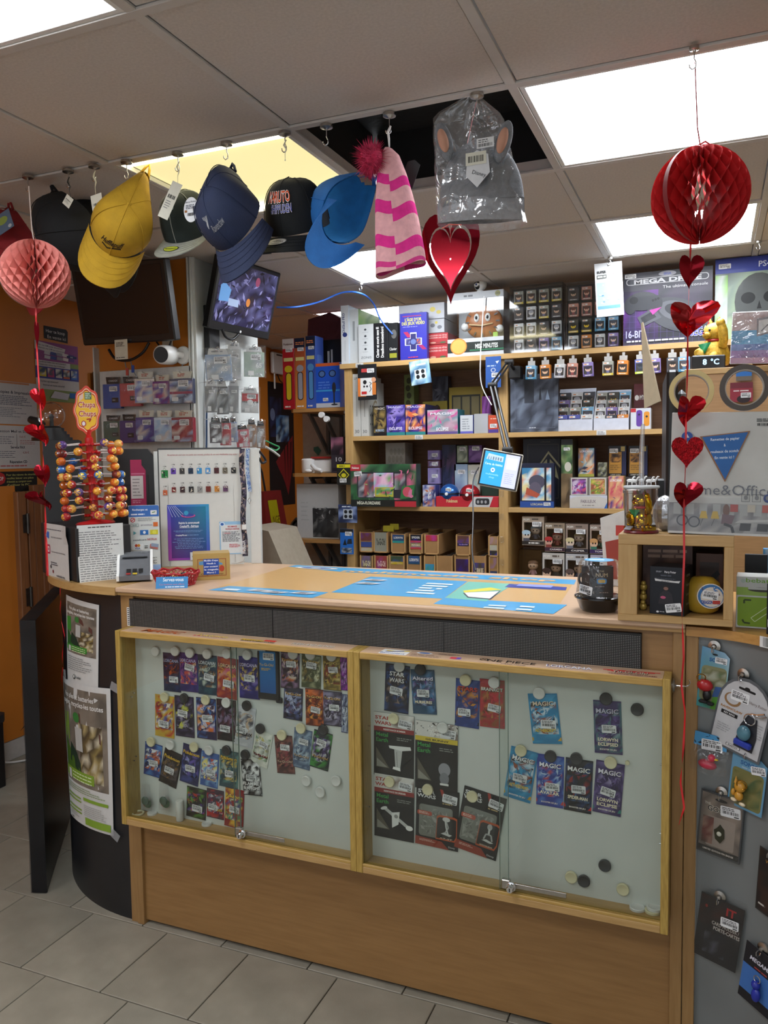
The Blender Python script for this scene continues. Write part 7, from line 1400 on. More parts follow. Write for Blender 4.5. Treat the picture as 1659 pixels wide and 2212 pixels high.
for k,(c,cn,pts)in enumerate((('#3a8a5a','green',[(574,952),(590,960),(603,966),(596,973),(584,968)]),('#b8b8b4','white',[(574,965),(590,975),(603,985)]),('#22242a','black',[(560,975),(568,985),(574,996),(566,1000),(560,990)]))):cable('hand_tool',cn+' tool handle sticking out beyond the white column side',[at_x(a,b,-1.52)for a,b in pts],.006 if k else.004,M('handle '+c,c,.4),cat='tool')
# -- left wall: notices and signs
XL=-2.7185
def wallsheet(name,label,l,t,r,b,draw,cat='notice',px0=None,mat=PAPER):
 """flat sheet fixed to the orange left wall, seen between pixel columns l and r"""
 p=at_x(l,t,XL);q=at_x(r,b,XL);W=q.y-p.y;zt=at_x((l+r)/2,t,XL).z;zb=at_x((l+r)/2,b,XL).z;Hh=zt-zb
 a=Art(int(l+t));draw(a,W,Hh);o=a.build(name,mat,None,lambda u,v,l_:(l_,u,v),(XL,p.y,zb));return tag(o,label,cat)
def n1(a,w,h):
 a.rect(-w*.6,0,w,h,'#b9b8b6');a.rect(-w*.6,h*.95,w*.8,h*.99,'#b87a50');a.text('Photocopies & Impressions',w*.92,h*.72,h*.07,'#3a3c48','r',.02,wid=w*1.25);a.words(-w*.5,h*.44,w*.9,h*.68,6,'#666a76',.5);a.words(-w*.5,h*.16,w*.7,h*.40,6,'#7a7c82',.4)
wallsheet('price_notice','upper white price notice reading Photocopies & Impressions on the orange wall',0,826,81,917,n1)
def n2(a,w,h):
 a.rect(-w*.6,0,w,h,'#bab9b7');a.text('Impression Mail et Scanning',w*.9,h*.84,h*.06,'#3a3c48','r',.01,wid=w*1.1);a.line([(w*.4,h*.5),(w*.4,h*.8)],.002,'#555555');a.text('0,60 €',w*.55,h*.72,h*.05,'#9a4a4a');a.words(w*.48,h*.56,w*.9,h*.68,3,'#b08080',.4);a.words(-w*.1,h*.56,w*.36,h*.76,4,'#84868c',.4);a.text('Service FAX',w*.42,h*.47,h*.06,'#3a3c48','c',.02);a.text('0,30 €',w*.62,h*.35,h*.05,'#9a4a4a');a.words(-w*.1,h*.24,w*.4,h*.42,4,'#84868c',.4);a.text('Réparation CD',w*.42,h*.13,h*.06,'#3a3c48','c',.02);a.words(-w*.1,h*.04,w*.85,h*.09,1,'#b06060',.6)
wallsheet('price_notice','lower white price notice reading Service FAX on the orange wall',0,920,88,1012,n2)
def n3(a,w,h):
 a.rect(-w*.6,0,w,h,'#1c1d1c');a.ell(-w*.0,h*.78,w*.14,h*.2,'#a82a2c',8);a.text('STOP',-w*.02,h*.72,h*.12,'#d8d0d0','c',.02,wid=w*.2)
 for k,t in enumerate(('Pour des raisons de sécurité','veuillez laisser une pièce',"d'identité au comptoir avant","d'utiliser le PC")):a.text(t,w*.16,h*(.86-.11*k),h*.065,'#b8b46a','l',.01,wid=w*(.8-.06*k))
 for k,t in enumerate(('de respecter la loi et le vendeur','que vous utilisez le PC','exclusion du magasin')):a.text(t,w*.0,h*(.30-.11*k),h*.06,'#a8b04a','l',.01,wid=w*(.9-.1*k))
wallsheet('safety_notice','black notice with yellow writing and a stop sign on the orange wall',0,1018,82,1084,n3)
def n4(a,w,h):a.poly([(0,h*.1),(w*.98,0),(w,h*.85),(w*.93,h),(0,h)],'#1a1a1c');a.text('Hier te koop',w*.48,h*.56,h*.24,'#cfcfcb','c',.0,wid=w*.78);a.text('En vente ici',w*.52,h*.16,h*.24,'#cfcfcb','c',.0,wid=w*.76)
wallsheet('sale_sign','small black sign reading Hier te koop and En vente ici',94,708,147,738,n4,'sign')
def n5(a,w,h):
 a.rect(0,0,w,h,'#7a8a4c');a.rect(0,h*.20,w,h*.38,'#b8b6b2');a.rect(0,h*.38,w,h*.60,'#3a3f8a');a.rect(0,h*.58,w*.8,h*.70,'#bdbcba');a.rect(0,h*.68,w,h,'#84427c');a.poly([(0,h*.86),(w*.65,h*.80),(w*.70,h*.92),(0,h)],'#c2c1c0')
 a.text('Bellen met GSM zonder abonnement',w*.34,h*.915,h*.026,'#44404e','c',.01,wid=w*.58,rot=-.05);a.text('Téléphoner avec GSM sans abonnement',w*.36,h*.868,h*.026,'#44404e','c',.01,wid=w*.62,rot=-.05);a.text('Goedkoop bellen naar het buitenland',w*.38,h*.645,h*.026,'#44404e','c',.01,wid=w*.62);a.text("Téléphoner moins cher à l'étranger",w*.38,h*.60,h*.026,'#44404e','c',.01,wid=w*.6);a.text('Surfen op internet?',w*.3,h*.32,h*.028,'#44404e','c',.01,wid=w*.4);a.text('Internet en toute sécurité!',w*.4,h*.26,h*.028,'#44404e','c',.01,wid=w*.5)
 for k in range(10):x,z=w*(.2+.14*(k%5)),h*(.79 if k<5 else.72);a.poly([(x,z),(x+w*.13,z-h*.01),(x+w*.14,z+h*.045),(x+w*.01,z+h*.055)],['#b8b8c0','#3a4a8c','#8a8a94','#d0c8c8','#5a3a7c'][k%5])
 for k,c in enumerate(('#c0b030','#a83a6a','#b4b4b4','#b85a34','#3a6ab0')):x=w*(.08+.18*k);a.rect(x,h*.41,x+w*.15,h*.56,c);a.blotch(x,h*.44,x+w*.15,h*.56,[c,'#3a4a5a','#c8c8c0'],2,2)
 a.poly([(w*.3,h*.06),(w*.7,h*.04),(w*.75,h*.15),(w*.4,h*.18)],'#b4b6ba');a.rect(w*.75,h*.08,w*.98,h*.17,'#2a62a4');a.rect(w*.72,h*.775,w*.95,h*.815,'#1a2a5a');a.text('BASE',w*.83,h*.785,h*.02,'#c8d0d8','c',.02)
wallsheet('phone_poster','tall purple, blue and green phone card poster on the orange wall',74,742,172,868,n5,'poster')
o=tag(MB().box(-.004,-.0,0,.004,.055,.21,.001).build('hanging_strip',BLACKM),'narrow black strip of hanging packs between the poster and the column','strip pack');o.location=at_x(204,885,-2.70)
a=Art(161);a.blotch(0,0,.055,.2,['#3a3a3c','#b0b0ac','#c08a3a','#1c1c1e'],2,8);a.build('strip_print',CARD,o,lambda u,v,l:(.0042+l,u,v+.004))
def n6(a,w,h):
 a.rect(0,0,w,h,'#191a1f');a.blotch(w*.06,h*.56,w*.5,h*.88,['#191a1f','#232c4c','#1c2238','#2a3458'],4,5);a.blotch(w*.28,h*.52,w*.8,h*.74,['#4a78a8','#86a8c4','#3a5a84','#b0c4d0','#1c2438'],5,6);a.ell(w*.16,h*.74,w*.09,h*.05,'#6a7898')
 a.poly([(w*.25,h*.36),(w*.75,h*.52),(w*.95,h*.58),(w*.9,h*.3),(w*.72,h*.08),(w*.60,h*.18),(w*.50,h*.24),(w*.36,h*.30)],'#7a2026');
 for x0,x1 in((.45,.62),(.58,.72),(.72,.80)):a.poly([(w*(x0+.12),h*.52),(w*(x0+.17),h*.53),(w*x1,h*.18)],'#1c1216')
wallsheet('scroll_poster','long black scroll poster with blue and red painting on the far left wall',578,828,638,1092,n6,'poster')
rt_=thing('router','white router hanging on the far left wall','router',at_x(596,786,-2.70));MB().box(0,-.09,-.08,.03,.09,.085,.008).build('router_body',WHITEP,rt_);MB().box(.028,-.04,.06,.031,.05,.07).build('slot',M('dark grey trim','#3a3b3e'),rt_);MB().box(.01,-.06,-.2,.02,-.045,-.08,.003).build('antenna',WHITEP,rt_);MB().tube([(.01,.0,-.08),(.02,.02,-.13),(.02,.08,-.15),(.02,.12,-.10),(.02,.14,-.02)],.005,7).build('router_cable',BLACKP,rt_,50)
rb=thing('carrier_bag','red carrier bag with a yellow printed panel hanging on the left wall','bag',at_x(580,1060,-2.66))
MB().prism([(-.16,0),(.10,0),(.24,-.44),(.16,-.56),(-.10,-.44)],0,.05,'x').build('bag_body',M('red bag','#7a1c22',.5),rb,30);MB().prism([(-.18,-.30),(.10,-.56),(.20,-.54),(.12,-.72),(-.06,-.66)],-.02,.045,'x').build('bag_bottom',BLACKM,rb)
a=Art(163);a.poly([(-.10,-.07),(.03,-.07),(.13,-.42),(-.01,-.40)],'#b0a818');a.text('NGE',.02,-.25,.06,'#4a2a14','c',.0,wid=.10);a.shards(.01,-.37,.10,-.29,['#4a2a14'],9,.5);a.build('yellow_panel',PAPER,rb,lambda u,v,l:(.051+l,u,v));MB().tube([(.02,-.08,0),(.02,-.12,.14),(.0,-.14,.22)],.008,7).build('handle',BLACKM,rb,50)
# -- back shelf unit
YS=1.95;ZT,Z2,Z3,Z4=1.978,1.590,1.216,.835;SD=.36
xl,xd0,xd1,xr=at_y(745,900,YS).x,at_y(1077,930,YS).x,at_y(1097,930,YS).x,.62
su=thing('shelf_unit','large light wood shelf unit behind the counter','shelf unit',(0,0,0))
zt0=at_y(740,788,YS).z
MB().box(xl-.02,YS-.015,ZT-.026,xr+.05,YS+SD,ZT,.001).build('top_board',WOODX,su)
for a_,b_ in((xl,xl+.045),(xd0,xd1),(xr,xr+.03)):MB().box(a_,YS,0,b_,YS+SD,ZT-.026,.001).build('upright',WOODZ,su)
for z in(Z2,Z3,Z4,.42):
 MB().box(xl+.045,YS+.002,z-.024,xd0,YS+SD,z,.001).build('shelf_board',WOODX,su);MB().box(xd1,YS+.002,z-.024,xr,YS+SD,z,.001).build('shelf_board',WOODX,su)
MB().box(xl,YS+SD,0,xr,YS+SD+.01,ZT-.02).build('back_board',WALNUT,su)
for x0 in(at_y(768,780,YS).x,at_y(893,946,YS).x,at_y(1285,937,YS).x):
 z=ZT-.013 if x0<-1.2 else Z2-.012;a=Art(171);a.rect(-.022,-.011,.022,.011,'#c8c9c8');a.words(-.018,-.003,.018,.008,2,'#444444',.4);a.bars(-.018,-.009,.018,-.004);a.build('price_label',PAPER,su,FRONT,(x0+.03,YS-.0155 if z>1.9 else YS+.0015,z))
for k in range(7):MB().box(xd0+.008,YS-.008,1.50-.115*k,xd0+.026,YS,1.53-.115*k,.002).build('clear_clip',CLEAR,su)
def bxp(name,label,cat,l,t,r,z0,front,body,Y=YS+.02,d=.10,dz=0,**k):
 """carton standing at height z0, its front seen between columns l and r and up to row t"""
 tm=(l+r)/2;zt=at_y(tm,t,Y).z;ym=t+8;x0,x1=at_y(l,ym+20,Y).x,at_y(r,ym+20,Y).x
 return carton(name,label,cat,((x0+x1)/2,Y,z0+.0006),x1-x0,d,zt-z0,k.pop('rz',0),front,body,seed=int(l*7+t),**k)
def pic(pal,title='',tc='#e0d8c8',ty=.82,th=.07,band=None,n=(5,7),fl=14,wid=.8,sub=None,side=False,frame=None):
 def f(a,w,h):
  a.blotch(-w/2,0,w/2,h,pal,*n)
  if fl:a.shards(-w*.4,h*.15,w*.4,h*.8,pal[1:],fl,.3)
  if band:a.rect(-w/2,0,w/2,h*.10,band)
  if frame:a.frame(-w/2,0,w/2,h,w*.06,frame)
  if title:a.text(title,0,h*ty,h*th,tc,'c',.02,wid=w*wid)
  if sub:a.text(sub[0],0,h*sub[1],h*sub[2],sub[3],'c',.02,wid=w*(sub[4]if len(sub)>4 else.7))
 return f
def flat(c,*ops):
 def f(a,w,h):
  a.rect(-w/2,0,w/2,h,c)
  for o in ops:o(a,w,h)
 return f
T=lambda s,x,y,th,c,wid,rot=0,b=.02:lambda a,w,h:a.text(s,w*x,h*y,th*h,c,'c',b,wid=wid*w if not rot else wid*h,rot=rot)
Bx=lambda x0,y0,x1,y1,c:lambda a,w,h:a.rect(w*x0,h*y0,w*x1,h*y1,c)
Wd=lambda x0,y0,x1,y1,n,c:lambda a,w,h:a.words(w*x0,h*y0,w*x1,h*y1,n,c,.45)
El=lambda x,y,rx,ry,c:lambda a,w,h:a.ell(w*x,h*y,w*rx,h*ry,c)
Bl=lambda x0,y0,x1,y1,pal,nx=4,ny=4:lambda a,w,h:a.blotch(w*x0,h*y0,w*x1,h*y1,pal,nx,ny)
St=lambda x,y,s=.4:lambda a,w,h:a.sticker(w*x,h*y,min(.04,w*s),min(.022,w*s*.55))
zr=lambda py,y:at_y(910,py,YS+y).z
bxp('keyboard_carton','slim white upright carton first from the left on top of the shelf unit','box',736,660,753,ZT,flat('#bfc3c6',T('OldSkull PRO',0,.70,.05,'#3a4468',.34,pi/2),El(0,.50,.3,.04,'#27346a'),Bx(-.1,.05,.1,.4,'#b4b8bc')),'#aebccb',YS,.30)
bxp('router_carton','white carton with green landscape side, second on top of the shelf unit','box',754,668,774,ZT,flat('#b9bdbe',Bx(-.12,.42,.12,.78,'#8a8e90')),'#b4bab6',YS+.01,.30,right=lambda a,w,h:(a.rect(-w/2,0,w/2,h,'#b6bbb8'),a.blotch(-w/2,h*.6,w/2,h,['#5a8a3a','#7aa44a','#4a7a34','#9ab87a'],5,3)))
bxp('keyboard_carton','white and black carton reading ZONIS on top of the shelf unit','box',774,699,838,ZT,flat('#b9bcbd',Bx(.02,0,.5,1,'#17171a'),T('ZONIS',-.24,.10,.06,'#44474c',.36,0,.0),*[El(-.26,.86-.17*k,.04,.028,'#3a3d42')for k in range(4)],*[Wd(-.36,.775-.17*k,-.14,.80-.17*k,1,'#9a9da0')for k in range(4)],T('Clavier et souris sans fil',.20,.50,.08,'#d8d8d6',.80,pi/2,.03),T('Draadloos toetsenbord',.36,.50,.08,'#d8d8d6',.80,pi/2,.03)),'#17171a',YS-.005,.16)
bxp('keyboard_carton','small black carton with yellow lettering beside the ZONIS carton','box',839,697,859,ZT,flat('#17181a',T('Clavier',0,.28,.07,'#c8c8c4',.8),Bx(-.4,.08,.4,.2,'#8a8a2a'),El(.1,.7,.3,.12,'#5a5a58')),'#17181a',YS,.14)
bxp('calendar_box','silver snowflake box at the top of the stack behind the blue book','box',861,657,960,zr(691,.055)+.001,flat('#a9abb0',Wd(-.4,.3,-.1,.6,1,'#8a8c90'),El(.25,.6,.06,.16,'#b8a84a'),El(.38,.4,.05,.12,'#b8a84a'),El(.0,.4,.05,.14,'#7a7c82')),'#a9abb0',YS+.06,.22,top=lambda a,w,d:a.rect(-w/2,-d/2,w/2,d/2,'#b0b2b6'),group='calendar boxes stacked behind the blue book')
bxp('calendar_box','silver snowflake box second in the stack behind the blue book','box',862,692,960,zr(722,.055)+.001,flat('#a4a6aa',El(.25,.55,.05,.15,'#6a6c72'),El(.40,.4,.05,.14,'#6a6c72'),El(.33,.75,.03,.1,'#b8a84a')),'#a4a6aa',YS+.055,.22,group='calendar boxes stacked behind the blue book')
for k,(t,z,nm)in enumerate(((722,zr(747,.05)+.001,'upper'),(747,ZT,'lower'))):bxp('calendar_box',nm+' red advent calendar box under the silver boxes','box',863,t,968,z,flat('#a02a30',*[T('CALENDRIER DES FÊTES',.28,.74-.20*j,.11,'#c8a8a4',.40)for j in range(2)],Bx(-.5,.05,.5,.22,'#8a2a2c'),El(.2,.15,.06,.08,'#b88a7a'),El(.4,.15,.06,.08,'#3a5a3a')),'#a02a30',YS+.05,.22,group='calendar boxes stacked behind the blue book')
def fbook(a,w,h):
 a.rect(-w/2,0,w/2,h,'#2c2c94');a.text("L'ÂGE D'OR",0,h*.83,h*.065,'#c8c43a','c',.02,wid=w*.62);a.text('DES JEUX VIDÉO',0,h*.75,h*.065,'#c8c43a','c',.02,wid=w*.86);a.words(-w*.4,h*.69,w*.4,h*.725,1,'#6a6ac8',.6);a.rect(-w*.4,h*.93,w*.3,h*.945,'#a02a44')
 for k in range(4):a.line([(-w*.36+.006*k,h*.60),(-w*.2+.006*k,h*.48)],.004,'#a8284a');a.line([(w*.2+.006*k,h*.30),(w*.36+.006*k,h*.20)],.003,'#a8284a')
 for s_,c in((1.0,'#c8ccd4'),(.86,'#27275c')):a.rect(-w*.12*s_,h*.38-h*.20*s_,w*.12*s_,h*.38+h*.20*s_,c);a.rect(-w*.32*s_,h*.38-h*.075*s_,w*.32*s_,h*.38+h*.075*s_,c)
 a.ell(0,h*.38,w*.11,h*.06,'#5a6a9c',8);a.blotch(w*.13,h*.33,w*.26,h*.43,['#a8503a','#3a3a6c'],2,2);a.blotch(-w*.26,h*.33,-w*.13,h*.43,['#7a7ab4','#3a3a6c'],2,2);a.words(-w*.2,h*.03,w*.2,h*.06,1,'#b03a5a',.7)
bxp('book',"violet blue book with yellow title L'ÂGE D'OR on top of the shelf unit",'book',864,676,922,ZT,fbook,'#2c2c94',YS-.01,.03)
mm=thing('figure_box','big clear window box with a round orange figure, reading MISS MINUTES','toy box',(0,YS+.0,ZT+.0006));x0,x1=at_y(967,740,YS).x,at_y(1088,740,YS).x;zt=at_y(1030,630,YS).z-ZT;W=x1-x0;mm.location.x=(x0+x1)/2
GB=M('box grey board','#a4a8ac',.4)
for q in((-W/2,.0,0,W/2,.20,.006),(-W/2,.0,zt-.035,W/2,.20,zt),(-W/2,.195,0,W/2,.20,zt)):MB().box(*q,.0006).build('box_board',GB,mm)
a=Art(180);a.rect(-W/2,0,W/2,zt*.28,'#b0b4b8');a.rect(-W/2,zt*.06,W/2,zt*.22,'#16201c');a.rect(-W*.1,zt*.08,W/2,zt*.10,'#2a6a4a');a.text('MISS MINUTES',W*.20,zt*.115,zt*.07,'#c4c8c4','c',.03,wid=W*.40);a.ell(-W*.3,zt*.16,W*.15,zt*.13,'#c07a34');a.ell(-W*.3,zt*.16,W*.13,zt*.11,'#d09a4c');a.build('box_print',CARD,mm,lambda u,v,l:(u,-.0003-l,v));a=Art(181);a.rect(-W/2,zt-.034,W/2,zt,'#a8acb0');a.words(-W*.2,zt-.026,.0,zt-.010,1,'#5a5e62',.6);a.ell(W*.4,zt-.017,.014,.014,'#8a8a5a');a.text('1053',W*.4,zt-.021,.008,'#3a3c34','c',.02);a.build('header_print',CARD,mm,lambda u,v,l:(u,-.0003-l,v))
MB().box(-W/2,-.0002,.006,W/2,.0002,zt-.035).box(W/2-.0004,0,.006,W/2,.2,zt-.035).build('clear_window',ACRYL,mm)
fg=MB().ball((0,0,0),.085,28,16,(1.15,.42,1)).build('figure',M('orange brown vinyl','#a8683a',.35),mm,60);fg.location=(.02,.09,zt*.56)
for dx in(-.028,.030):e=MB().ball((0,0,0),.018,14,8,(.8,.4,1.2)).build('figure_eye',WHITEP,mm,60);e.location=(.02+dx,.055,zt*.62);MB().ball((0,0,0),.008,10,6,(.8,.5,1.2)).build('pupil',BLACKP,e,60).location=(0,-.007,0)
MB().tube([(-.045,.052,zt*.52),(.02,.047,zt*.49),(.075,.058,zt*.52)],.004,7).build('figure_mouth',M('cream vinyl','#d0b080',.4),mm,50)
for k in range(12):an=2*pi*k/12;q=MB().box(-.003,0,-.010,.003,.003,.010).build('hour_mark',BLACKP,mm);q.location=(.02+.080*cos(an),.062,zt*.56+.068*sin(an));q.rotation_euler=(0,pi/2-an,0)
MB().ball((-.075,.08,zt*.50),.022,14,8).ball((.105,.08,zt*.44),.020,14,8).build('figure_gloves',WHITEP,mm,60);MB().tube([(0,.09,zt*.3),(0,.09,.04)],.012,10).tube([(.05,.09,zt*.3),(.05,.09,.04)],.012,10).build('figure_legs',M('vinyl brown','#5a3a28'),mm,50)
MB().box(.085,.02,zt*.26,.11,.03,zt*.36,.002).build('green_tag',M('lime tag','#8ab83a',.4),mm)
wc=thing('home_camera','round white home camera perched on the orange figure box','camera',(at_y(1040,608,YS+.05).x,YS+.03,ZT+zt+.0008));wc.scale=(.74,.74,.74);MB().lathe([(0,0),(.026,0),(.028,.004),(.020,.012),(0,.014)],(0,0,0),22).build('camera_base',WHITEP,wc,40);MB().ball((0,0,.052),.044,24,16).build('camera_head',WHITEP,wc,60);q=MB().lathe([(0,.0435),(.016,.0405),(.024,.0365),(.025,.034)],(0,0,0),20,1,1.3).build('lens_band',M('black glass','#0c0d12',.08),wc,60);q.location=(0,0,.052);q.rotation_euler=(radians(98),0,radians(-25))
q=MB().ball((0,0,0),.008,12,8).build('lens',M('blue lens','#2a3a7a',.05),wc,60);q.location=(-.017,-.036,.048)
cable('camera_cable','thin white cable falling from the round camera past the shelf edge',[at_y(1046,640,YS-.02),at_y(1042,700,YS-.025),at_y(1038,770,YS-.03),at_y(1040,830,YS-.03),at_y(1062,875,YS-.03)],.0028,WHITEP)
def minibox(c,top,head,bodyc,name_c):
 """small hanging or standing window box, 46 x 60 mm, with a big-headed figurine printed behind its window"""
 w,h,d=.046,.062,.030;m_=MB().box(-w/2,0,0,w/2,d,h,.0008);me=m_.mesh('figure box',cmat(c));a=Art(sum(map(ord,c+top))%999)
 a.rect(-w/2,0,w/2,h,c);a.rect(-w*.42,h*.16,w*.42,h*.74,'#35302e');a.rect(-w/2,0,w/2,h*.15,name_c);a.words(-w*.35,h*.04,w*.35,h*.11,1,'#c8c4bc',.7,'c');a.ell(0,h*.50,w*.26,h*.17,head);a.ell(0,h*.60,w*.27,h*.10,top);a.ell(-w*.10,h*.48,w*.04,h*.025,'#17171a',8);a.ell(w*.10,h*.48,w*.04,h*.025,'#17171a',8);a.poly([(-w*.12,h*.17),(w*.12,h*.17),(w*.15,h*.34),(-w*.15,h*.34)],bodyc);a.rect(-w*.4,h*.80,w*.1,h*.92,'#c9c9c8');a.rect(-w*.34,h*.83,-w*.1,h*.89,'#b8703a')
 return me,a.mesh('figure print',CARD,lambda u,v,l:(u,-l,v))
PR={'grey and yellow':('#8a8a80','#3a2a20','#c8a080','#5a5a7a','#b8a02c'),'salmon':('#b07a6a','#5a2a20','#c89a84','#7a3a3a','#8a5a50'),'gold and black':('#3a3830','#2a2418','#c8a82a','#3a3a30','#b8983a'),'pale blue':('#6a94b0','#3a3a44','#c0a894','#3a5a7a','#3a7a9c'),'white':('#b4b4b4','#8a8a90','#c4bcb8','#6a6a74','#9a9aa0'),'violet':('#7a6a9c','#2a2438','#c0a090','#4a4070','#5a4a80'),'orange':('#b8702c','#2a2422','#c8a080','#3a3a3a','#b8782c'),'lime':('#4a4f8c','#20242c','#3a3f48','#2a2c34','#a8b83a'),'dark':('#3a3a40','#1c1a1a','#b89880','#3a3034','#4a4a50')}
PM={k:minibox(*v)for k,v in PR.items()}
def mini(kind,loc,label,s=1.0,rz=0,group=None,hangtab=False,rot=0):
 o=link('figure_box',PM[kind][0]);tag(o,label,'toy box',group);o.location=loc;o.scale=(s,s,s);o.rotation_euler=(0,radians(rot),radians(rz));link('front_print',PM[kind][1],o)
 if hangtab:link('hang_tab',HT,o)
 return o
HT=MB().box(-.017,.010,.062,.017,.011,.084,.0004).box(-.006,.0095,.078,.006,.0115,.098,.0004).mesh('hang tab',cmat('#9a9894'))
def dispbox(l,t,r,b,lab,kinds,cols,rows,skip=()):
 Y=YS+.0;x0,x1=at_y(l,(t+b)/2,Y).x,at_y(r,(t+b)/2,Y).x;zt=at_y((l+r)/2,t,Y).z;z0=ZT;W,Hh=x1-x0,zt-z0
 c=thing('display_case',lab,'display case',((x0+x1)/2,Y,z0+.0006));
 MB().box(-W/2,.075,0,W/2,.080,Hh,.0008).build('dark_back',BLACKM,c);MB().box(-W/2,.0,0,W/2,.075,.004).box(-W/2,.0,Hh-.004,W/2,.075,Hh).box(-W/2,0,.004,-W/2+.003,.075,Hh-.004).box(W/2-.003,0,.004,W/2,.075,Hh-.004).build('clear_box',ACRYL,c);MB().box(-W/2,-.0015,0,W/2,0,Hh).build('clear_front',ACRYL,c)
 ry_=['bottom','second','third','top']
 for j in range(rows):
  MB().box(-W/2+.003,.030,.004+(Hh-.012)*j/rows,W/2-.003,.074,.007+(Hh-.012)*j/rows).build('ledge',ACRYL,c)if j else None
  for i in range(cols):
   if(i,j)in skip:continue
   s=min(1.0,(W-.012)/cols/.050,(Hh-.02)/rows/.066);x=(x0+x1)/2-W/2+.006+(W-.012)*(i+.5)/cols;z=z0+.0012+.0075+(Hh-.012)*j/rows
   k=kinds[j][i%len(kinds[j])];mini(k,(x,Y+.034,z),f'tiny {k} figure box, {ry_[j] if rows == 4 else ["bottom","middle","top"][j]} row, {ordk[i]} from left, {lab.split(" clear")[0]} clear case',s,group='tiny figure boxes in the clear cases')
dispbox(1101,614,1216,750,'left clear display case of tiny figure boxes on top of the shelf',[['white','dark','violet','pale blue'],['white','white','dark','white'],['dark','white','grey and yellow','dark'],['grey and yellow']],4,4)
dispbox(1219,606,1341,745,'right clear display case of tiny figure boxes beside the console box',[['white','orange','white','violet'],['gold and black','gold and black','pale blue','pale blue'],['salmon','salmon','salmon','dark'],['dark','salmon','dark','dark']],4,4)
def fmega(a,w,h):
 a.blotch(-w/2,0,w/2,h,['#2c2e38','#34343e','#26262e','#3a3444'],6,5);a.blotch(-w/2,h*.05,-w*.1,h*.75,['#3a2450','#5a2a7a','#2a2438','#30284a'],4,4)
 for k in range(14):a.line([(-w*.5+w*k/14,0),(-w*.5+w*k/14,h*.55)],.0008,'#5a4a84')
 for k in range(7):a.line([(-w*.5,h*.08*k),(w*.5,h*.08*k)],.0008,'#5a4a84')
 a.rrect(-w*.47,h*.83,w*.46,h*.92,h*.04,'#a8a8ac');a.rrect(-w*.46,h*.84,w*.45,h*.91,h*.035,'#2c2e38');a.text('MEGA DRIVE',0,h*.845,h*.055,'#b8b8bc','c',.04,wid=w*.76);a.ell(-w*.0,h*.955,w*.10,h*.035,'#8a8a94');a.text('SEGA',0,h*.94,h*.03,'#3a4a9a','c',.03);a.text('The ultimate console',w*.2,h*.755,h*.04,'#c0c0c4','c',.0,wid=w*.5)
 a.ell(w*.12,h*.38,w*.36,h*.22,'#3c3e44',24,-.35);a.ell(w*.10,h*.44,w*.20,h*.13,'#55575e',24,-.3);a.ell(w*.10,h*.45,w*.13,h*.08,'#2c2e34',24,-.3);a.ell(w*.10,h*.45,w*.06,h*.035,'#6a6c72',18,-.3);a.poly([(-w*.34,h*.38),(-w*.15,h*.50),(-w*.06,h*.36),(-w*.28,h*.24)],'#4a4c54');a.poly([(-w*.3,h*.37),(-w*.17,h*.45),(-w*.12,h*.37),(-w*.27,h*.29)],'#26282e')
 a.ell(-w*.28,h*.60,w*.19,h*.13,'#303238');a.ell(-w*.42,h*.55,w*.07,h*.12,'#303238');a.ell(-w*.12,h*.56,w*.07,h*.11,'#303238');a.ell(-w*.38,h*.62,w*.05,h*.05,'#1a1c20');[a.ell(-w*(.16-.03*k),h*(.60+.01*k),w*.015,h*.018,'#15161a',8)for k in range(3)];a.poly([(-w*.2,h*.47),(-w*.06,h*.5),(-w*.16,h*.40)],'#a03a8c')
 a.text('16-BIT',-w*.36,h*.10,h*.10,'#a8a8d8','c',.02,wid=w*.22);a.words(-w*.46,h*.035,w*.2,h*.065,1,'#b8b8bc',.8);a.text('SEGA',w*.36,h*.08,h*.12,'#c8c8cc','c',.05,wid=w*.2);a.text('SEGA',w*.36,h*.08,h*.12,'#3a3f9a','c',.01,wid=w*.2);a.sticker(-w*.42,h*.955,.05,.02)
bxp('console_box','large dark console box reading MEGA DRIVE on top of the shelf unit','console box',1347,583,1540,ZT,fmega,'#2a2a32',YS-.005,.12)
def fps(a,w,h):
 a.blotch(-w/2,0,w/2,h*.82,['#6a7a74','#8a9c8c','#56605c','#9cb08c','#7a8a80'],5,5);a.blotch(-w/2,h*.2,-w*.34,h*.8,['#a8b4ac','#8ac060','#b4bcb8','#6aa040'],2,4);a.ell(w*.05,h*.46,w*.30,h*.34,'#4a4e4e');a.ell(-w*.08,h*.50,w*.09,h*.07,'#1c1e20');a.ell(w*.20,h*.50,w*.09,h*.07,'#1c1e20');a.poly([(w*.03,h*.36),(w*.09,h*.36),(w*.06,h*.46)],'#1c1e20');a.rect(-w*.06,h*.20,w*.18,h*.27,'#6a6e6c');[a.rect(-w*.06+w*.03*k,h*.20,-w*.052+w*.03*k,h*.27,'#2a2c2c',False)for k in range(8)]
 a.rect(-w/2,h*.82,w/2,h,'#2c3a8c');a.text('PS4',w*.12,h*.87,h*.07,'#c0c8d8','c',.02);a.sticker(-w*.38,h*.91,.05,.022)
bxp('console_box','blue topped console box with a dark mask picture at the top right','console box',1545,553,1720,ZT,fps,'#2c3a8c',YS+.02,.12)
kk=['pale blue','orange','white','salmon','violet','grey and yellow','orange','lime','violet','dark','pale blue']
for k,px in enumerate((1146,1178,1208,1236,1271,1313,1344,1384,1416,1453,1478)):
 py=812-(px-1146)*.075;p=at_y(px,py,YS-.06);s=1.05
 mini(kk[k],(p.x,YS-.062,ZT-.026-.105*s),f'{kk[k]} mini figure box hanging from the shelf edge, {(ordk+["ninth","tenth","eleventh"])[k]} from the left',s,R.uniform(-6,10),'mini figure boxes hanging from the shelf edge',True,R.uniform(-3,3))
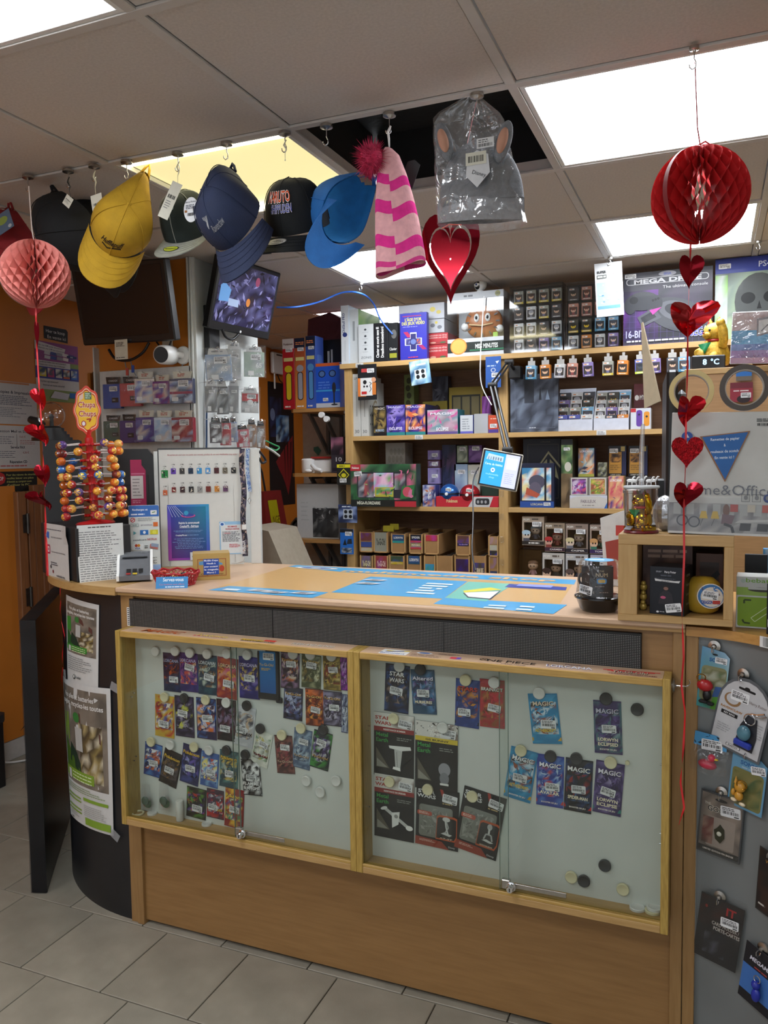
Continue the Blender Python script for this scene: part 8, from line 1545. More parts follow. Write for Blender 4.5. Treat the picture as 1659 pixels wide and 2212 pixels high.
def hangpk(name,label,l,t,r,b,front,c,Y=YS-.035,rot=0,cat='blister pack'):
 p,W,Hh=spot((l+r)/2,(t+b)/2,r-l,b-t,Y);o=tag(MB().box(-W/2,0,-Hh/2,W/2,.006,Hh/2,.0008).build(name,cmat(c)),label,cat);o.location=p;o.rotation_euler=(0,radians(rot),0)
 a=Art(int(l+t));front(a,W,Hh);a.build('front_print',CARD,o,lambda u,v,l_:(u,-l_,v-Hh/2));MB().tube([(0,.003,Hh/2-.006),(0,.02,Hh/2+.006),(0,.034,Hh/2+.01)],.0012,5).build('hanger',CHROME,o,40);return o
hangpk('tattoo_pack','black and orange pack with black swirl stickers under the shelf edge',773,787,813,864,flat('#17171a',Bx(-.3,.78,.3,.88,'#a83a3a'),Bx(-.5,.1,-.05,.62,'#c06a2c'),Bx(-.36,.12,.30,.62,'#c4c4c2'),El(-.12,.5,.10,.06,'#1a1a1c'),El(-.16,.38,.05,.03,'#1a1a1c'),El(-.0,.38,.05,.03,'#1a1a1c'),lambda a,w,h:a.line([(w*.12,h*.5),(w*.24,h*.46),(w*.14,h*.40),(w*.22,h*.3),(w*.12,h*.22)],.003,'#1a1a1c'),Bx(-.3,.16,-.02,.24,'#a82a2a'),El(.36,.56,.12,.07,'#c08a6a'),Bx(.28,.14,.48,.48,'#b86a2c'),St(.2,.82,.5)),'#17171a')
hangpk('thumb_grips','pale blue and black thumb grip pack under the shelf edge',886,778,929,830,flat('#3f6a8c',Bl(-.5,0,.5,1,['#3f6a8c','#8ab0c4','#2a4a6c','#b0c8d0']),Bx(-.28,.22,.30,.62,'#b8c0c4'),*[El(x,y,.09,.09,'#15171a')for x in(-.13,.14)for y in(.32,.52)],Wd(-.4,.74,.4,.9,1,'#d0dce0')),'#3f6a8c',rot=-7)
hangpk('key_ring_card','deep blue card with a silver key ring under the shelf edge',1049,770,1082,837,flat('#2a5296',Wd(-.4,.66,.4,.74,1,'#a8bcd8'),El(0,.56,.16,.07,'#b0b8c4'),El(0,.56,.11,.05,'#2a5296'),El(.1,.2,.2,.09,'#a8b4c8'),lambda a,w,h:a.poly([(w*.15,h*.84),(w*.4,h*.86),(w*.26,h*.76)],'#c0ccd8'),St(.15,.4,.6)),'#2a5296')
def fbind(a,w,h):a.rect(-w/2,0,w/2,h,'#b4b3ae');a.text('30',0,h*.05,h*.055,'#3a3a3a','c',.0,wid=w*.6);a.rect(-w*.04,h*.32,w*.04,h*.72,'#7a7a76');a.text('LP',-w*.1,h*.91,h*.04,'#3a3a3a','c')
sb=lambda a,w,h:(a.rect(-w/2,0,w/2,h,'#b0afa8'),[a.ell(w*(-.35+.14*i),h*(.2+.15*j),w*.03,h*.02,'#3a3a38',8)for i in range(6)for j in range(5)],a.ell(0,h*.45,w*.2,h*.16,'#8a7a60'),a.ell(0,h*.45,w*.15,h*.12,'#b0afa8'))
for k,(l,r,t)in enumerate(((762,778,808),(779,795,812))):bxp('card_album',('left','right')[k]+' white album box with 30 on its spine in the left shelf bay','album',l,t,r,Z2,fbind,'#b4b3ae',YS+.012,.18,right=sb,group='white album boxes')
bxp('card_album','short white album box with black symbols behind the dark deck box','album',799,826,814,Z2,flat('#b4b3ae',*[El(0,.2+.15*k,.2,.03,'#2a2a2a')for k in range(5)]),'#b4b3ae',YS+.12,.10)
bxp('deck_box','dark brown and gold deck box, first of three in the left bay','deck box',807,877,834,Z2,pic(['#1e1a18','#2c2620','#6a5634','#8a7440','#1a1a20'],'MAGIC','#c0b8a8',.88,.07,'#16141a',sub=('MURMURES',.14,.08,'#9ab0c8')),'#1e1a18',YS+.015,.09)
bxp('deck_box','violet deck box with a pale figure, second of three in the left bay','deck box',835,875,875,Z2,pic(['#2c2464','#3a2c84','#5a4aa4','#231c48','#8a7ac0'],'MAGIC','#b8b4d8',.90,.07,'#2a7a7c',sub=('ECLIPSE',.18,.09,'#d8d4e4')),'#2a2260',YS+.015,.10)
bxp('deck_box','violet and fiery orange deck box, third of three in the left bay','deck box',876,874,919,Z2,pic(['#2c2464','#3a2c84','#c8603a','#231c48','#e09a5a'],'MAGIC','#b8b4d8',.90,.07,'#2a7a7c',sub=('ECLIPSE',.18,.09,'#d8d4e4')),'#221c50',YS+.012,.20)
bxp('bundle_box','pink and grey bundle box with teal side in the left bay','deck box',923,885,989,Z2,pic(['#8a7a84','#b090a0','#c04a8a','#6a8a94','#a8a0a8'],'MAGIC','#d0ccd4',.80,.10,'#5a4a84',sub=('ECLIPSE',.14,.14,'#d8dce0',.4)),'#2a8a94',YS+.012,.12)
bxp('card_case','white card box with a grey grid in the left bay','box',994,897,1022,Z2,flat('#b8bcc0',Wd(-.35,.2,.35,.85,5,'#8a8e94'),Bx(-.5,0,.5,.12,'#5a5ab0')),'#3a4aa0',YS+.012,.08)
o=bxp('card_case','translucent empty card case in the left bay','box',1024,894,1054,Z2,None,'#a8aaac',YS+.012,.09,bmat=M_clear('frosted case',(.8,.82,.83),.1,.2,.45,(.62,.64,.66)))
bxp('card_case','orange card box with a white sticker in the left bay','box',1055,897,1077,Z2,flat('#b8482c',Bx(-.5,0,.5,.2,'#4a3a84'),Wd(-.3,.75,.4,.86,1,'#d8b8a8'),St(.0,.4,.7)),'#b8482c',YS+.012,.08)
bxp('card_tin','tall green box behind the deck boxes','box',873,809,894,Z2,flat('#6a7440',*[El(-.1+.1*(k%2),.3+.12*k,.25,.05,'#3a3a20')for k in range(6)]),'#6a7440',YS+.24,.08)
bxp('deck_box','dark grey deck box standing high behind the pink bundle box','deck box',934,813,968,Z2,pic(['#2a2a34','#3a3a44','#55555f','#1c1c24'],'',fl=10),'#24242c',YS+.25,.06)
bxp('collection_box','gold collection box with three dark windows behind the pink box','box',970,836,1044,Z2,flat('#8a7428',Bx(-.42,.28,.42,.84,'#2a2820'),*[Bx(-.38+.27*k,.34,-.16+.27*k,.8,'#6a6040')for k in range(3)],Bx(-.25,.06,.25,.2,'#a88a34')),'#8a7428',YS+.22,.05)
bxp('collection_box','yellow and brown low box behind the violet deck boxes','box',913,867,966,Z2,flat('#8a7a2a',El(.1,.7,.14,.2,'#3a2a1c'),Bx(-.5,0,.5,.3,'#4a3a1c')),'#8a7a2a',YS+.235,.02)
bxp('card_tin','small magenta box behind the translucent case','box',1041,856,1060,Z2,flat('#6a2a74',Bl(-.5,0,.5,1,['#6a2a74','#8a4a9c','#4a1c54'])),'#6a2a74',YS+.19,.05)
bxp('art_book','large dark art book with a misty castle in the right bay','book',1102,808,1206,Z2,lambda a,w,h:(a.blotch(-w/2,0,w/2,h,['#4a505e','#5a6272','#3a3e4a','#6a7484','#444a58','#30343e'],9,11),a.blotch(-w*.2,h*.5,w*.0,h,['#2c3038','#343842','#3a3e48'],2,4),a.poly([(w*.1,h*.55),(w*.16,h*.55),(w*.13,h*.78)],'#2c3038'),a.poly([(w*.24,h*.55),(w*.33,h*.55),(w*.28,h*.72)],'#7a8aa0'),a.frame(-w*.40,h*.06,w*.44,h*.94,.0012,'#6a7080'),a.words(-w*.1,h*.06,w*.1,h*.08,1,'#b8bcc4',.8)),'#3a3e48',YS+.012,.025)
def traybox(l,t,r,lab,items,short):
 Y=YS+.015;x0,x1=at_y(l,920,Y).x,at_y(r,920,Y).x;W=x1-x0;zt=at_y((l+r)/2,t,Y+.12).z-Z2;c=thing('counter_tray',lab,'tray',((x0+x1)/2,Y,Z2+.0006))
 MB().box(-W/2,0,0,W/2,.13,.003).box(-W/2,0,.003,W/2,.002,.055,.0004).box(-W/2,.128,.003,W/2,.13,zt,.0004).prism([(0,.003),(.13,.003),(.13,zt),(.002,.055)],-W/2,-W/2+.002,'x').prism([(0,.003),(.13,.003),(.13,zt),(.002,.055)],W/2-.002,W/2,'x').build('tray',M('white tray card','#b6bac6',.5),c)
 for k,(i,j,kind)in enumerate(items):mini(kind,((x0+x1)/2-W/2+W*(i+.5)/3,Y+.006+.030*j,Z2+.004+.038*j),f'{kind} figure box in the {short} white tray, {("front", "second", "third", "back")[j]} row, {("left", "middle", "right")[i]}',.95 if W>.2 else W/3/.049,group='figure boxes in the white trays')
traybox(1200,840,1280,'left white tray of small figure boxes in the right bay',[(i,j,kd)for j,row in enumerate((('lime','lime','white'),('grey and yellow','grey and yellow','pale blue'),('violet','white','gold and black'),('dark','white','dark')))for i,kd in enumerate(row)],'left')
traybox(1282,843,1358,'right white tray of small figure boxes in the right bay',[(i,j,kd)for j,row in enumerate((('white','dark','orange'),('white','violet','white'),('white','grey and yellow','white'),('grey and yellow','gold and black','pale blue')))for i,kd in enumerate(row)],'right')
bxp('headset_box','dark red box reading MYTH behind the white console box','box',1369,829,1406,Z2,flat('#4a1a1e',T('MYTH',.15,.66,.10,'#c0bcb8',.6),El(-.32,.70,.13,.06,'#c0bcb8'),Bx(-.5,.0,.5,.4,'#a02a30')),'#4a1a1e',YS+.12,.08)
bxp('controller_box','white box with one violet and one orange controller','console box',1362,882,1406,Z2,flat('#b8bcc4',Bx(-.5,.82,-.24,1,'#a82a30'),lambda a,w,h:a.rrect(-w*.22,h*.12,w*.08,h*.92,w*.12,'#5a3a8c'),lambda a,w,h:a.rrect(w*.16,h*.14,w*.44,h*.84,w*.1,'#c8842a'),El(.30,.6,.06,.05,'#2a2a2a'),El(-.08,.7,.06,.05,'#2a2040')),'#b8bcc4',YS+.012,.07)
def fbig(a,w,h):
 a.blotch(-w/2,0,w/2,h,['#24402c','#2f5a38','#b85a7a','#1c3024','#3a6a44'],9,6);a.rrect(-w*.40,h*.20,w*.36,h*.82,.02,'#2a2a30');a.blotch(-w*.38,h*.22,-w*.14,h*.78,['#4a4a54','#7a7a84','#a04a4a','#2a2a38','#b0b0b4'],4,5);a.blotch(-w*.14,h*.24,w*.16,h*.80,['#c07aa4','#8ac0c0','#d8b0c4','#6a9a5a','#b890c8'],5,5);a.rect(-w*.12,h*.23,w*.16,h*.46,'#a8a43a');a.blotch(-w*.10,h*.28,w*.14,h*.44,['#b0486a','#5a8a4a','#c8b04a','#7ab0a0'],4,3);a.blotch(w*.18,h*.40,w*.34,h*.78,['#4a3a4a','#8a8a90','#3a5a44','#a0506a'],3,4)
 a.poly([(w*.26,h*.18),(w*.46,h*.22),(w*.48,h*.52),(w*.29,h*.48)],'#2f6a3a');a.ell(w*.37,h*.35,w*.07,h*.12,'#b84a5a');a.shards(-w*.46,h*.1,w*.46,h*.95,['#c06a8a','#2a5a34','#8ab06a'],24,.12);a.rect(-w/2,h*.85,-w*.34,h,'#a82a34');a.text('Pokémon',-w*.42,h*.90,h*.05,'#d8d0c8','c',.03,wid=w*.11);a.rect(-w/2,0,w/2,h*.16,'#1c1e1c');a.text('MÉGA-FLORIZARRE',-w*.22,h*.05,h*.07,'#c8c8b8','c',.03,wid=w*.36);a.rect(w*.18,0,w/2,h*.13,'#a82a34');a.sticker(-w*.38,h*.78,.045,.024,.1)
bxp('collection_box','wide green and pink collection box reading MÉGA-FLORIZARRE','card box',757,1003,899,Z3,fbig,'#22382a',YS-.05,.07,rz=0)
bxp('figure_carton','pale box with a honeycomb print behind the green collection box','box',833,957,875,Z3,flat('#9a948c',*[El(-.3+.2*(k%4)+(.1 if(k//4)%2 else 0),.5+.12*(k//4),.09,.055,'#8a857c')for k in range(16)],El(.25,.34,.2,.05,'#5a7a4a')),'#9a948c',YS+.14,.12)
for k,(t,z,c,nm)in enumerate(((973,994,'#7a6aa0','top lilac'),(995,1010,'#5a3a50','dark rose'),(1011,1046,'#8074a4','lower lilac'))):bxp('card_tin',nm+' tin in the small stack beside the green collection box','tin',924,t,950,zr(z,.10)+.001,flat(c,Bl(-.4,.1,.4,.9,[c,'#8a84a8','#4a4464'],3,2),St(.1,.5,.5)),c,YS+.10,.08,group='stack of tins')
tag(MB().box(at_y(924,1060,YS+.1).x,YS+.1,Z3+.0006,at_y(950,1060,YS+.1).x,YS+.18,zr(1047,.10),.002).build('card_tin',cmat('#4a4470')),'dark violet tin at the foot of the lilac tin stack','tin','stack of tins')
bxp('elite_box','tall dark navy box beside the lilac tins','card box',955,961,985,Z3,pic(['#1c2038','#242a4a','#4a3450','#171a2c'],'',fl=6),'#1c2038',YS+.12,.16)
for l,t,r,z,c,nm,pal in((987,963,1010,1,'#7a8a74','upper left pale green',['#8a9484','#a8b09c','#6a7468']),(1012,962,1041,1,'#5a3a74','upper right violet',['#5a3a74','#7a5a94','#4a3060']),(981,1003,1010,0,'#8aa0b8','lower left pale blue',['#8aa0b8','#b0c0cc','#7a84a4']),(1011,1004,1037,0,'#b0b0a4','lower right cream',['#b0b0a4','#c8c8bc','#8ab0b4'])):
 bxp('card_box',nm+' card box in the block of four behind the red tray','card box',l,t,r,(zr(1001,.12)+.001 if z else Z3),flat(c,Bl(-.45,.1,.45,.85,pal,3,4),St(.05,.82,.6)),c,YS+.12,.07,group='block of four card boxes')
bxp('card_tin','rounded blue picture tin standing at the front of the third row','tin',913,1048,941,Z3,pic(['#3a4a84','#8a8ab0','#b06a4a','#2a3060','#c0c0c8'],'',fl=12),'#3a3f78',YS+.005,.06,rz=0)
tr3=bxp('tin_tray','red and white shelf tray reading Pokémon','tray',942,1073,1077,Z3,flat('#b02430',lambda a,w,h:a.poly([(w*.02,0),(w*.12,h),(w*.42,h),(w*.36,0)],'#b8b8b8'),T('Pokémon',-.24,.42,.34,'#d0c08a',.18),lambda a,w,h:a.rrect(w*.14,h*.2,w*.36,h*.85,h*.2,'#2a2a2e'),*[El(.18+.06*k,.5,.018,.16,'#9a9a9c')for k in range(3)]),'#b02430',YS+.004,.075)
zt3=Z3+.056
def balltin(px,py,r,c,nm):
 k=szat(px,py,YS+.045);R_=r*k;p=at_y(px,py,YS+.045);t=thing('ball_tin',nm,'tin',(p.x,YS+.045,p.z));MB().ball((0,0,0),R_,24,14).build('tin_shell',M('tin '+c,c,.2,.5,.05),t,60);MB().lathe([(R_*.99,-.003),(R_*1.03,-.003),(R_*1.03,.003),(R_*.99,.003)],(0,0,0),24).build('tin_band',BLACKP,t);MB().lathe([(0,0),(.008,0),(.008,.003),(0,.004)],(0,0,0),16,axis='y').build('tin_button',WHITEP,t).location=(0,-R_,0);s=Art(191);s.sticker(0,0,.03,.017);s.build('price_sticker',PAPER,t,lambda u,v,l:(u+.01,-R_*.93-l,v+R_*.42))
balltin(971,1066,21,'#2a5aa0','blue ball-shaped tin in the red tray');balltin(1015,1068,22,'#a0262e','red ball-shaped tin in the red tray')
bxp('card_box','dark green box behind the red tray at the right','card box',1041,1050,1077,Z3,flat('#1c3428',Wd(-.3,.3,.4,.5,1,'#8aa890')),'#1c3428',YS+.085,.06)
bxp('art_book','big navy book with a gold emblem in the right bay','book',1130,948,1211,Z3,lambda a,w,h:(a.rect(-w/2,0,w/2,h,'#161826'),a.frame(-w*.38,h*.12,w*.45,h*.92,.0012,'#5a5648'),a.poly([(-w*.15,h*.56),(w*.18,h*.82),(w*.5,h*.6),(w*.5,h*.56),(w*.18,h*.78),(-w*.12,h*.54)],'#8a8468'),a.poly([(-w*.1,h*.40),(w*.0,h*.62),(w*.14,h*.70),(w*.16,h*.50)],'#8a8468'),a.poly([(w*.46,h*.40),(w*.36,h*.62),(w*.22,h*.70),(w*.20,h*.50)],'#8a8468'),a.text('LORCANA',w*.1,h*.945,h*.022,'#5a5648','c')),'#161826',YS+.12,.03)
bxp('binder','blue edged album with a painted sea creature on its cover','album',1123,1001,1197,Z3,lambda a,w,h:(a.rect(-w/2,0,w/2,h,'#1a1e34'),a.blotch(-w*.44,h*.16,w*.42,h*.90,['#3a7aa4','#7ab0cc','#c8d8dc','#d8c890','#4a8ab4','#c87a5a'],6,7),a.ell(w*.0,h*.58,w*.24,h*.16,'#4a4858'),a.ell(-w*.05,h*.42,w*.18,h*.16,'#5a5464'),a.poly([(-w*.34,h*.30),(w*.0,h*.22),(w*.1,h*.30),(-w*.3,h*.46)],'#a8503a'),a.rect(w*.22,h*.16,w*.28,h*.90,'#15161c'),a.rect(-w/2,0,w/2,h*.14,'#27488c'),a.text('LORCANA',0,h*.05,h*.05,'#c0b898','c',.02,wid=w*.36),a.sticker(w*.3,h*.08,.034,.016)),'#1a1e34',YS+.012,.03)
bxp('puzzle_box','tall narrow box with green top and brown bottom in the right bay','box',1212,949,1237,Z3,lambda a,w,h:(a.blotch(-w/2,h*.5,w/2,h,['#3a5a38','#4a6a40','#6a7a50','#2a3a28'],3,5),a.blotch(-w/2,0,w/2,h*.5,['#5a4a34','#7a6448','#4a3a28','#6a5a40'],3,5),a.ell(w*.1,h*.6,w*.3,h*.07,'#b4b0a4'),a.rect(-w/2,h*.92,w/2,h,'#1c1c1e'),a.sticker(0,h*.86,.03,.014)),'#3a3a2c',YS+.03,.16)
bxp('deck_box','orange and blue card box standing on the FABULEUX tray','card box',1249,968,1284,Z3+.150,pic(['#3a5a7a','#8a6a4a','#c07a4a','#6a94a8','#b8b0a0','#2a2a3c'],'LORCANA','#d8d0d8',.86,.07,'#8a8a3a',fl=8),'#3a3450',YS+.06,.06)
ft=thing('counter_tray','white display tray reading FABULEUX holding two card boxes','tray',(0,YS+.012,Z3+.0006));x0,x1=at_y(1231,1070,YS+.012).x,at_y(1312,1070,YS+.012).x;W=x1-x0;ft.location.x=(x0+x1)/2
MB().box(-W/2,0,0,W/2,.11,.148,.0008).build('tray_body',M('tray inner card','#6a6660',.6),ft);MB().box(-W/2,-.004,0,W/2,.0,.062,.0008).build('tray_front',M('white tray card','#b6bac6'),ft)
a=Art(195);a.poly([(-W*.5,.005),(W*.5,.005),(W*.5,.045),(W*.3,.058),(-W*.3,.058),(-W*.5,.045)],'#bab6b0');a.text('FABULEUX',0,.026,.015,'#5a4a58','c',.01,wid=W*.40);a.words(-W*.2,.010,W*.2,.018,1,'#8a8480',.6,'c');a.poly([(W*.42,0),(W*.5,0),(W*.5,.03)],'#2a5aa4');a.build('tray_print',CARD,ft,lambda u,v,l:(u,-.0042-l,v))
for s_,nm,pal in((-1,'left violet',['#5a2a6a','#8a4a9c','#c04a6a','#3a2a5a','#b8a8c0']),(1,'right red and green',['#a85a3a','#6a8a3a','#c88a6a','#b8b44a','#8a3a34'])):
 carton('card_box',nm+' card box in the FABULEUX tray','card box',(ft.location.x+s_*W*.25,YS+.009,Z3+.064),W*.44,.0022,.084,0,pic(pal,'LORCANA','#5a4a4a',.86,.08,fl=14,frame='#b8b4ac'),'#b8b4ac')
bxp('card_box','cream box with a red flower drawing right of the FABULEUX tray','card box',1314,1029,1347,Z3,pic(['#c89a6a','#b8485a','#d0b080','#4a3a7a','#c87a6a'],'LORCANA','#d8d8e0',.84,.08,fl=12),'#c09860',YS+.012,.08)
for k,(l,r)in enumerate(((1314,1353),(1358,1399))):bxp('gift_pack',('left','right')[k]+' gold card pack with a navy side high in the right bay','card pack',l,963,r,Z3+.150,flat('#16161e',Bx(-.46,.10,.24,.80,'#a87c34'),Bl(-.40,.46,.20,.74,['#6a4a2c','#8a6234','#c08a44','#3a2c24']),Bx(-.4,.42,.2,.45,'#c8923c'),Wd(-.4,.2,.2,.38,3,'#7a5a2c'),Bx(.26,.05,.5,.85,'#23264a'),Bx(.2,.82,.42,.98,'#a89458'),T('COFFRET CADEAU',-.1,.03,.045,'#b8b4a8',.6),St(-.2,.84,.5)),'#16161e',YS+.105,.04,group='gold card packs')
tag(MB().box(at_y(1313,1030,YS+.04).x,YS+.10,Z3,at_y(1405,1030,YS+.04).x,YS+.2,Z3+.149,.002).build('spare_carton',cmat('#3a3434')),'dark carton under the gold card packs','box')
bxp('deck_box','small grey and green box behind the FABULEUX tray','card box',1291,999,1311,Z3+.150,pic(['#4a4a40','#8a8a7c','#2a2a28','#6a6a4a'],'',fl=4),'#4a4a40',YS+.062,.03)
KR=M('brown cardboard','#9a7448',.8,0,.08,20,.05,120);KRD=M('cardboard edge','#b08a58',.8,0,.06)
def drawer(l,t,r,z0,lab,art,h=None,Y=YS+.01):
 x0,x1=at_y(l,t+25,Y).x,at_y(r,t+25,Y).x;zt=at_y((l+r)/2,t,Y).z-z0;W=x1-x0;o=thing('card_carton',lab,'box',((x0+x1)/2,Y,z0+.0006),group='brown cardboard card boxes')
 MB().box(-W/2,0,0,W/2,.30,.003).box(-W/2,0,.003,W/2,.004,zt*.96,.0005).box(-W/2,.004,.003,-W/2+.003,.30,zt,.0005).box(W/2-.003,.004,.003,W/2,.30,zt,.0005).box(-W/2+.003,.297,.003,W/2-.003,.30,zt).build('cardboard_box',KR,o)
 MB().box(-W/2,-.0035,0,-W/2+.007,0,zt*.97,.0006).box(W/2-.007,-.0035,0,W/2,0,zt*.97,.0006).box(-W/2,-.0035,0,W/2,0,.007,.0006).build('front_edge',KRD,o)
 cd=MB()
 for k in range(22):cd.box(-W/2+.006,.02+.012*k,.004,W/2-.006,.0285+.012*k,zt*(.80+.10*((k*7)%5)/5))
 tag(cd.build('stored_cards',M('stored cards','#5a5048',.6,0,.4,50),o),kind='stuff')
 a=Art(int(l+t));
 for(y0,y1,c,tx,tc)in art:
  a.blotch(-W*.40,zt*y0,W*.40,zt*y1,[c,c,c[:5]+'80' if len(c)==7 else c],3,2)
  if tx:a.text(tx,0,zt*(y0+(y1-y0)*.36),zt*(y1-y0)*.34,tc,'c',.03,wid=W*.62)
 a.build('front_labels',PAPER,o,lambda u,v,l_:(u,-.0004-l_,v))
zb=Z4;zm=at_y(900,1197,YS+.01).z
top=[(777,1148,806,[(.55,.92,'#6a3a3a','',''),(.25,.5,'#3a4a8c','',''),(.04,.22,'#b0a898','','')],'three stacked labels'),(807,1149,838,[(.04,.97,'#8a8a7c','Yu-Gi-Oh!','#3a3a34')],'a full grey green label'),(845,1152,876,[(.62,.92,'#27466a','LORWYN','#d0d0d0'),(.52,.62,'#2a8a8a','','')],'a blue and teal label'),(884,1153,913,[(.66,.95,'#22222a','SPIDER','#c8c8c8'),(.56,.66,'#a83a3a','',''),(.34,.54,'#8a7a4a','MAGIC','#d8d0b0'),(.24,.34,'#a83a3a','','')],'black, red and gold labels'),(917,1154,948,[(.66,.95,'#a8343a','','')],'a red label'),(985,1155,1016,[(.62,.94,'#5a3a34','',''),(.46,.60,'#2a2438','Yu-Gi-Oh!','#b89ac8')],'brown and dark violet labels'),(1055,1157,1077,[(.58,.92,'#9a7a5a','',''),(.3,.55,'#a8a498','',''),(.05,.28,'#33302c','','')],'three labels beside the shelf upright')]
for k,(l,t,r,art,ds)in enumerate(top):drawer(l,t,r,zm,f'upper brown card box with {ds}, {ordk[k]} from the left',art)
bot=[(778,806,[(.2,.96,'#6a5a34','Yu-Gi-Oh!','#d0c8a0')],'an olive label'),(809,839,[(.2,.96,'#8a3a3a','Yu-Gi-Oh!','#d0b0a8')],'a wine red label'),(841,874,[(.70,.95,'#3a4a34','',''),(.58,.70,'#b8a02c','','')],'a green and yellow label'),(879,910,[(.6,.96,'#2a4a5c','LORWYN','#d0d0d0')],'a slate blue label'),(916,941,[(.30,.62,'#3a8ab0','',''),(.02,.30,'#20242a','','')],'a sky blue and black label'),(943,978,[],'no label'),(982,1015,[(.36,.84,'#3a2448','','')],'a dark violet label'),(1019,1050,[(.05,.70,'#4a4034','MURMURE','#d8c8a8')],'a dark label reading MURMURE'),(1056,1077,[(.5,.9,'#8a6a3a','',''),(.1,.4,'#2a3a5a','','')],'ochre and navy labels')]
for k,(l,r,art,ds)in enumerate(bot):drawer(l,1199,r,zb,f'lower brown card box with {ds}, {(ordk+["ninth"])[k]} from the left',art)
def pop(l,t,r,z0,lab,c,title,hair,skin,cloth,Y=YS+.02,clear=False):
 x0,x1=at_y(l,t+30,Y).x,at_y(r,t+30,Y).x;W=x1-x0;Hh=min(.17,at_y((l+r)/2,t,Y).z-z0-.0006);o=thing('figure_box',lab,'toy box',((x0+x1)/2,Y,z0+.0006),group='window boxes with big-headed figures')
 m_=ACRYL if clear else cmat(c);sh=MB()
 for q in((-W/2,0,0,W/2,.085,.003),(-W/2,0,Hh-.003,W/2,.085,Hh),(-W/2,.003,.003,-W/2+.002,.085,Hh-.003),(W/2-.002,.003,.003,W/2,.085,Hh-.003),(-W/2,.083,.003,W/2,.085,Hh-.003)):sh.box(*q)
 sh.build('box_shell',m_,o)
 if not clear:
  MB().box(-W/2+.003,.078,.003,W/2-.003,.082,Hh-.003).build('inner_back',M('inner dark','#4a443e',.6),o);a=Art(int(l*3));e=W/2
  for q in((-e,0,e,Hh*.17),(-e,Hh*.80,e,Hh),(-e,Hh*.17,-e+W*.09,Hh*.80),(e-W*.07,Hh*.17,e,Hh*.80)):a.rect(*q,c)
  a.rect(-e,Hh*.02,e,Hh*.145,title[1]);(a.text(title[0],W*.05,Hh*.055,Hh*.055,'#d0ccc8','c',.02,wid=W*.6)if title[0]else a.words(-W*.2,Hh*.05,W*.3,Hh*.11,1,'#d0ccc8',.8));a.text('POP!',-W*.30,Hh*.86,Hh*.075,'#c8c4bc','c',.05);a.words(-W*.05,Hh*.87,W*.4,Hh*.95,1,'#5a5048',.7);a.ell(-W*.30,Hh*.36,W*.19,Hh*.14,skin);a.ell(-W*.31,Hh*.44,W*.20,Hh*.09,hair);a.rect(-W*.44,Hh*.15,-W*.16,Hh*.25,cloth);a.ell(-W*.35,Hh*.36,.0035,.005,'#17171a',8);a.ell(-W*.22,Hh*.36,.0035,.005,'#17171a',8);a.sticker(W*.18,Hh*.74,W*.42,W*.22);a.build('front_print',CARD,o,lambda u,v,l_:(u,-.0002-l_,v))
 MB().box(-W/2+.002,.0012,.003,W/2-.002,.0018,Hh-.003).build('clear_window',ACRYL,o);fx=.006
 MB().ball((fx,.040,Hh*.50),.0235,16,10,(1.1,.9,.95)).build('figure_head',M('skin '+skin,skin,.5),o,60);MB().ball((fx,.044,Hh*.56),.0245,16,10,(1.1,.9,.7)).build('figure_hair',M('hair '+hair,hair,.6),o,60)
 MB().lathe([(0,0),(.011,0),(.012,.012),(.009,.03),(0,.032)],(fx,.04,Hh*.20),14).tube([(fx-.010,.04,Hh*.36),(fx-.018,.035,Hh*.26)],.004,7).tube([(fx+.010,.04,Hh*.36),(fx+.018,.035,Hh*.26)],.004,7).build('figure_body',M('cloth '+cloth,cloth,.6),o,50);MB().ball((fx-.009,.0195,Hh*.5),.0035,8,6).ball((fx+.009,.0195,Hh*.5),.0035,8,6).build('figure_eyes',BLACKP,o,50)
zp=at_y(1200,1192,YS+.02).z
pop(1128,1116,1175,at_y(1150,1178,YS+.02).z,'pale brown window box, leftmost of the upper row of figure boxes','#a09080',('','#2a2624'),'#9ab0c0','#b8a898','#4a4a54')
pop(1177,1130,1220,zp,'brown window box with a red hat figure, second in the upper row','#8a7a68',('CARMEN','#3a2430'),'#a03030','#b89080','#7a3a34')
pop(1222,1132,1270,zp-.003,'window box with a fair-haired figure, third in the upper row','#84746a',('CASPER','#27242c'),'#c0b48a','#c8b4a4','#6a6a74')
pop(1274,1134,1319,zp-.004,'window box with an orange sticker, fourth in the upper row','#8a7a70',('TOMMY','#3a2a54'),'#b88a5a','#c8a48a','#3a6a5a')
pop(1121,1180,1170,Z4,'clear acrylic box with a brown-haired figure, leftmost of the lower row','#b8b8b8',('','#000000'),'#6a4a34','#c8a488','#b0868a',clear=True)
pop(1172,1195,1219,Z4,'white window box with a dark-haired figure, second in the lower row','#aeaaa4',('','#3a3a5a'),'#3a2a24','#c0a088','#4a4a44')
pop(1222,1197,1270,Z4,'white and blue window box, third in the lower row','#a8a8aa',('','#3a3a6a'),'#5a4a44','#c0a088','#4a5a7a')
pop(1275,1199,1319,Z4,'violet topped window box, fourth in the lower row','#9a94a4',('','#4a3a6a'),'#b89a4a','#c0a088','#4a3a6a')
o=tag(MB().prism([(-.03,0),(.05,0),(.07,.24),(-.045,.20)],0,.012).build('paper_folder',M('white folder','#b8b6b2',.5)),'white folder with red print leaning beside the lucky cat','folder');o.location=(at_y(1330,1180,.45).x,.45,HC+.002);a=Art(199);a.poly([(-.02,.02),(.02,.02),(.01,.14),(-.03,.13)],'#8a3a30');a.rect(.0,.15,.03,.18,'#a83a34');a.build('folder_print',PAPER,o,lambda u,v,l:(u,-l,v))
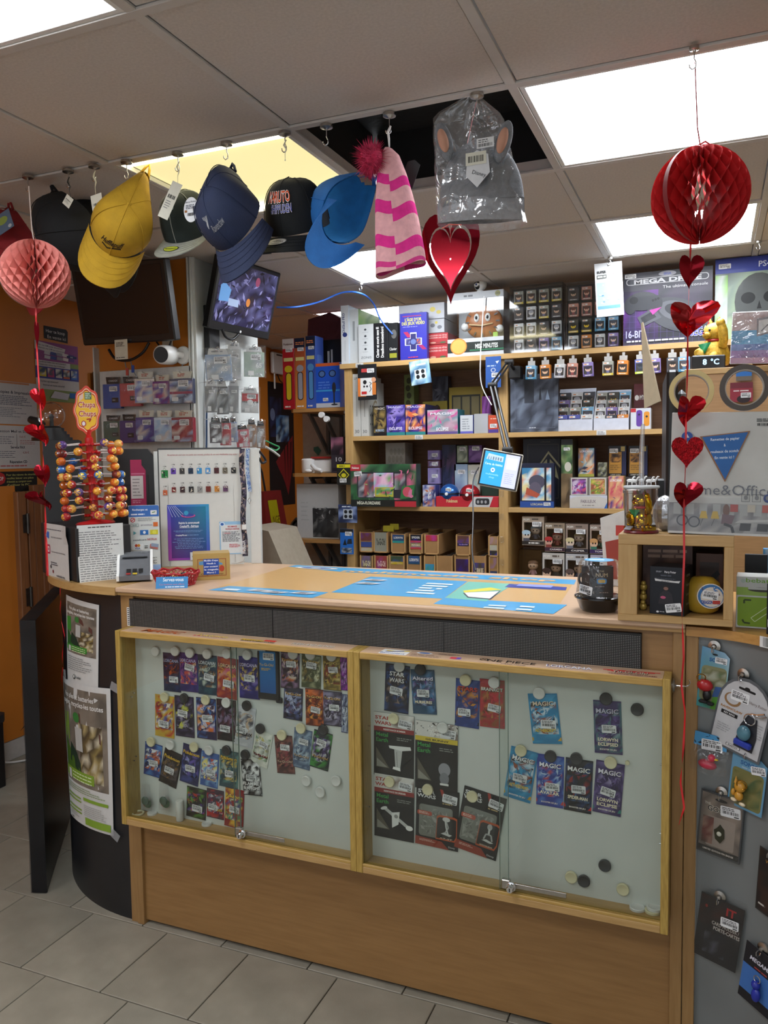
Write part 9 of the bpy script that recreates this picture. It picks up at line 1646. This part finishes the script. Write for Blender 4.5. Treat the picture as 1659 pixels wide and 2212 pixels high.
# -- bracket shelves left of the unit
ZB=[1.757,1.392,1.016];BX0,BX1=-1.735,-1.375;GRM=M('grey bracket steel','#9a9c9f',.45,.1);GRD=M('dark bracket steel','#66686b',.5,.1)
for k,z in enumerate(ZB):
 b=thing('bracket_shelf',('upper','middle','lower')[k]+' wooden shelf on steel brackets left of the shelf unit','shelf',(0,0,z));MB().prism([(BX0,2.06),(BX0+.02,2.045),(BX1,2.045),(BX1,2.415),(BX0,2.415)],-.020,0,'z').build('board',M_wood('shelf plank','#a87c48','#946a3a',.5,'x'),b)
 for x,m_,y0 in((BX0+.05,GRD,2.16),(BX0+.14,GRD,2.16),(BX1-.03,GRM,2.06)):
  t_=.006;mb=MB().box(x,y0,-.036,x+t_*3,2.415,-.021).box(x,2.395,-.26,x+t_*3,2.415,-.036);mb.prism([(y0+.01,-.036),(y0+.05,-.036),(2.40,-.22),(2.40,-.26)],x,x+t_*2,'x');mb.build('bracket',m_,b)
for px,py in((693,896),(704,905)):p=at_y(px,py,2.02);o=tag(MB().lathe([(0,0),(.016,0),(.0165,-.002),(.0165,-.02),(0,-.02)],(0,0,0),20,axis='y').build('round_fitting',WHITEP,None,40),('left','right')[px>700]+' white round knob clipped on the upper bracket','knob');o.location=p
def ftall(c1,c2,fig,title):return lambda a,w,h:(a.grad(-w/2,0,w/2,h,c2,c1),a.rect(-w/2,h*.86,w/2,h,'#c0bcb8' if c1=='#a02028' else '#1c2438'),a.text(title,0,h*.91,h*.03,'#5a3a34','c',.03,wid=w*.8)if title else a.words(-w*.4,h*.90,w*.4,h*.95,2,'#c87a4a'),a.sticker(w*.08,h*.84,w*.6,w*.3),a.rect(-w*.4,h*.68,w*.4,h*.73,'#c0b878'),a.rrect(-w*.26,h*.12,w*.28,h*.52,w*.24,'#1c1a1c'),a.rrect(-w*.20,h*.13,w*.22,h*.51,w*.2,fig),a.ell(0,h*.57,w*.34,h*.05,fig),a.words(-w*.35,h*.02,w*.35,h*.045,1,'#d0c8c0',.8))
for l,t,r,c1,c2,fig,nm,ti in((610,732,635,'#a02028','#9a1c24','#b8a020','red','Pokémon'),(636,730,659,'#8a2a24','#c0803a','#8a8a92','orange',''),(660,726,681,'#2a3f7c','#3a58a8','#4a80b0','blue','')):
 bxp('umbrella_box',f'tall narrow {nm} box standing on the upper bracket shelf','box',l,t,r,ZB[0],ftall(c1,c2,fig,ti),c2,2.05,.10,right=lambda a,w,h,c=c2:(a.rect(-w/2,0,w/2,h,c),a.rrect(-w*.3,h*.5,w*.3,h*.75,.01,'#5a7ab8' if c=='#3a58a8' else c)),group='tall boxes on the bracket shelf')
bxp('microphone_box','bright blue microphone box with an orange top edge','box',682,784,734,ZB[0],flat('#1f4fb4',Bx(-.5,.93,.5,1,'#c05a2a'),El(-.24,.76,.15,.08,'#17203c'),El(-.24,.76,.11,.06,'#4a6a9c'),El(.2,.76,.15,.08,'#17203c'),El(.2,.76,.11,.06,'#4a6a9c'),Wd(-.4,.35,.2,.6,4,'#4a74c8'),Bx(-.5,.36,.5,.40,'#3a8ac8'),Bx(-.5,0,.5,.10,'#b0b4bc'),El(.26,.44,.08,.12,'#2a2c34'),Bx(.23,.08,.29,.35,'#2a2c34'),El(.27,.06,.14,.02,'#2a2c34'),St(-.1,.18,.22)),'#1f4fb4',2.05,.12)
kb_=bxp('keyboard_carton','black carton with white upright lettering behind the blue microphone box','box',690,734,738,ZB[0],flat('#141518',Bx(-.14,.2,-.04,.84,'#b0b0ac'),Bx(.02,.35,.10,.86,'#b0b0ac')),'#141518',2.19,.14)
tag(MB().grid(lambda u,v:(BX1-.012-.03*u,2.05+.002*sin(9*v),ZB[0]+.002+.24*v+.006*sin(8*u)),8,12).grid(lambda u,v:(BX1-.012-.03*u,2.09+.02*sin(7*v+3*u),ZB[0]+.002+.24*v),8,12).build('plastic_bag',POLY,None,60),'crumpled clear bag squeezed beside the blue microphone box','bag')
tag(MB().prism([(-.09,0),(.16,0),(.17,.10),(.06,.16),(-.08,.13)],0,.16).build('dark_red_pouch',M('dark red cloth','#4a1c24',.8,bump=.2),None),'dark red pouch lying on top of the black carton','pouch');bpy.data.objects['dark_red_pouch'].location=(-1.62,2.22,kb_.location.z+max(v.co.z for v in kb_.data.vertices)+.001)
vr=thing('headset','white and red gadget on the middle bracket shelf','gadget',(at_y(665,1010,2.12).x,2.14,ZB[1]+.001));MB().lathe([(0,0),(.042,0),(.046,.01),(.046,.075),(.040,.082),(0,.083)],(0,0,0),24).build('white_drum',WHITEP,vr,40);MB().box(.035,-.02,.0,.15,.08,.078,.008).build('body',WHITEP,vr);MB().box(.02,-.03,.079,.155,.085,.092,.006).build('red_lid',M('red lid','#9a2a24',.4),vr);MB().tube([(.05,-.06,.045),(.09,-.09,.02),(.13,-.10,.012)],[.012,.014,.010],10).build('white_handle',WHITEP,vr,50)
q=tag(MB().ball((0,0,0),.022,16,8,(1.3,.9,.55)).build('computer_mouse',WHITEP,None,60),'small white mouse lying before the red and white gadget','mouse');q.location=(at_y(665,1016,2.06).x,2.075,ZB[1]+.013)
q=bxp('figure_pack','clear pack with a pink and black figure on the middle bracket shelf','toy box',715,944,742,ZB[1],flat('#3a343c',Bl(-.5,.5,.5,1,['#b0708a','#4a3a44','#8a5a70','#2a242c'],3,4),T('10',.12,.32,.12,'#c8c8cc',.5),Bx(-.4,.05,.3,.14,'#24202a')),'#3a343c',2.06,.05)
q=tag(MB().prism([(0,.03),(.03,.0),(.05,.03),(.03,.055),(.0,.05)],-.002,.002).build('teal_tag',M('teal plastic','#2a6a64',.4)),'small teal tag hanging under the upper bracket','tag');q.location=at_y(678,984,2.408)
bxp('computer_carton','large white carton with a black torn print on the lower bracket shelf','box',641,1046,731,ZB[2],lambda a,w,h:(a.rect(-w/2,0,w/2,h,'#aeb0b0'),a.rect(-w*.12,h*.02,w/2,h*.55,'#26282a'),a.blotch(-w*.12,h*.03,w/2,h*.56,['#26282a','#303234','#3c3e40','#2a2c2e','#6a6c6c'],8,6),a.shards(-w*.1,h*.3,w*.4,h*.58,['#9a9c9c','#77797a','#1c1e20'],30,.14),a.words(-w*.4,h*.3,-w*.2,h*.7,5,'#a2a4a4',.3)),'#aeb0b0',2.10,.18)
hangpk('grip_pack','yellow and black gaming pack hanging beside the shelf unit',728,1001,757,1047,flat('#1c1c1a',Bx(-.5,.80,.5,.95,'#c8c020'),Wd(-.35,.83,.35,.92,1,'#2a2a1c'),lambda a,w,h:a.poly([(0,h*.16),(w*.42,h*.46),(0,h*.76),(-w*.42,h*.46)],'#b8b020'),lambda a,w,h:a.poly([(0,h*.22),(w*.35,h*.46),(0,h*.70),(-w*.35,h*.46)],'#2a2a1c'),El(0,.44,.18,.1,'#b8b020'),St(-.05,.2,.7)),'#1c1c1a',1.90)
hangpk('thumb_grips','dark blue thumb grip pack with four black caps beside the shelf unit',731,1090,771,1129,flat('#26345a',Bl(-.5,0,.5,1,['#26345a','#3a4a74','#1c2440','#7a8ab0']),Bx(-.24,.2,.28,.75,'#a0a8b4'),*[El(x,y,.09,.10,'#15171a')for x in(-.10,.15)for y in(.34,.60)],Wd(-.3,.82,.3,.95,1,'#c0c8d4')),'#26345a',1.90)
hangpk('stand_pack','bright blue stand pack with a black fin beside the shelf unit',735,1143,763,1197,flat('#2060b0',lambda a,w,h:a.poly([(-w*.3,h*.36),(w*.0,h*.36),(-w*.12,h*.62)],'#15181c'),lambda a,w,h:a.poly([(w*.0,h*.4),(w*.42,h*.42),(w*.38,h*.62),(w*.1,h*.6)],'#1c2430'),Bx(-.5,.86,.5,1,'#16181c'),Bl(-.4,.05,.4,.25,['#3a4a60','#8a94a0','#20242c']),St(.15,.82,.6)),'#2060b0',1.90)
hs=[at_y(644,1123,2.3),at_y(634,1135,2.3),at_y(627,1155,2.3),at_y(625,1180,2.3),at_y(628,1210,2.3),at_y(634,1240,2.3)];ho=MB().tube(hs,.020,10)
for k in range(24):ho.tube([hs[0].lerp(hs[1],k/24)if k<6 else hs[min(4,k//5)].lerp(hs[min(5,k//5+1)],(k%5)/5)]*1+[(hs[min(4,k//5)].lerp(hs[min(5,k//5+1)],(k%5)/5+.08))],.0225,10)
tag(ho.build('vacuum_hose',M('grey hose','#4f5256',.5),None,50),'grey ribbed hose bending up behind the counter','hose')
tag(MB().ball((at_y(618,1215,2.1).x,2.1,.89),.12,18,12,(1.0,.7,.72)).build('bubble_wrap',M_clear('bubble wrap',(.8,.83,.86),.2,.15,.3,(.6,.66,.72),1.0,60),None,0),'crumpled bubble wrap behind the counter','bubble wrap')
o=tag(MB().prism([(-.12,0),(.14,0),(.02,.26),(-.12,.28)],0,.3).box(-.12,0,-.84,.14,.3,0).build('beige_cabinet',M('beige board','#9a9080',.6)),'low beige cabinet with a slanted side below the red bag','cabinet');o.location=(at_y(574,1200,1.6).x,1.6,.842)
tag(MB().box(-.15,0,0,.03,.36,.80,.004).build('storage_carton',KR),'large brown carton standing under the bubble wrap','box');bpy.data.objects['storage_carton'].location=(at_y(618,1215,2.1).x,1.98,0)
# -- tablet on its desk arm
ta=thing('tablet_stand','black jointed arm clamped to the shelf unit holding the tablet','arm',(0,0,0));j0,j1,j2,j3=at_y(1112,800,1.90),at_y(1100,782,1.80),at_y(1064,832,1.60),at_y(1097,972,1.36)
MB().box(j0.x-.025,1.88,j0.z-.04,j0.x+.03,1.955,j0.z+.02,.004).build('clamp',BLACKP,ta)
for s_ in(-.010,.010):MB().tube([j1+Vector((s_,0,0)),j2+Vector((s_,0,0))],.005,7).tube([j2+Vector((s_,0,0)),j3+Vector((s_,0,0))],.0065,7).build('arm_bar',BLACKP,ta,50)
for j in(j1,j2,j3):MB().lathe([(0,-.020),(.013,-.020),(.013,.020),(0,.020)],j,16,axis='x').build('joint',BLACKM,ta,40)
MB().tube([j0,j1],.008,8).build('post',BLACKP,ta,50)
p,W,Hh=spot(1080,1015,86,82,1.33);tb=thing('tablet','tablet on the black arm showing a blue Carte de fidélité page','tablet',p,(radians(-6),radians(11),radians(14)))
MB().box(-W/2,0,-Hh/2,W/2,.010,Hh/2,.004).build('tablet_case',M('pale case','#b8b4a8',.45),tb);MB().box(-W/2+.004,-.001,-Hh/2+.004,W/2-.004,.002,Hh/2-.004,.002).build('bezel',BLACKP,tb);MB().tube([(0,.012,.02),(0,.03,Hh/2),(0,.03,Hh/2+.02)],.008,8).build('holder',BLACKP,tb,50)
a=Art(205);w_,h_=W-.024,Hh-.020;a.rect(-w_/2,-h_/2,w_*.10,h_/2,'#2a8ac8');a.rect(w_*.10,-h_/2,w_/2,h_/2,'#a8acd0');a.poly([(-w_*.44,h_*.26),(w_*.04,h_*.24),(w_*.04,h_*.40),(-w_*.40,h_*.44)],'#9ab0c4');[a.rect(-w_*.4+w_*.07*k,h_*.26,-w_*.36+w_*.07*k,h_*.36,'#3a4a5c',False)for k in range(6)];a.text('Carte de fidélité',-w_*.20,h_*.10,h_*.065,'#c8dcec','c',.0,wid=w_*.5);a.ell(-w_*.2,-h_*.04,w_*.06,h_*.07,'#c8dcec');a.ell(-w_*.2,-h_*.04,w_*.025,h_*.03,'#2a6aa8');a.text('multimedia',-w_*.2,-h_*.20,h_*.06,'#8ac0e0','c',.0,wid=w_*.36);a.text('shop',-w_*.2,-h_*.29,h_*.06,'#8ac0e0','c',.0);a.words(w_*.16,-h_*.4,w_*.46,-h_*.05,6,'#8a8eb4',.3);a.rect(w_*.16,h_*.06,w_*.45,h_*.40,'#c4c8e0')
a.build('screen',M_print('tablet screen',.25,.1,.02,.55),tb,lambda u,v,l:(u,-.0012-l,v));cable('tablet_cable','thin black cable falling from the tablet to the counter',[at_y(1034,1010,1.33),at_y(1022,1040,1.2),at_y(1022,1120,1.0),at_y(1020,1190,.8),Vector((at_y(1022,1235,.59).x,.618,HC+.004))],.003,BLACKP)
# -- low cabinet at the right with the big lucky cat, clock and picture
YC2=1.30;zc2=at_y(1526,796,YC2).z;x0=at_y(1482,800,YC2).x;k2=szat(1540,720,YC2+.12)
sc2=thing('side_cabinet','beech cabinet at the right carrying the large lucky cat and a clock','cabinet',(x0,YC2,0));MB().box(-.005,-.005,zc2-.022,.62,.34,zc2,.001).build('top_board',WOODX,sc2);MB().box(0,0,0,.62,.018,zc2-.022,.001).build('back_panel',M_wood('pale beech back','#ab8458','#9a744a',.5,'x'),sc2);MB().box(0,.018,0,.02,.34,zc2-.022).build('side_board',WOODZ,sc2)
bc_=thing('lucky_cat','large yellow gold waving cat with a green bib at the right','cat figurine',(at_y(1545,760,YC2+.14).x,YC2+.14,zc2+.001));GG=M('glitter gold','#b8922c',.45,.35,.25,240,.3,300)
luckycat(bc_,118*k2/.112,GG,M('glitter plaque','#a8862c',.5,.3,.3,200),-50)
ck=thing('digital_clock','black digital clock showing blue degrees before the large lucky cat','clock',(at_y(1531,778,YC2+.02).x,YC2+.03,zc2+.001),(0,0,radians(10)));p,W,Hh=spot(1531,778,74,30,YC2+.03);MB().box(-W/2,0,0,W/2,.05,Hh,.004).build('clock_case',BLACKP,ck)
a=Art(207);hh=Hh*.4;a.text('8',-W*.12,Hh*.32,hh,'#8ac0e8','c',.03);a.text('°C',W*.18,Hh*.32,hh,'#8ac0e8','c',.02);a.build('display_digits',M_print('clock digits',.3,0,.02,1.2),ck,lambda u,v,l:(u,-l,v))
p,W,Hh=spot(1632,722,112,112,YC2-.05);pf=thing('picture','wrapped pink, blue and violet striped picture leaning at the right edge','picture',(p.x,YC2-.06,zc2+.002),(radians(6),radians(3),radians(-8)));MB().box(-W/2,0,0,W/2,.02,Hh,.002).build('picture_board',WHITE,pf)
a=Art(209);a.blotch(-W*.49,Hh*.62,W*.49,Hh*.98,['#9a7a74','#b09a94','#a88a80','#8a6a64'],5,3);a.blotch(-W*.49,Hh*.38,W*.49,Hh*.64,['#2a7aa0','#3a8ab0','#246a90'],5,2);a.blotch(-W*.49,Hh*.26,W*.49,Hh*.38,['#3a5a94','#4a64a0'],4,1);a.blotch(-W*.49,Hh*.12,W*.49,Hh*.26,['#7a4a84','#8a5a94','#6a4474'],4,1);a.blotch(-W*.49,.002,W*.49,Hh*.12,['#a06a84','#b07a8c'],4,1);a.poly([(w_*0+W*.0,Hh*.52),(W*.46,Hh*.62),(W*.48,Hh*.92),(-W*.02,Hh*.86)],'#5a4a48');a.poly([(W*.03,Hh*.56),(W*.44,Hh*.65),(W*.45,Hh*.88),(W*.02,Hh*.82)],'#b0a8a0');a.line([(W*.08,Hh*.62),(W*.2,Hh*.74),(W*.3,Hh*.66),(W*.38,Hh*.8)],.004,'#3a3634');a.build('picture_print',CARD,pf,lambda u,v,l:(u,-.0004-l,v));MB().sheet(lambda u,v:((u-.5)*W,-.006-.002*sin(14*u+9*v),Hh*v),10,10).build('clear_wrap',POLY,pf,60)
hangpk('figure_pack','blue and grey pack seen through the brown tape roll',1590,795,1624,822,flat('#2a6ab0',Bx(-.5,0,.5,.35,'#6a6054')),'#2a6ab0',YC2-.03);hangpk('headset_pack','dark red pack with white lettering seen through the brown tape roll',1577,826,1626,868,flat('#8a2a38',Wd(-.35,.5,.35,.64,1,'#c8b8b8'),Bx(-.5,.7,.5,1,'#6a2430'),El(.1,.14,.3,.2,'#2a1c20'),St(.2,.34,.45)),'#8a2a38',YC2-.03)
for k,(px,py,w_,lab)in enumerate(((839,1141,.062,'front one of two yellow sticky notes on the cardboard card boxes'),(852,1137,.05,'rear one of two yellow sticky notes on the cardboard card boxes'))):
 p=at_y(px,py,YS+.05+.05*k);o=tag(MB().box(-w_/2,0,-.018,w_/2,.0006,.014,0).build('sticky_note',M('yellow note','#b8ac2c',.7)),lab,'note','yellow sticky notes');o.location=p
